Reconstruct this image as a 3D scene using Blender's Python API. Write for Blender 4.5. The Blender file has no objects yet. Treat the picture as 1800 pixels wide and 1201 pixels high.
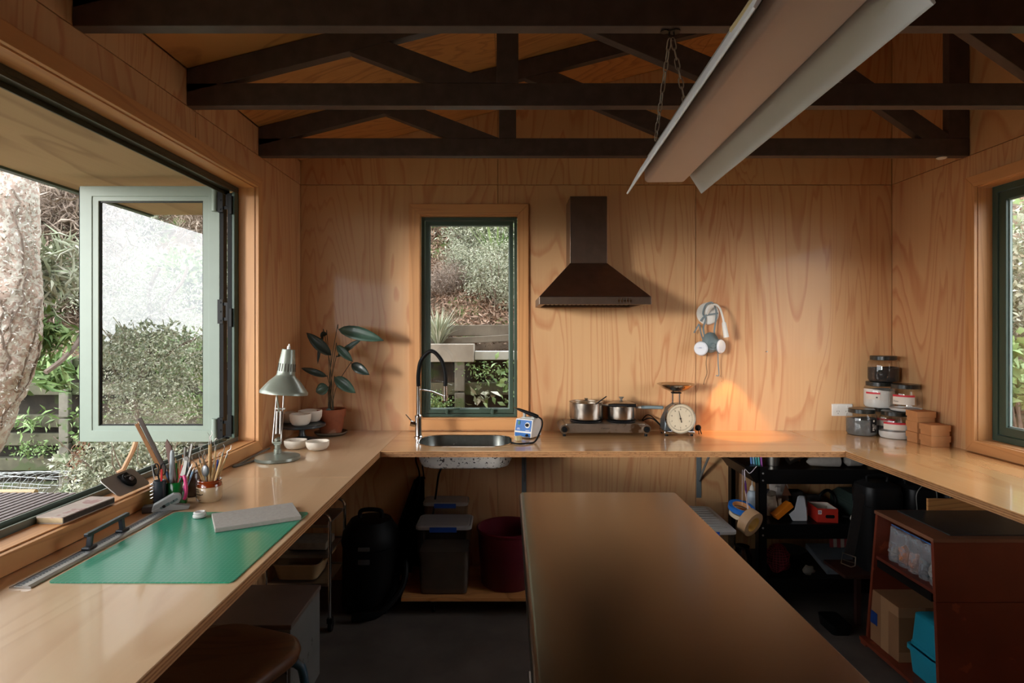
import bpy, bmesh, math, random
import numpy as np
from mathutils import Vector, Matrix, noise
R = math.radians
random.seed(7)
sc = bpy.context.scene
C = sc.collection
F = 1034.0      # focal length in photo pixels
EYE = 1.52
BH = 0.91       # bench height

# ---------------------------------------------------------------- camera
cam = bpy.data.cameras.new('camera'); cam.sensor_width = 36; cam.lens = F/1800*36
cam.shift_x = 7/1800; cam.shift_y = -20.5/1800; cam.clip_start = 0.05; cam.clip_end = 200
co = bpy.data.objects.new('camera', cam); C.objects.link(co)
co.location = (0, 0, EYE); co.rotation_euler = (R(90), 0, 0)
sc.camera = co
# ---------------------------------------------------------------- world: overcast sky
w = bpy.data.worlds.new('overcast_sky'); sc.world = w; w.use_nodes = True
nt = w.node_tree; nt.nodes.clear()
o = nt.nodes.new('ShaderNodeOutputWorld'); b = nt.nodes.new('ShaderNodeBackground')
tc = nt.nodes.new('ShaderNodeTexCoord'); sp = nt.nodes.new('ShaderNodeSeparateXYZ')
mr = nt.nodes.new('ShaderNodeMapRange'); mr.inputs[1].default_value = 0; mr.inputs[2].default_value = 1
mr.inputs[3].default_value = 0.95; mr.inputs[4].default_value = 1.1
ml = nt.nodes.new('ShaderNodeMath'); ml.operation = 'MULTIPLY'; ml.inputs[1].default_value = 9.3   # sky strength
nt.links.new(tc.outputs['Generated'], sp.inputs[0]); nt.links.new(sp.outputs['Z'], mr.inputs[0])
nt.links.new(mr.outputs[0], ml.inputs[0]); nt.links.new(ml.outputs[0], b.inputs['Strength'])
b.inputs['Color'].default_value = (0.93, 0.97, 1.0, 1)
nt.links.new(b.outputs[0], o.inputs[0])
# weak sun behind thin cloud
sl = bpy.data.lights.new('hazy_sun', 'SUN'); sl.energy = 3.4; sl.angle = R(9); sl.color = (1, .96, .9)
so = bpy.data.objects.new('hazy_sun', sl); C.objects.link(so)
so.rotation_euler = Vector((0.65, 0.757, -0.088)).to_track_quat('-Z', 'Y').to_euler()
sc.view_settings.view_transform = 'Standard'; sc.view_settings.look = 'None'
sc.view_settings.gamma = 1; sc.view_settings.use_curve_mapping = False
sc.view_settings.exposure = -0.62

# ---------------------------------------------------------------- helpers
def P(px, py, Y): return Vector(((px-893)*Y/F, Y, EYE-(py-580)*Y/F))
def PH(px, py, h=BH):
    Y = (EYE-h)*F/(py-580); return Vector(((px-893)*Y/F, Y, h))
def lin(c):
    c = c/255.0
    return c/12.92 if c <= 0.04045 else ((c+0.055)/1.055)**2.4
def S(r, g, b): return (lin(r), lin(g), lin(b), 1)
MC = {}
def nmat(name):
    m = bpy.data.materials.new(name); m.use_nodes = True
    n = m.node_tree.nodes; bs = n['Principled BSDF']
    return m, m.node_tree, n, bs
def mat(name, col, rough=.5, metal=0, var=.12, scale=12, bump=0, trans=0, ior=1.45, coat=0, emit=0, spots=None, alpha=1, sheen=0):
    if name in MC: return MC[name]
    m, t, n, bs = nmat(name); MC[name] = m
    bs.inputs['Roughness'].default_value = rough; bs.inputs['Metallic'].default_value = metal
    bs.inputs['IOR'].default_value = ior; bs.inputs['Transmission Weight'].default_value = trans
    bs.inputs['Coat Weight'].default_value = coat; bs.inputs['Alpha'].default_value = alpha
    if coat: bs.inputs['Coat Roughness'].default_value = .12
    if max(col[:3]) < .012 and not metal: bs.inputs['Specular IOR Level'].default_value = .2
    tc = n.new('ShaderNodeTexCoord'); ns = n.new('ShaderNodeTexNoise'); ns.inputs['Scale'].default_value = scale
    ns.inputs['Detail'].default_value = 5; t.links.new(tc.outputs['Object'], ns.inputs['Vector'])
    rp = n.new('ShaderNodeValToRGB'); rp.color_ramp.elements[0].position = .3; rp.color_ramp.elements[1].position = .7
    c = Vector(col[:3])
    rp.color_ramp.elements[0].color = (*(c*(1-var)), 1); rp.color_ramp.elements[1].color = (*[min(1, v*(1+var)) for v in c], 1)
    t.links.new(ns.outputs['Fac'], rp.inputs[0]); out = rp.outputs[0]
    if spots:   # (colour, scale, threshold)
        n2 = n.new('ShaderNodeTexNoise'); n2.inputs['Scale'].default_value = spots[1]; n2.inputs['Detail'].default_value = 6
        t.links.new(tc.outputs['Object'], n2.inputs['Vector'])
        r2 = n.new('ShaderNodeValToRGB'); r2.color_ramp.elements[0].position = spots[2]; r2.color_ramp.elements[1].position = spots[2]+.04
        t.links.new(n2.outputs['Fac'], r2.inputs[0]); mx = n.new('ShaderNodeMix'); mx.data_type = 'RGBA'
        t.links.new(r2.outputs[0], mx.inputs[0]); t.links.new(out, mx.inputs[6]); mx.inputs[7].default_value = spots[0]
        out = mx.outputs[2]
    t.links.new(out, bs.inputs['Base Color'])
    if bump:
        bp = n.new('ShaderNodeBump'); bp.inputs['Strength'].default_value = bump; bp.inputs['Distance'].default_value = .01
        t.links.new(ns.outputs['Fac'], bp.inputs['Height']); t.links.new(bp.outputs[0], bs.inputs['Normal'])
    if emit:
        bs.inputs['Emission Color'].default_value = col; bs.inputs['Emission Strength'].default_value = emit
    if sheen: bs.inputs['Sheen Weight'].default_value = sheen
    return m
def wood(name, axis='Z', c1=(206,154,100), c2=(160,100,52), rough=.45, coat=0, K=26, sc_=1.6, ring=.75, fine=.25, stretch=.16, big=.5, dist=.55, det=3):
    """plywood / pine: contour lines of a stretched noise = rotary cut figure"""
    key = name
    if key in MC: return MC[key]
    m, t, n, bs = nmat(name); MC[key] = m; L = t.links.new
    tc = n.new('ShaderNodeTexCoord'); oi = n.new('ShaderNodeObjectInfo')
    mu = n.new('ShaderNodeMath'); mu.operation = 'MULTIPLY'; mu.inputs[1].default_value = 37; L(oi.outputs['Random'], mu.inputs[0])
    ad = n.new('ShaderNodeVectorMath'); ad.operation = 'ADD'; L(tc.outputs['Object'], ad.inputs[0]); L(mu.outputs[0], ad.inputs[1])
    mp = n.new('ShaderNodeMapping'); i = 'XYZ'.index(axis)
    s = [1, 1, 1]; s[i] = stretch; mp.inputs['Scale'].default_value = s; L(ad.outputs[0], mp.inputs[0])
    n1 = n.new('ShaderNodeTexNoise'); n1.inputs['Scale'].default_value = sc_; n1.inputs['Detail'].default_value = det
    n1.inputs['Roughness'].default_value = .42; n1.inputs['Distortion'].default_value = dist; L(mp.outputs[0], n1.inputs['Vector'])
    a = n.new('ShaderNodeMath'); a.operation = 'MULTIPLY'; a.inputs[1].default_value = K; L(n1.outputs['Fac'], a.inputs[0])
    fr = n.new('ShaderNodeMath'); fr.operation = 'FRACT'; L(a.outputs[0], fr.inputs[0])
    rp = n.new('ShaderNodeValToRGB'); e = rp.color_ramp.elements
    e[0].position = 0; e[0].color = (0, 0, 0, 1); e[1].position = 1; e[1].color = (.15, .15, .15, 1)
    x = e.new(.62); x.color = (.22, .22, .22, 1); x = e.new(.86); x.color = (1, 1, 1, 1); x = e.new(.93); x.color = (.7, .7, .7, 1)
    L(fr.outputs[0], rp.inputs[0])
    mp2 = n.new('ShaderNodeMapping'); s = [70, 70, 70]; s[i] = 1.6; mp2.inputs['Scale'].default_value = s; L(ad.outputs[0], mp2.inputs[0])
    n2 = n.new('ShaderNodeTexNoise'); n2.inputs['Scale'].default_value = 1; n2.inputs['Detail'].default_value = 4; L(mp2.outputs[0], n2.inputs['Vector'])
    n3 = n.new('ShaderNodeTexNoise'); n3.inputs['Scale'].default_value = 1.3; n3.inputs['Detail'].default_value = 3; L(mp.outputs[0], n3.inputs['Vector'])
    # factor = ring*rings + fine*(n2-.5) + big*(n3-.5)
    def madd(v, k, c):
        q = n.new('ShaderNodeMath'); q.operation = 'MULTIPLY_ADD'; L(v, q.inputs[0]); q.inputs[1].default_value = k
        if isinstance(c, float): q.inputs[2].default_value = c
        else: L(c, q.inputs[2])
        return q.outputs[0]
    f = madd(rp.outputs[0], ring, -.5*(fine+big)+.0); f = madd(n2.outputs['Fac'], fine, f); f = madd(n3.outputs['Fac'], big, f)
    mx = n.new('ShaderNodeMix'); mx.data_type = 'RGBA'; mx.clamp_factor = True; L(f, mx.inputs[0])
    mx.inputs[6].default_value = S(*c1); mx.inputs[7].default_value = S(*c2)
    L(mx.outputs[2], bs.inputs['Base Color']); bs.inputs['Roughness'].default_value = rough
    bs.inputs['Coat Weight'].default_value = coat; bs.inputs['Coat Roughness'].default_value = .07
    bp = n.new('ShaderNodeBump'); bp.inputs['Strength'].default_value = .12; bp.inputs['Distance'].default_value = .002
    L(n2.outputs['Fac'], bp.inputs['Height']); L(bp.outputs[0], bs.inputs['Normal'])
    return m
def glass(name, col=(1, 1, 1, 1), rough=0, f0=.05):
    """thin glass: clear with a Schlick reflection"""
    if name in MC: return MC[name]
    m, t, n, bs = nmat(name); MC[name] = m; n.remove(bs); out = n['Material Output']; L = t.links.new
    tr = n.new('ShaderNodeBsdfTransparent'); tr.inputs[0].default_value = col
    gl = n.new('ShaderNodeBsdfGlossy'); gl.inputs['Roughness'].default_value = rough
    lw = n.new('ShaderNodeLayerWeight'); lw.inputs[0].default_value = .5
    p = n.new('ShaderNodeMath'); p.operation = 'POWER'; p.inputs[1].default_value = 5; L(lw.outputs['Facing'], p.inputs[0])
    a = n.new('ShaderNodeMath'); a.operation = 'MULTIPLY_ADD'; a.inputs[1].default_value = 1-f0; a.inputs[2].default_value = f0; L(p.outputs[0], a.inputs[0])
    mx = n.new('ShaderNodeMixShader'); L(a.outputs[0], mx.inputs[0])
    L(tr.outputs[0], mx.inputs[1]); L(gl.outputs[0], mx.inputs[2]); L(mx.outputs[0], out.inputs[0])
    return m

class G:
    def __init__(s): s.bm = bmesh.new(); s.M = Matrix()
    def _v(s, p): return s.bm.verts.new(s.M @ Vector(p))
    def f(s, vs):
        try: return s.bm.faces.new(vs)
        except ValueError: return None
    def box(s, x0, x1, y0, y1, z0, z1):
        v = [s._v((x, y, z)) for z in (z0, z1) for y in (y0, y1) for x in (x0, x1)]
        for q in ((0,2,3,1),(4,5,7,6),(0,1,5,4),(2,6,7,3),(0,4,6,2),(1,3,7,5)): s.f([v[i] for i in q])
        return s
    def cb(s, c, sz, rot=None):
        M0 = s.M; s.M = M0 @ Matrix.Translation(c)
        if rot is not None: s.M = s.M @ rot
        x, y, z = sz[0]/2, sz[1]/2, sz[2]/2; s.box(-x, x, -y, y, -z, z); s.M = M0; return s
    def bar(s, a, b, w, h, up=(0, 0, 1)):
        a = Vector(a); b = Vector(b); d = (b-a); l = d.length; d.normalize(); u = Vector(up)
        if abs(d.dot(u)) > .98: u = Vector((0, 1, 0))
        sd = d.cross(u).normalized(); u2 = sd.cross(d)
        M = Matrix((sd, d, u2)).transposed().to_4x4(); M.translation = (a+b)/2
        M0 = s.M; s.M = M0 @ M; s.box(-w/2, w/2, -l/2, l/2, -h/2, h/2); s.M = M0; return s
    def ring(s, c, ax, r, n, ref=None):
        ax = Vector(ax).normalized(); ref = Vector(ref) if ref is not None else (Vector((0, 0, 1)) if abs(ax.z) < .9 else Vector((1, 0, 0)))
        a = (ref-ax*ref.dot(ax)).normalized(); b = ax.cross(a)
        return [s._v(Vector(c)+a*(r*math.cos(2*math.pi*i/n))+b*(r*math.sin(2*math.pi*i/n))) for i in range(n)]
    def skin(s, rings, caps=(True, True), closed=False):
        n = len(rings[0]); m = len(rings)
        for i in range(m if closed else m-1):
            a, b = rings[i], rings[(i+1) % m]
            for j in range(n): s.f([a[j], a[(j+1) % n], b[(j+1) % n], b[j]])
        if not closed:
            if caps[0]: s.f(rings[0][::-1])
            if caps[1]: s.f(rings[-1])
        return s
    def cyl(s, a, b, r0, r1=None, n=16, caps=(True, True)):
        r1 = r0 if r1 is None else r1; d = Vector(b)-Vector(a)
        return s.skin([s.ring(a, d, r0, n), s.ring(b, d, r1, n)], caps)
    def tube(s, pts, r, n=8, closed=False, caps=(True, True)):
        pts = [Vector(p) for p in pts]; m = len(pts); rs = r if isinstance(r, (list, tuple)) else [r]*m
        rings = []; ref = None
        for i, p in enumerate(pts):
            if closed: d = pts[(i+1) % m]-pts[i-1]
            else: d = pts[min(i+1, m-1)]-pts[max(i-1, 0)]
            if d.length < 1e-9: d = Vector((0, 0, 1))
            d.normalize()
            if ref is None: ref = Vector((0, 0, 1)) if abs(d.z) < .9 else Vector((1, 0, 0))
            ref = (ref-d*ref.dot(d)).normalized()
            rings.append(s.ring(p, d, rs[i], n, ref))
        return s.skin(rings, caps, closed)
    def lathe(s, prof, c=(0, 0, 0), n=32, rot=None, closed=False, sq=None):
        """profile of (r, z); sq = superellipse exponent and half sizes for boxy tubs"""
        M0 = s.M; s.M = M0 @ Matrix.Translation(c)
        if rot is not None: s.M = s.M @ rot
        rings = []
        for r, z in prof:
            if r < 1e-6: rings.append([s._v((0, 0, z))]); continue
            rings.append([s._v((r*math.cos(2*math.pi*i/n), r*math.sin(2*math.pi*i/n), z)) for i in range(n)])
        for a, b in zip(rings, rings[1:]+([rings[0]] if closed else [])):
            for j in range(n):
                k = (j+1) % n
                q = [a[j % len(a)], a[k % len(a)], b[k % len(b)], b[j % len(b)]]
                u = []
                for v in q:
                    if v not in u: u.append(v)
                if len(u) > 2: s.f(u)
        s.M = M0; return s
    def rbox(s, c, sz, r, z0, z1, sz2=None, r2=None, n=5, capb=True, capt=True):
        """rounded rectangle prism, optional taper; c centre xy"""
        rr = []
        for (w_, d_), q, z in ((sz, r, z0), (sz2 or sz, r2 or r, z1)):
            rr.append([s._v((c[0]+x, c[1]+y, z)) for x, y in rrect(w_, d_, q, n)])
        return s.skin(rr, (capb, capt))
    def shell(s, c, loops, n=5, capb=False, capt=False):
        """loops = [(w, d, r, z), ...] of rounded rectangles joined in order"""
        rr = [[s._v((c[0]+x, c[1]+y, z)) for x, y in rrect(w_, d_, q, n)] for w_, d_, q, z in loops]
        return s.skin(rr, (capb, capt))
    def prism(s, pts, axis, d0, d1):
        """2D polygon extruded along axis: axis 'Y' uses (x,z), 'X' uses (y,z), 'Z' uses (x,y)"""
        def mk(p, d):
            return {'Y': (p[0], d, p[1]), 'X': (d, p[0], p[1]), 'Z': (p[0], p[1], d)}[axis]
        a = [s._v(mk(p, d0)) for p in pts]; b = [s._v(mk(p, d1)) for p in pts]
        return s.skin([a, b])
    def ell(s, c, r, n=16, m=10, rot=None):
        if not isinstance(r, (list, tuple)): r = (r, r, r)
        M0 = s.M; s.M = M0 @ Matrix.Translation(c)
        if rot is not None: s.M = s.M @ rot
        s.M = s.M @ Matrix.Diagonal((*r, 1))
        s.lathe([(math.sin(math.pi*i/m), -math.cos(math.pi*i/m)) if 0 < i < m else (0, -math.cos(math.pi*i/m)) for i in range(m+1)], n=n)
        s.M = M0; return s
def rrect(w_, d_, r, n=5):
    r = min(r, w_/2-1e-5, d_/2-1e-5); out = []
    for cx, cy, a0 in ((w_/2-r, d_/2-r, 0), (-w_/2+r, d_/2-r, 90), (-w_/2+r, -d_/2+r, 180), (w_/2-r, -d_/2+r, 270)):
        for i in range(n+1):
            a = R(a0+90*i/n); out.append((cx+r*math.cos(a), cy+r*math.sin(a)))
    return out
def W(o):
    return (W(o.parent) @ o.matrix_basis) if o.parent else o.matrix_basis.copy()
def make(name, g, m, parent=None, label=None, bevel=0, smooth=35, cat=None, group=None, kind=None, noshift=False, local=False, sub=0, base=None):
    bm = g.bm if isinstance(g, G) else g
    bmesh.ops.recalc_face_normals(bm, faces=bm.faces)
    me = bpy.data.meshes.new(name); loc = Vector()
    if parent is None and not noshift:
        if base is not None: loc = Vector(base)
        else:
            xs = [v.co for v in bm.verts]
            loc = Vector(((min(v.x for v in xs)+max(v.x for v in xs))/2, (min(v.y for v in xs)+max(v.y for v in xs))/2, min(v.z for v in xs)))
        bm.transform(Matrix.Translation(-loc))
    elif parent is not None and not local: bm.transform(W(parent).inverted())
    bm.to_mesh(me); bm.free()
    if smooth:
        me.polygons.foreach_set('use_smooth', [True]*len(me.polygons)); me.set_sharp_from_angle(angle=R(smooth))
    if m: me.materials.append(m)
    ob = bpy.data.objects.new(name, me); C.objects.link(ob); ob.location = loc
    if parent: ob.parent = parent
    if bevel:
        md = ob.modifiers.new('bevel', 'BEVEL'); md.width = bevel; md.segments = 2; md.limit_method = 'ANGLE'; md.angle_limit = R(40)
    if sub:
        md = ob.modifiers.new('subsurf', 'SUBSURF'); md.levels = sub; md.render_levels = sub
    if label: ob['label'] = label
    if cat: ob['category'] = cat
    if group: ob['group'] = group
    if kind: ob['kind'] = kind
    return ob
def thing(name, label, cat, loc=(0, 0, 0), group=None, rz=0):
    o = bpy.data.objects.new(name, None); C.objects.link(o); o.empty_display_size = .05
    o.location = loc; o.rotation_euler = (0, 0, rz); o['label'] = label; o['category'] = cat
    if group: o['group'] = group
    return o
def struct(name, g, m, parent=None, **k):
    return make(name, g, m, parent, kind=None if parent else 'structure', **k)
def empty_struct(name, loc=(0, 0, 0)):
    o = bpy.data.objects.new(name, None); C.objects.link(o); o.location = loc; o['kind'] = 'structure'; return o
def dup(root, loc, rz=None, label=None, scale=None):
    r = root.copy(); C.objects.link(r); r.location = loc
    if rz is not None: r.rotation_euler[2] = rz
    if scale: r.scale = (scale,)*3 if not isinstance(scale, tuple) else scale
    if label: r['label'] = label
    for ch in root.children:
        c = ch.copy(); C.objects.link(c); c.parent = r
        for g_ in ch.children:
            d = g_.copy(); C.objects.link(d); d.parent = c
    return r
def text(name, s, size, M, m, parent, ext=.0004, align='CENTER', font_scale=(1, 1)):
    """flat lettering as a mesh; M places it (x right, y up) in world space"""
    cu = bpy.data.curves.new('t', 'FONT'); cu.body = s; cu.size = size; cu.align_x = align; cu.align_y = 'CENTER'; cu.extrude = ext
    cu.resolution_u = 2
    ob = bpy.data.objects.new('t', cu); C.objects.link(ob)
    dg = bpy.context.evaluated_depsgraph_get(); me = bpy.data.meshes.new_from_object(ob.evaluated_get(dg))
    bpy.data.objects.remove(ob); bpy.data.curves.remove(cu)
    me.transform(M @ Matrix.Diagonal((font_scale[0], font_scale[1], 1, 1)))
    if parent: me.transform(W(parent).inverted())
    me.materials.clear(); me.materials.append(m)
    o = bpy.data.objects.new(name, me); C.objects.link(o)
    if parent: o.parent = parent
    return o
def frame(o, x, y):
    """4x4 with x right, y up axes at o"""
    x = Vector(x).normalized(); y = Vector(y).normalized(); z = x.cross(y)
    M = Matrix((x, y, z)).transposed().to_4x4(); M.translation = Vector(o); return M
def bez(pts, n=8):
    """Catmull-Rom through pts"""
    pts = [Vector(p) for p in pts]; out = []
    q = [pts[0]*2-pts[1]]+pts+[pts[-1]*2-pts[-2]]
    for i in range(1, len(q)-2):
        for k in range(n):
            t = k/n; a, b_, c, d = q[i-1:i+3]
            out.append(.5*((2*b_)+(c-a)*t+(2*a-5*b_+4*c-d)*t*t+(3*b_-a-3*c+d)*t**3))
    out.append(pts[-1]); return out
def panel(g, x0, x1, z0, z1, holes, axis, d0, d1):
    """sheet with rectangular holes, solid; axis as in prism"""
    xs = sorted({x0, x1, *[min(max(v, x0), x1) for h in holes for v in h[:2]]})
    zs = sorted({z0, z1, *[min(max(v, z0), z1) for h in holes for v in h[2:]]})
    def mk(p, d): return {'Y': (p[0], d, p[1]), 'X': (d, p[0], p[1]), 'Z': (p[0], p[1], d)}[axis]
    keep = set()
    for i in range(len(xs)-1):
        for j in range(len(zs)-1):
            cx, cz = (xs[i]+xs[i+1])/2, (zs[j]+zs[j+1])/2
            if not any(h[0] < cx < h[1] and h[2] < cz < h[3] for h in holes): keep.add((i, j))
    vc = {}
    def v(i, j, d):
        k = (i, j, d)
        if k not in vc: vc[k] = g._v(mk((xs[i], zs[j]), d1 if d else d0))
        return vc[k]
    for i, j in keep:
        g.f([v(i, j, 0), v(i, j+1, 0), v(i+1, j+1, 0), v(i+1, j, 0)]); g.f([v(i, j, 1), v(i+1, j, 1), v(i+1, j+1, 1), v(i, j+1, 1)])
        if (i-1, j) not in keep: g.f([v(i, j, 0), v(i, j, 1), v(i, j+1, 1), v(i, j+1, 0)])
        if (i+1, j) not in keep: g.f([v(i+1, j, 0), v(i+1, j+1, 0), v(i+1, j+1, 1), v(i+1, j, 1)])
        if (i, j-1) not in keep: g.f([v(i, j, 0), v(i+1, j, 0), v(i+1, j, 1), v(i, j, 1)])
        if (i, j+1) not in keep: g.f([v(i, j+1, 0), v(i, j+1, 1), v(i+1, j+1, 1), v(i+1, j+1, 0)])
    return g

# ---------------------------------------------------------------- materials
PLY_Z = wood('plywood_wall', 'Z', (214,168,120), (182,108,62), rough=.5, K=19, sc_=2.1, ring=.52, coat=.15, fine=.35, big=1.25, stretch=.15, dist=1.2, det=4)
PLY_X = wood('plywood_ceiling', 'X', (206,146,86), (136,78,36), rough=.5, K=18, sc_=2.4, ring=.5, fine=.4, big=.8, dist=1.0, det=4)
BEN_Y = wood('varnished_bench_ply_side', 'Y', (218,182,142), (192,146,104), rough=.32, coat=.7, K=12, sc_=2.2, ring=.4, big=.3)
BEN_X = wood('varnished_bench_ply_back', 'X', (214,168,118), (176,116,68), rough=.28, coat=.8, K=14, sc_=2.6, ring=.5, stretch=.1, big=.4)
EDG_Y = wood('ply_edge_side', 'Y', (196,146,98), (128,84,50), rough=.5, K=3, sc_=40, ring=.7, stretch=.03)
BEN_R = wood('varnished_bench_ply_wall_reflection', 'Y', (218,170,114), (188,130,78), rough=.25, coat=.9, K=12, sc_=2.2, ring=.4, big=.3)  # side bench ply again, with the wall's orange reflection put into its colour
TRIM_X = wood('pine_trim_x', 'X', (214,156,100), (170,106,58), rough=.45, K=8, sc_=9, ring=.4, stretch=.04, big=.2)
TRIM_Y = wood('pine_trim_y', 'Y', (214,156,100), (166,102,54), rough=.45, K=8, sc_=9, ring=.4, stretch=.04, big=.2)
TRIM_Z = wood('pine_trim_z', 'Z', (214,156,100), (170,106,58), rough=.45, K=8, sc_=9, ring=.4, stretch=.04, big=.2)
TRUSS = mat('dark_stained_timber', S(78,66,65), .5, var=.2, scale=20, coat=.1)
GREEN = mat('dark_green_aluminium', S(62,82,70), .4, var=.05)
SAGE = mat('sage_green_aluminium', S(134,148,137), .4, var=.03)
TRACK = mat('grey_green_track', S(120,128,120), .35, metal=.4, var=.06)
BLACK = mat('black_plastic', S(14,14,15), .55, var=.1)
BLKM = mat('black_painted_steel', S(14,14,15), .35, var=.1)
STEEL = mat('brushed_steel', S(170,166,160), .32, metal=1, var=.08, scale=30)
CHROME = mat('chrome', S(200,200,200), .12, metal=1, var=.03)
ALU = mat('aluminium', S(185,185,183), .35, metal=1, var=.05)
WHITE = mat('white_plastic', S(225,222,215), .4, var=.02)
GLASS = glass('window_glass', f0=.085)
CON = mat('concrete_floor', S(92,86,80), .55, var=.25, scale=6, bump=.1)
CONC = mat('weathered_concrete', S(112,108,98), .9, var=.2, scale=9, bump=.4, spots=(S(96,110,78), 5, .56))
MOSS = mat('mossy_timber', S(84,82,66), .95, var=.3, scale=8, bump=.4, spots=(S(70,78,52), 4, .55))
# ================================================================ SETTING
XL, XR, YB, YF = -1.2586, 2.3276, 3.566, -2.4
BT = .030                                    # bench thickness
WH, WS = 2.23, .966                          # window head / sill
def zceil(x): return 2.545+.255*(x-XL)
# floor
g = G(); g.box(XL-.1, XR+.1, YF-.1, YB+.1, -.12, 0); struct('floor', g, CON)
# back wall : backing + plywood sheets
BW = (-.534, .060, .982, 2.214)              # back window opening x0,x1,z0,z1
wb = empty_struct('wall_back', (0, YB, 0))
g = G(); panel(g, XL-.1, XR+.1, 0, 3.6, [BW], 'Y', YB+.014, YB+.11)
make('wall_backing', g, PLY_Z, wb, smooth=0)
def sheets(par, axis, d0, d1, xs, zs, holes, top=None, m=PLY_Z, gap=.0018):
    for i in range(len(xs)-1):
        for j in range(len(zs)-1):
            a, b_, c, d = xs[i]+gap, xs[i+1]-gap, zs[j]+gap, zs[j+1]-gap
            g = G()
            if top and j == len(zs)-2:
                g.prism([(a, c), (b_, c), (b_, top(b_)), (a, top(a))], axis, d0, d1)
            else: panel(g, a, b_, c, d, [h for h in holes if h[0] < b_ and h[1] > a and h[2] < d and h[3] > c], axis, d0, d1)
            make('plywood_panel', g, m, par, smooth=0)
sheets(wb, 'Y', YB, YB+.013, [XL, -.062, 1.138, XR], [0, 2.399, 3.6], [BW], top=lambda x: zceil(x)-.002)
# left wall
LW = (-.6, 2.927, WS, WH)
wl = empty_struct('wall_left', (XL, 0, 0))
g = G(); panel(g, YF-.1, YB+.1, 0, 2.56, [LW], 'X', XL-.1, XL-.014); make('wall_backing', g, PLY_Z, wl, smooth=0)
sheets(wl, 'X', XL-.013, XL, [YF, -.03, 1.17, 2.37, YB], [0, 2.399, 2.54], [LW])
# right wall
RW = (1.40, 2.915, WS+.004, WH)
wr = empty_struct('wall_right', (XR, 0, 0))
g = G(); panel(g, YF-.1, YB+.1, 0, 3.6, [RW], 'X', XR+.014, XR+.11); make('wall_backing', g, PLY_Z, wr, smooth=0)
sheets(wr, 'X', XR, XR+.013, [YF, -.03, 1.17, 2.37, YB], [0, 2.399, 3.455], [RW])
g = G(); g.box(XL-.1, XR+.1, YF-.12, YF, 0, 3.6); struct('wall_front', g, PLY_Z, smooth=0)
# ceiling: sloping plywood sheets under a roof
ce = empty_struct('ceiling', (0, 0, 2.5))
xs = [XL, -.06, 1.14, XR]; ys = [YF, -1.1, 0.1, 1.3, 2.32, YB]
for i in range(3):
    for j in range(len(ys)-1):
        a, b_ = xs[i]+.001, xs[i+1]-.001; g = G()
        g.prism([(a, zceil(a)), (b_, zceil(b_)), (b_, zceil(b_)+.012), (a, zceil(a)+.012)], 'Y', ys[j]+.001, ys[j+1]-.001)
        make('plywood_panel', g, PLY_X, ce, smooth=0)
g = G(); g.prism([(XL-.1, 2.56), (XR+.4, zceil(XR+.4)+.02), (XR+.4, zceil(XR+.4)+.14), (XL-.1, 2.68)], 'Y', YF-.3, YB+.5)
struct('roof', g, mat('grey_roofing', S(90,92,92), .6), smooth=0)
# eaves outside the long window: raking soffit board and green fascia
SZ = 2.285
g = G(); g.box(-2.36, XL-.101, YF-.3, YB+.35, SZ, SZ+.02)
struct('eaves_soffit', g, wood('weathered_soffit_ply', 'Y', (190,160,124), (140,108,78), rough=.7, K=10, ring=.5), smooth=0)
g = G(); g.box(-2.40, -2.361, YF-.3, YB+.35, SZ-.012, SZ+.2); g.box(-2.36, XL-.101, YB+.32, YB+.35, SZ+.021, SZ+.2)
struct('eaves_fascia', g, GREEN)
g = G(); g.prism([(-2.44, SZ+.2), (XL-.1, SZ+.42), (XL-.1, SZ+.46), (-2.44, SZ+.24)], 'Y', YF-.3, YB+.4)
struct('eaves_roof', g, MC['grey_roofing'])

# ---- trims around openings (architraves) and linings (reveals)
TX = .018
def miter_frame(name, axis, d0, d1, o, w_, mats, near=True):
    """architrave of 4 mitred boards around opening o=(a0,a1,z0,z1)"""
    a0, a1, z0, z1 = o
    par = empty_struct(name, {'X': (d0, (a0+a1)/2, z0), 'Y': ((a0+a1)/2, d0, z0)}[axis])
    q = [([(a0, z1), (a1, z1), (a1+w_, z1+w_), (a0-w_, z1+w_)], 'head_board', 0), ([(a0, z0), (a0, z1), (a0-w_, z1+w_), (a0-w_, z0-w_)], 'side_board', 1),
         ([(a1, z0), (a1+w_, z0-w_), (a1+w_, z1+w_), (a1, z1)], 'side_board', 1), ([(a0, z0), (a0-w_, z0-w_), (a1+w_, z0-w_), (a1, z0)], 'sill_board', 0)]
    for pts, nm, k in q:
        g = G(); g.prism(pts, axis, d0, d1); make(nm, g, mats[k], par, smooth=0, bevel=.0015)
    return par
def lining(par, axis, d0, d1, o, t, mats):
    a0, a1, z0, z1 = o
    for (b0, b1, c0, c1), nm, k in (((a0-t, a1+t, z1, z1+t), 'lining_head', 0), ((a0-t, a1+t, z0-t, z0), 'lining_sill', 0), ((a0-t, a0, z0, z1), 'lining_side', 1), ((a1, a1+t, z0, z1), 'lining_side', 1)):
        g = G()
        if axis == 'X': g.box(min(d0, d1), max(d0, d1), b0, b1, c0, c1)
        else: g.box(b0, b1, min(d0, d1), max(d0, d1), c0, c1)
        make(nm, g, mats[k], par, smooth=0)
t1 = miter_frame('trim_1', 'X', XL+.001, XL+TX, (LW[0], LW[1], WS, WH), .054, (TRIM_Y, TRIM_Z))
lining(t1, 'X', XL-.0785, XL-.001, (LW[0]+.004, LW[1]-.004, WS+.004, WH-.004), .0035, (TRIM_Y, TRIM_Z))
t2 = miter_frame('trim_2', 'Y', YB-.001, YB-TX, (BW[0]+.002, BW[1]-.002, BW[2]-.0, BW[3]), .066, (TRIM_X, TRIM_Z))
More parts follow.
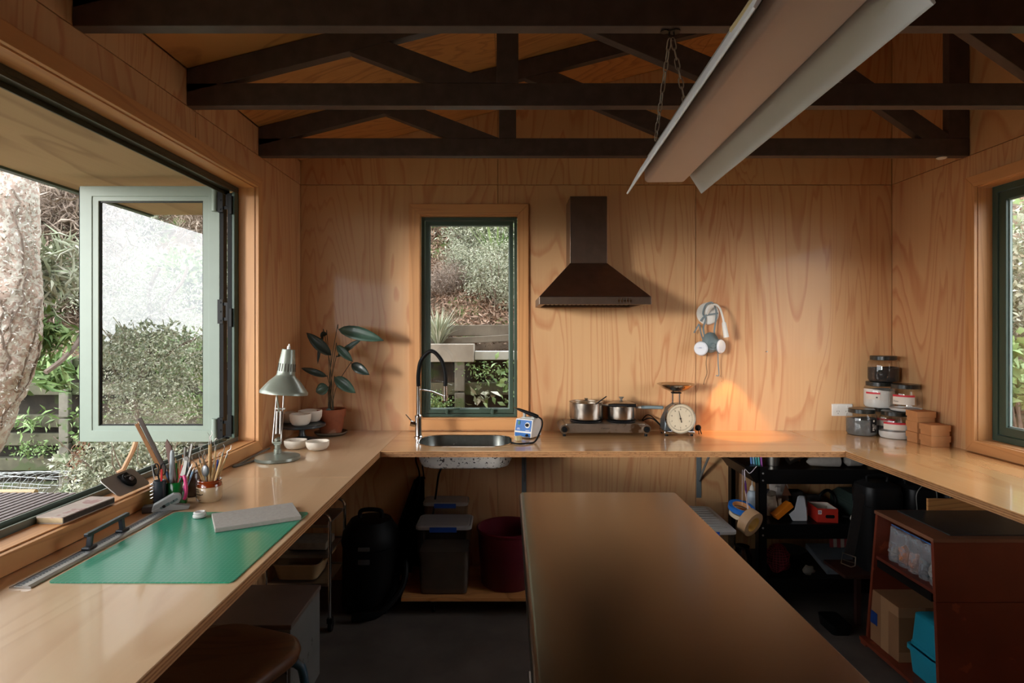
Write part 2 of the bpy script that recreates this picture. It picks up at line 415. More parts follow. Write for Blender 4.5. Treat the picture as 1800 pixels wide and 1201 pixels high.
lining(t2, 'Y', YB-.0, YB+.03, (BW[0]+.004, BW[1]-.004, BW[2]+.004, BW[3]-.004), .0035, (TRIM_X, TRIM_Z))
t3 = miter_frame('trim_3', 'X', XR-.001, XR-TX, RW, .056, (TRIM_Y, TRIM_Z))
lining(t3, 'X', XR, XR+.068, (RW[0]+.004, RW[1]-.004, RW[2]+.004, RW[3]-.004), .0035, (TRIM_Y, TRIM_Z))

# ---- window 1: long opening on the left with the open bifold sash
w1 = empty_struct('window_1', (-1.37, 1.1, WS))
g = G(); g.box(-1.405, -1.339, LW[0]+.005, 2.922, WS-.006, WS+.004); g.box(-1.346, -1.341, LW[0]+.005, 2.922, WS+.004, WS+.024)
g.box(-1.404, -1.398, LW[0]+.005, 2.922, WS+.004, WS+.022); g.box(-1.378, -1.373, LW[0]+.005, 2.922, WS+.004, WS+.012)
make('sill_track', g, TRACK, w1, smooth=0)
g = G(); g.box(-1.405, -1.339, LW[0]+.005, 2.922, WH-.022, WH-.005); g.box(-1.347, -1.341, LW[0]+.005, 2.922, WH-.034, WH-.022); g.box(-1.404, -1.398, LW[0]+.005, 2.922, WH-.04, WH-.022)
make('head_track', g, mat('dark_bronze_track', S(70,68,56), .4, metal=.3), w1, smooth=0)
g = G(); g.box(-1.352, -1.339, 2.88, 2.922, WS+.025, WH-.035); g.box(-1.378, -1.352, 2.898, 2.922, WS+.025, WH-.035)
make('jamb_frame', g, GREEN, w1, smooth=0, bevel=.002)
g = G(); g.box(-1.376, -1.356, 2.884, 2.897, WS+.03, WH-.04); make('jamb_seal', g, BLACK, w1, smooth=0)
g = G()
for z in (WS+.09, 1.58, WH-.1): g.box(-1.36, -1.348, 2.868, 2.883, z-.045, z+.045)
make('strike_plates', g, BLKM, w1, smooth=0, bevel=.001)
# open sash (moves on its hinges -> part of the window)
YS = 2.93
sx0, sx1, sz0, sz1 = P(140, 0, YS).x, P(386, 0, YS).x, P(0, 777, YS).z, P(0, 327, YS).z
gl = (P(172, 0, YS).x, P(356, 0, YS).x, P(0, 749, YS).z, P(0, 353, YS).z)
g = G(); st = .032
panel(g, sx0, sx1, sz0, sz1, [(gl[0]-.03, gl[1]+.03, gl[2]-.022, gl[3]+.022)], 'Y', YS, YS+.045)
sash = make('open_sash', g, SAGE, w1, label='sage green glazed sash folded open outwards', smooth=0, bevel=.002)
g = G(); panel(g, gl[0]-.031, gl[1]+.031, gl[2]-.023, gl[3]+.023, [gl], 'Y', YS+.004, YS+.03); make('glazing_bead', g, SAGE, sash, smooth=0, bevel=.001)
g = G(); panel(g, gl[0]-.002, gl[1]+.002, gl[2]-.002, gl[3]+.002, [(gl[0]+.006, gl[1]-.006, gl[2]+.006, gl[3]-.006)], 'Y', YS+.012, YS+.026); make('spacer', g, BLKM, sash, smooth=0)
g = G(); g.box(gl[0], gl[1], YS+.018, YS+.0185, gl[2], gl[3]); make('glass_pane', g, GLASS, sash, smooth=0)
g = G(); g.box(sx1+.001, sx1+.018, YS+.002, YS+.04, sz0+.01, sz1-.01); make('edge_seal', g, BLACK, sash, smooth=0)
g = G(); g.box(sx0-.006, sx0-.001, YS+.004, YS+.04, sz0+.006, sz1-.006); make('edge_seal', g, BLACK, sash, smooth=0)
for z in (P(0, 353, YS).z, P(0, 755, YS).z):
    g = G(); zz = z; g.cyl((sx1-.018, YS-.012, zz-.055), (sx1-.018, YS-.012, zz+.055), .014, n=16); g.box(sx1-.03, sx1-.006, YS-.012, YS-.0005, zz-.05, zz+.05)
    make('hinge_barrel', g, SAGE, sash)
for z in (P(0, 353, YS).z, P(0, 548, YS).z, P(0, 755, YS).z):
    g = G(); g.box(sx1-.002, sx1+.024, YS-.018, YS-.001, z-.06, z+.06)
    for k in (-.045, 0, .045): g.cyl((sx1+.012, YS-.019, z+k), (sx1+.012, YS-.0215, z+k), .004, n=8)
    g.box(sx1+.024, sx1+.052, YS-.012, YS-.004, z-.045, z-.03); g.box(sx1+.024, sx1+.052, YS-.012, YS-.004, z+.03, z+.045); g.box(sx1+.04, sx1+.056, YS-.02, YS-.004, z-.03, z+.03)
    make('hinge', g, BLKM, sash, smooth=0)
# ---- window 2: tall window in the back wall
def sash_window(name, axis, d, o, fw, sw, inward, winder=True):
    a0, a1, z0, z1 = o
    par = empty_struct(name, {'X': (d, (a0+a1)/2, z0), 'Y': ((a0+a1)/2, d, z0)}[axis]); s = inward
    def rng(u, v): return (min(d-s*u, d-s*v), max(d-s*u, d-s*v))
    g = G(); r = rng(0, .05); panel(g, a0, a1, z0, z1, [(a0+fw, a1-fw, z0+fw, z1-fw)], axis, *r); make('window_frame', g, GREEN, par, smooth=0, bevel=.002)
    g = G(); r = rng(.012, .045); q = fw+.004; panel(g, a0+q, a1-q, z0+q, z1-q, [(a0+q+sw, a1-q-sw, z0+q+sw, z1-q-sw)], axis, *r)
    sa = make('sash_frame', g, GREEN, par, smooth=0, bevel=.002)
    g = G(); q = fw+sw+.004; r = rng(.026, .0265)
    if axis == 'Y': g.box(a0+q, a1-q, r[0], r[1], z0+q, z1-q)
    else: g.box(r[0], r[1], a0+q, a1-q, z0+q, z1-q)
    make('glass_pane', g, GLASS, sa, smooth=0)
    g = G(); r = rng(.022, .03); panel(g, a0+q-.001, a1-q+.001, z0+q-.001, z1-q+.001, [(a0+q+.006, a1-q-.006, z0+q+.006, z1-q-.006)], axis, *r)
    make('gasket', g, mat('pale_gasket', S(140,155,150), .4), sa, smooth=0)
    return par, sa
w2, sa2 = sash_window('window_2', 'Y', YB+.088, (BW[0]+.005, BW[1]-.005, BW[2]+.005, BW[3]-.005), .018, .024, 1)
for px in (789, 863):
    x = (px-893)/286; sg = 1 if px < 800 else -1
    g = G(); g.box(x-.016, x-.002, YB+.01, YB+.036, 1.005, 1.04) if sg > 0 else g.box(x+.002, x+.016, YB+.01, YB+.036, 1.005, 1.04)
    g.bar((x, YB+.02, 1.036), (x+sg*.07, YB+.024, 1.04), .012, .01); make('window_catch', g, GREEN, w2, smooth=0, bevel=.002)
w3, sa3 = sash_window('window_3', 'X', XR+.118, (RW[0]+.005, RW[1]-.005, RW[2]+.005, RW[3]-.005), .03, .04, 1)
g = G(); g.box(XR+.05, XR+.072, 2.36, 2.42, .982, .996); g.bar((XR+.055, 2.39, 1.0), (XR+.045, 2.47, 1.006), .012, .01); make('window_catch', g, ALU, w3, smooth=0, bevel=.002)

# ================================================================ ROOF TRUSSES
def clipline(p, d, ztop): pass
def make_truss(y0, label):
    t = thing('roof_truss', label, 'roof truss', (0, y0, 2.397), group=None)
    D = .045; a, b_ = XL+.002, XR-.002
    g = G(); g.box(a, b_, y0, y0+D, 2.397, 2.486); make('bottom_chord', g, TRUSS, t, smooth=0, bevel=.002)
    g = G(); g.prism([(a, zceil(a)-.097), (b_, zceil(b_)-.097), (b_, zceil(b_)-.003), (a, zceil(a)-.003)], 'Y', y0, y0+D); make('top_chord', g, TRUSS, t, smooth=0, bevel=.002)
    g = G(); g.box(a, a+.09, y0+.001, y0+D-.001, 2.486, zceil(a)-.08); make('heel_block', g, TRUSS, t, smooth=0)
    for x0, x1 in ((-.045, .041), (1.12, 1.206), (2.222, 2.3245)):
        g = G(); g.box(x0, x1, y0, y0+D, 2.487, zceil(x0)-.099 if x0 < 2 else zceil(x0)-.098); make('upright', g, TRUSS, t, smooth=0, bevel=.002)
    def brace(xa, za, sl, x_end, stop):
        v = .098; tb = lambda x: zceil(x)-.099
        # upper edge z = za+sl*(x-xa); start where it meets the top chord, end on bottom chord / upright
        zu = lambda x: za+sl*(x-xa); zl = lambda x: zu(x)-v*(1 if abs(sl) < .5 else 1.15)
        def meet(fn, h):   # root of fn(x)-h(x)
            lo, hi = -1.3, 2.32
            best = min(np.linspace(xa-1.2, xa+.3, 3000), key=lambda x: abs(fn(x)-h(x))); return float(best)
        xu, xl_ = meet(zu, tb), meet(zl, tb)
        xs_ = max(stop, xl_); pts = []
        if stop > xl_: pts += [(stop, zl(stop)), (stop, min(zu(stop), tb(stop)))]
        else: pts += [(xl_, zl(xl_))]
        if xu > stop: pts += [(xu, zu(xu))]
        # end
        zb = 2.487; xe_u = xa+(zb-za)/sl; xe_l = xe_u-(za+sl*(xe_u-xa)-zl(xe_u))/abs(sl)
        if xe_u > x_end: pts += [(x_end, zu(x_end)), (x_end, zb)]
        else: pts += [(xe_u, zb)]
        pts += [(xe_l, zb)]
        g = G(); g.prism(pts, 'Y', y0, y0+D); make('brace', g, TRUSS, t, smooth=0, bevel=.002)
    brace(-.481, 2.653, -.381, -.046, -9)
    brace(.2206, 2.829, -.42, 1.119, .042)
    brace(1.719, 2.852, -.69, 2.221, 1.207)
    return t
for y0, lb in ((2.963, 'dark stained timber truss nearest the back wall'), (2.301, 'dark stained timber truss, middle one of the three in view'), (1.697, 'dark stained timber truss nearest the camera, its chord crossing the top of the picture'), (1.09, 'dark stained timber truss overhead, just above the top of the picture')):
    make_truss(y0, lb)

# ================================================================ BENCHES
YE = 2.955; XLB, XRB = -.643, 1.697
def slab(name, label, x0, x1, y0, y1, m, grp=None, hole=None):
    t = thing(name, label, 'workbench', ((x0+x1)/2, (y0+y1)/2, BH-BT))
    g = G(); panel(g, x0, x1, y0, y1, [hole] if hole else [], 'Z', BH-.004, BH); make('top_veneer', g, m, t, smooth=0, bevel=.0008)
    n = 6; h = (BT-.004)/n
    for k in range(n):
        g = G(); z = BH-BT+k*h; i = .0006 if k % 2 else 0
        panel(g, x0+i, x1-i, y0+i, y1-i, [hole] if hole else [], 'Z', z, z+h)
        make('ply_layer', g, (EDG_Y if k % 2 == 0 else mat('dark_ply_edge', S(150,102,62), .6, var=.3, scale=50)), t, smooth=0)
    return t
SK = (-.478, -.002, 3.10, 3.405)     # sink cut-out
slab('bench_slab', 'near left varnished plywood bench slab beneath the green cutting mat', XL+.001, XLB, -1.6, 2.434, BEN_Y)
slab('bench_slab', 'far left varnished plywood bench slab carrying the desk lamp and plant', XL+.001, XLB, 2.436, YB-.001, BEN_Y)
slab('bench_slab', 'varnished plywood bench slab along the back wall with the sink let in', XLB+.002, XRB-.002, YE, YB-.001, BEN_X, hole=SK)
slab('bench_slab', 'varnished plywood bench slab along the right wall beneath the right window', XRB, XR-.001, -1.2, YB-.001, BEN_R)
# ================================================================ OUTSIDE
rng = np.random.default_rng(11)
def leafmat(name, cols, rough=.6, trans=.0):
    """per-leaf colour variation by random per island"""
    if name in MC: return MC[name]
    m, t, n, bs = nmat(name); MC[name] = m
    ge = n.new('ShaderNodeNewGeometry'); rp = n.new('ShaderNodeValToRGB'); e = rp.color_ramp.elements
    for i, c in enumerate(cols):
        x = e[i] if i < 2 else e.new(1)
        x.color = S(*c)
    for i, x in enumerate(list(e)): x.position = i/(len(cols)-1)
    for i, c in enumerate(cols): e[i].color = S(*c)
    t.links.new(ge.outputs['Random Per Island'], rp.inputs[0]); t.links.new(rp.outputs[0], bs.inputs['Base Color'])
    bs.inputs['Roughness'].default_value = rough
    return m
def leaves_mesh(name, cen, nrm_bias, L, Wd, m, up=.3, curl=.25):
    """cen Nx3 centres; each leaf a folded pointed blade of 4 triangles"""
    N = len(cen); d = rng.normal(size=(N, 3)); d[:, 2] += up; d += np.asarray(nrm_bias); d /= np.linalg.norm(d, axis=1)[:, None]
    r = rng.normal(size=(N, 3)); s = np.cross(d, r); s /= np.linalg.norm(s, axis=1)[:, None]; nn = np.cross(s, d)
    l = L*rng.uniform(.6, 1.3, N)[:, None]; w_ = Wd*rng.uniform(.7, 1.2, N)[:, None]
    b0 = cen-d*l*.5; tip = cen+d*l*.5-nn*l*curl; mid = cen+nn*l*.06
    a = cen-s*w_*.5; b_ = cen+s*w_*.5
    V = np.stack([b0, a, mid, b_, tip], 1).reshape(-1, 3)
    base = (np.arange(N)*5)[:, None]
    T = (base+np.array([0, 1, 2, 0, 2, 3, 1, 4, 2, 2, 4, 3])).reshape(-1, 3)
    me = bpy.data.meshes.new(name); me.vertices.add(len(V)); me.vertices.foreach_set('co', V.ravel())
    me.loops.add(T.size); me.loops.foreach_set('vertex_index', T.ravel()); me.polygons.add(len(T))
    me.polygons.foreach_set('loop_start', np.arange(len(T))*3); me.update(calc_edges=True); me.materials.append(m)
    return me
def blob(n, r, c=(0, 0, 0), hollow=.5):
    p = rng.normal(size=(n, 3)); p /= np.linalg.norm(p, axis=1)[:, None]
    return p*(hollow+(1-hollow)*rng.uniform(0, 1, n)[:, None]**.5)*np.asarray(r)+np.asarray(c)
def cluster(n, r, c, k, cr):
    """points in k sub-blobs within an ellipsoid"""
    cs = blob(k, np.asarray(r)*.85, c, .2); i = rng.integers(0, k, n)
    return cs[i]+rng.normal(size=(n, 3))*cr*np.array([1, 1, .7])
L_GREY = leafmat('grey_green_leaves', [(140,144,120), (174,176,154), (118,128,96), (200,200,184)])
L_PALE = leafmat('pale_leaves', [(168,176,150), (196,198,180), (142,154,120), (214,212,200)])
L_BRIGHT = leafmat('fresh_green_leaves', [(112,142,84), (140,166,104), (92,124,70), (164,184,132)])
L_DARK = leafmat('dark_leaves', [(58,78,48), (78,98,62), (42,60,38)])
L_BROWN = leafmat('dry_litter', [(160,128,108), (132,104,86), (182,158,138), (118,94,80), (168,138,114)], .8)
L_TWIG = leafmat('dead_twigs', [(150,132,118), (176,160,146), (120,104,92)], .8)
BARK = mat('lichen_bark', S(180,160,148), .95, var=.25, scale=14, bump=.8, spots=(S(204,200,190), 42, .48))
BARK2 = mat('grey_branch_bark', S(128,114,104), .9, var=.25, scale=20, bump=.5)
EARTH = mat('brown_earth', S(92,76,60), .95, var=.4, scale=7, bump=.6, spots=(S(96,112,64), 3, .55))
def add(name, me, parent=None, loc=(0, 0, 0), **k):
    o = bpy.data.objects.new(name, me); C.objects.link(o); o.location = loc
    if parent: o.parent = parent
    for a, b_ in k.items(): o[a] = b_
    return o
# ground and bank
def hz(x, y):
    if y < 5.12: return -.02
    t_ = y-5.12; z = 1.27 if t_ < .4 else 1.27+(t_-.4)/.15*.25 if t_ < .55 else 1.52+.85*(t_-.55)
    if t_ < .6: return z
    return z+.25*noise.noise(Vector((x*.5, y*.5, 0)))*min(1, t_-.6)
g = G(); n1, n2 = 60, 50
vs = [[None]*(n2+1) for _ in range(n1+1)]
for i in range(n1+1):
    for j in range(n2+1):
        x = -14+24*i/n1; y = 5.13+(14*(j/n2)**1.2); vs[i][j] = g._v((x, y, hz(x, y)))
for i in range(n1):
    for j in range(n2): g.f([vs[i][j], vs[i+1][j], vs[i+1][j+1], vs[i][j+1]])
make('hillside', g, EARTH, kind='structure', noshift=True)
g = G(); g.box(-30, 20, -30, 5.6, -.2, -.14); make('ground', g, EARTH, kind='structure')
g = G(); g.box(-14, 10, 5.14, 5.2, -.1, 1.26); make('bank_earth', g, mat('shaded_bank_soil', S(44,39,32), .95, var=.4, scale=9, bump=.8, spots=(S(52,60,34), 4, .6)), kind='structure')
# crib retaining wall : stretchers (rows) and headers (short stacked blocks)
YC = 5.0
cw = thing('retaining_wall', 'mossy crib retaining wall of grey beams and posts at the foot of the bank', 'wall', (0, YC, -.1))
rows = [(684, MOSS), (741, MOSS), (773, MOSS), (817, MOSS), (861, MOSS)]
zr = [EYE-(y-580)*YC/F for y, _ in rows]
for z in zr:
    for x0, x1 in ((-9, -5.2), (-5.19, -3.72), (-3.71, -2.0), (-1.99, -.42), (-.41, 1.3), (1.31, 3.0), (3.01, 4.8), (4.81, 9)):
        if x0 > -.5 and x0 < 0 and z in (zr[1],): continue
        g = G(); g.box(x0, x1, YC, YC+.09, z-.052, z+.052); make('beam', g, MOSS, cw, bevel=.006, smooth=0)
for px in (-190, 119, 362, 610, 808.5, 1010, 1300, 1560):
    x = (px-893)*YC/F; zz = [1.385, 1.08, .86, .65, .44, .23, .02]
    for k in range(6):
        g = G(); h = 1.26 if k == 0 else zz[k]; g.box(x-.042, x+.042, YC-.05, YC-.001, zz[k+1]-.09+.012, zz[k]-.09)
        make('post_block', g, CONC, cw, bevel=.008, smooth=0)
g = G(); x0, x1 = (700-893)*YC/F, (833-893)*YC/F; g.box(x0, x1, YC-.06, YC+.14, EYE-(636-580)*YC/F, EYE-(605-580)*YC/F); make('cap_beam', g, mat('grey_cap_timber', S(150,142,130), .8, var=.15, scale=6, bump=.3), cw, label='long grey cap beam', bevel=.004, smooth=0)
g = G(); x0, x1 = (834-893)*YC/F, (1010-893)*YC/F; g.box(x0, x1, YC+.02, YC+.16, EYE-(633-580)*YC/F, EYE-(618-580)*YC/F); make('cap_beam', g, mat('pale_cap_timber', S(190,192,186), .8, var=.1, scale=6, bump=.2), cw, label='pale cap beam', bevel=.004, smooth=0)
for x0, x1 in ((-9, -5.6), (-5.59, -3.6), (-3.59, -1.0)):
    g = G(); g.box(x0, x1, YC+.02, YC+.14, 1.20, 1.28); make('cap_beam', g, MOSS, cw, bevel=.006, smooth=0)
# upper sleepers on the bank
for i, (a, b_, w_, lb) in enumerate((((735, 583, 5.44), (900, 580, 5.44), .1, 'upper of two dark sleepers lying on the bank outside the back window'), ((805, 603, 5.33), (905, 592, 5.33), .06, 'lower tilted dark sleeper lying on the bank outside the back window'), ((744, 440, 7.3), (800, 437, 7.3), .12, 'weathered pale sleeper edging a terrace high on the bank'), ((744, 469, 6.9), (795, 470, 6.9), .12, 'brown sleeper edging the lower terrace high on the bank'))):
    g = G(); g.bar(P(*a)-Vector((.4, 0, 0)), P(*b_)+Vector((.15, 0, 0)), .12, w_); make('sleeper', g, mat('dark_sleeper', S(104,96,84), .9, var=.25, scale=9, bump=.3) if i < 2 else mat('pale_old_timber', S(172,162,152), .9, var=.15, scale=8), None, label=lb, cat='sleeper', bevel=.006, smooth=0)
# litter (stuff)
N = 26000; y = rng.uniform(5.25, 8.8, N); x = np.where(rng.uniform(size=N) < .55, rng.uniform(-.20, .06, N)*y, rng.uniform(-.92, .95, N)*y); z = np.array([hz(a, b_) for a, b_ in zip(x, y)])+rng.uniform(0, .05, N)
me = leaves_mesh('leaf_litter', np.stack([x, y, z], 1), (0, 0, -.3), .075, .016, L_BROWN, up=0)
add('leaf_litter', me, kind='stuff', label='reddish brown dry leaf litter strewn over the bank', category='leaf litter')
# bushes on the bank: prototypes
def branchy(base, h, n, spread, r=.012, seed=0):
    rd = random.Random(seed); g = G()
    for k in range(n):
        a = rd.uniform(0, 6.28); s = rd.uniform(.2, 1)*spread; p = Vector(base); pts = [p.copy()]
        for i in range(5):
            p = p+Vector((math.cos(a)*s/5+rd.uniform(-.06, .06)*spread, math.sin(a)*s/5+rd.uniform(-.06, .06)*spread, h/5*rd.uniform(.8, 1.1))); pts.append(p.copy())
        g.tube(pts, [r*(1-.16*i) for i in range(6)], n=5)
    return g
def bush(label, loc, kind, rz=0, grp='shrubs on the bank beyond the windows'):
    key = 'bush_%s' % kind
    if key in PROTO:
        return dup(PROTO[key], loc, rz, label)
    nm, r, n, k, cr, L, w_, m = KINDS[kind]
    t = thing(nm, label, 'shrub', loc, grp)
    me = leaves_mesh('foliage', cluster(n, r, (0, 0, r[2]*.95), k, cr), (0, -.3, 0), L, w_, m); add('foliage', me, t)
    g = branchy((0, 0, -.1), r[2]*1.7, 9, r[0]*1.1, .016, seed=len(PROTO)); make('stem', g, BARK2, t, local=True)
    PROTO[key] = t; return t
PROTO = {}
KINDS = {'grey': ('wiry_shrub', (.75, .6, .6), 9000, 60, .13, .06, .016, L_GREY), 'pale': ('pale_shrub', (.8, .6, .7), 8000, 55, .14, .075, .02, L_PALE),
         'green': ('leafy_shrub', (.55, .5, .45), 2600, 30, .13, .10, .05, L_BRIGHT), 'dark': ('dark_shrub', (.8, .7, .7), 5000, 40, .16, .09, .035, L_DARK),
         'twig': ('twiggy_bush', (.7, .55, .6), 5000, 40, .2, .16, .007, L_TWIG)}
rd = random.Random(5); kk = ['pale', 'grey', 'twig', 'pale', 'green', 'grey', 'pale', 'twig', 'dark']
desc = {'grey': 'grey wiry shrub on the bank', 'pale': 'pale silvery shrub on the bank', 'twig': 'bare twiggy bush on the bank', 'green': 'green leafy shrub on the bank', 'dark': 'dark leaved shrub on the bank'}
i = 0
for row, (y, z0_) in enumerate(((6.75, 0), (7.9, 0), (9.0, 0), (10.2, 0), (11.6, 0))):
    for q in range(13):
        x = -10.5+1.22*q+rd.uniform(-.3, .3)+(row % 2)*.5; yy = y+rd.uniform(-.3, .3)
        r_ = x/yy; m_ = .10
        wn = 'left' if -.86-m_ < r_ < -.45+m_ else 'back' if -.15-m_ < r_ < .02+m_ else 'right' if r_ > .78 else None
        if wn is None: continue
        k = kk[i % len(kk)]; i += 1
        b_ = bush(desc[k], (x, yy, hz(x, yy)-.08), k, rd.uniform(0, 6)); b_['label'] = desc[k]+', '+('lowest row', 'second row up', 'third row up', 'fourth row up', 'topmost row')[row]+' beyond the '+wn+' window'; b_['group'] = 'shrubs of one kind on the bank, ' + k
        b_.scale = (1+.12*row,)*3
for x, y, k, s in ((-5.3, 5.5, 'grey', .8), (-4.6, 5.45, 'twig', 1), (-3.9, 5.5, 'pale', .8), (-3.2, 5.5, 'green', .8), (-2.5, 5.5, 'grey', .8), (-1.9, 5.6, 'green', .7), (-.10, 5.98, 'grey', .55), (-.98, 7.7, 'pale', .6), (-.5, 7.2, 'pale', .6), (-1.25, 7.4, 'grey', .7), (-.02, 6.25, 'grey', .5), (-.42, 6.35, 'grey', .42), (-.25, 6.6, 'grey', .7), (-6.2, 5.6, 'pale', 1), (1.2, 5.6, 'grey', .8), (2.2, 5.6, 'green', .9), (3.0, 5.7, 'pale', .9), (3.9, 5.6, 'green', 1), (-.62, 6.15, 'twig', .35)):
    y = y+.3 if y < 5.7 else y
    b_ = bush(desc[k], (x, y, hz(x, y)-.05), k, rd.uniform(0, 6)); b_.scale = (s,)*3; b_['label'] = desc[k]+' just above the wall, '+('far outside the left window' if x < -4.2 else 'outside the left window' if x < -1.5 else 'outside the back window' if x < 1 else 'between the back and right windows' if x < 3 else 'outside the right window'); b_['group'] = 'shrubs of one kind on the bank, ' + k
# rosette / tuft of grass by the sleepers
def tuft(name, label, loc, n, L, wd, m, cat='plant', spread=.9):
    g = G(); rd = random.Random(int(loc[0]*100))
    for k in range(n):
        a = rd.uniform(0, 6.28); s = rd.uniform(.15, spread); l = L*rd.uniform(.6, 1.1); d = Vector((math.cos(a)*s, math.sin(a)*s, 1)).normalized(); sd = Vector((-math.sin(a), math.cos(a), 0))*wd
        p0 = Vector(); p1 = d*l*.5; p2 = d*l+Vector((d.x*l*.3, d.y*l*.3, -l*.2*s))
        v = [g._v(p0-sd*.4), g._v(p0+sd*.4), g._v(p1+sd), g._v(p1-sd), g._v(p2)]
        g.f([v[0], v[1], v[2], v[3]]); g.f([v[3], v[2], v[4]])
    g.bm.transform(Matrix.Translation(loc)); return make(name, g, m, None, label=label, cat=cat, smooth=0, base=loc)
tuft('grass_tuft', 'pale grey green grass tuft growing over the cap beam', (-.62, 5.22, 1.36), 160, .42, .006, L_GREY, 'grass')
tuft('flax_clump', 'upright green strappy clump on the bank behind the sleepers', (-.12, 6.35, hz(-.12, 6.35)), 60, .7, .014, L_BRIGHT, 'plant', .5)
# leafy plants in the crib openings
def leafy(name, label, c, r, n, L, w_, m, k=12, cr=.06, cat='plant', bias=(0, -.5, 0)):
    me = leaves_mesh(name, cluster(n, r, (0, 0, 0), k, cr), bias, L, w_, m); return add(name, me, None, c, label=label, category=cat)
leafy('ground_cover', 'bright tiny leaved ground cover at the lower left of the back window', P(762, 714, 4.9), (.14, .05, .08), 900, .025, .016, L_BRIGHT)
leafy('creeper', 'pale leafy creeper by the post outside the back window', P(838, 700, 4.85), (.10, .04, .07), 18, .085, .05, L_PALE, k=5)
leafy('vine', 'bright green vine hanging at the right of the back window', P(886, 680, 4.85), (.05, .04, .26), 45, .075, .045, L_BRIGHT)
leafy('trailing_plant', 'green trailing plant above the cross beam outside the back window', P(858, 655, 4.93), (.20, .03, .045), 220, .03, .012, L_BRIGHT)
leafy('broadleaf_plant', 'broad green leaves beside the open sash glass', P(335, 620, 4.7), (.28, .15, .26), 220, .16, .12, L_BRIGHT)
leafy('moss_cushion', 'bright green mossy cushion on the beam behind the open sash', P(330, 714, 4.9), (.24, .06, .09), 1500, .03, .02, L_BRIGHT, k=20)
leafy('fern', 'fern fronds hanging beside the tree trunk', P(95, 660, 4.3), (.12, .1, .14), 130, .2, .035, L_BRIGHT)
leafy('epiphyte', 'strappy epiphyte leaves growing on the trunk at mid height', P(92, 480, 3.75), (.16, .12, .3), 320, .17, .022, L_PALE)
leafy('epiphyte', 'strappy epiphyte leaves growing on the trunk lower down', P(72, 590, 3.7), (.14, .1, .25), 200, .15, .03, L_BRIGHT)
leafy('ivy', 'small leaved ivy trailing over the post by the open sash', P(146, 745, 4.9), (.06, .04, .25), 150, .045, .03, L_BRIGHT)
leafy('crib_fern', 'small green fern growing between the crib beams left of the post', P(62, 745, 4.93), (.22, .04, .05), 60, .10, .02, L_BRIGHT)
leafy('crib_seedling', 'pair of pale round leaves in front of the crib post', P(98, 812, 4.9), (.10, .04, .05), 14, .10, .06, L_PALE)
leafy('crib_moss', 'low green moss in the crib gap near the wire roll', P(70, 790, 4.95), (.25, .03, .03), 260, .035, .015, L_BRIGHT)['kind'] = 'stuff'
g = G(); rd = random.Random(31)
for k in range(22):
    a = P(150+rd.uniform(-8, 10), 780+rd.uniform(-8, 8), 4.86); g.tube(bez([a, a+Vector((rd.uniform(-.08, .03), -.02, rd.uniform(-.12, -.05))), a+Vector((rd.uniform(-.14, .0), -.03, rd.uniform(-.32, -.16)))], 4), .003, n=4)
make('root_clump', g, mat('red_brown_root', S(138,104,82), .9), None, label='hanging clump of red brown roots right of the crib post', cat='roots', kind='stuff')
# tree trunk with lichen, leaning
g = G(); tp = [P(-70, 860, 3.5), P(-22, 770, 3.5), P(22, 670, 3.5), P(46, 570, 3.5), P(40, 460, 3.5), P(38, 360, 3.5), P(34, 250, 3.5), P(20, 100, 3.6)]
tp = [Vector((tp[0].x-.2, 3.5, -.14)), Vector((tp[0].x-.08, 3.5, .3))]+tp
tr = bez(tp, 5); tp = [p-Vector((.09, 0, 0)) for p in tp]; tr = bez(tp, 5); tt = thing('tree', 'thick leaning tree trunk crusted with white lichen outside the left window', 'tree', (tp[0].x, 3.5, -.14))
rr = [(.19 if i < 12 else .15)*(1+.12*noise.noise(p*4)) for i, p in enumerate(tr)]
g.tube(tr, rr, n=28)
bmesh.ops.subdivide_edges(g.bm, edges=g.bm.edges, cuts=2, use_grid_fill=True)
for v in g.bm.verts:
    q = v.co; d = .022*noise.noise(Vector((q.x*16, q.y*16, q.z*5)))+.010*noise.noise(q*45); v.co = q+v.normal*d if v.normal.length else q
make('trunk', g, BARK, tt)
g = G(); rd = random.Random(3)
for k in range(26):     # clinging roots and dead vine stems on the trunk
    i0 = rd.randint(8, len(tr)-12); a = rd.uniform(3.3, 6.1); pts = []
    for j in range(9):
        p = tr[min(i0+j, len(tr)-1)]; a += rd.uniform(-.25, .25); pts.append(p+Vector((math.cos(a), math.sin(a), 0))*(.158))
    g.tube(pts, .006, n=5)
make('clinging_vine', g, BARK2, tt)
me = leaves_mesh('bark_flakes', np.array([list(tr[rng.integers(6, len(tr)-1)]+Vector((0, 0, rng.uniform(-.06, .06)))+Vector((math.cos(a), math.sin(a), 0))*(.155+rng.uniform(0,.02))) for a in rng.uniform(3.0, 6.4, 5200)]), (0, 0, -.5), .026, .009, leafmat('lichen_flakes', [(206,206,196), (176,172,162), (150,128,112), (222,222,214)], .9)); o = add('lichen', me, tt); me.transform(W(tt).inverted()); o['kind'] = 'stuff'
g = G()
g.tube(bez([P(80, 655, 3.5), P(110, 632, 3.6), P(138, 600, 3.75), P(150, 560, 3.9), P(165, 520, 4.0)], 5), .016, n=6); make('branch', g, BARK2, tt)
me = leaves_mesh('dead_twigs', cluster(2600, (.45, .4, .5), (0, 0, 0), 40, .12), (0, 0, 0), .2, .006, L_TWIG); add('dry_thicket', me, None, P(105, 390, 4.3), label='tangle of bare pinkish twigs beside the trunk under the eaves', category='twigs')
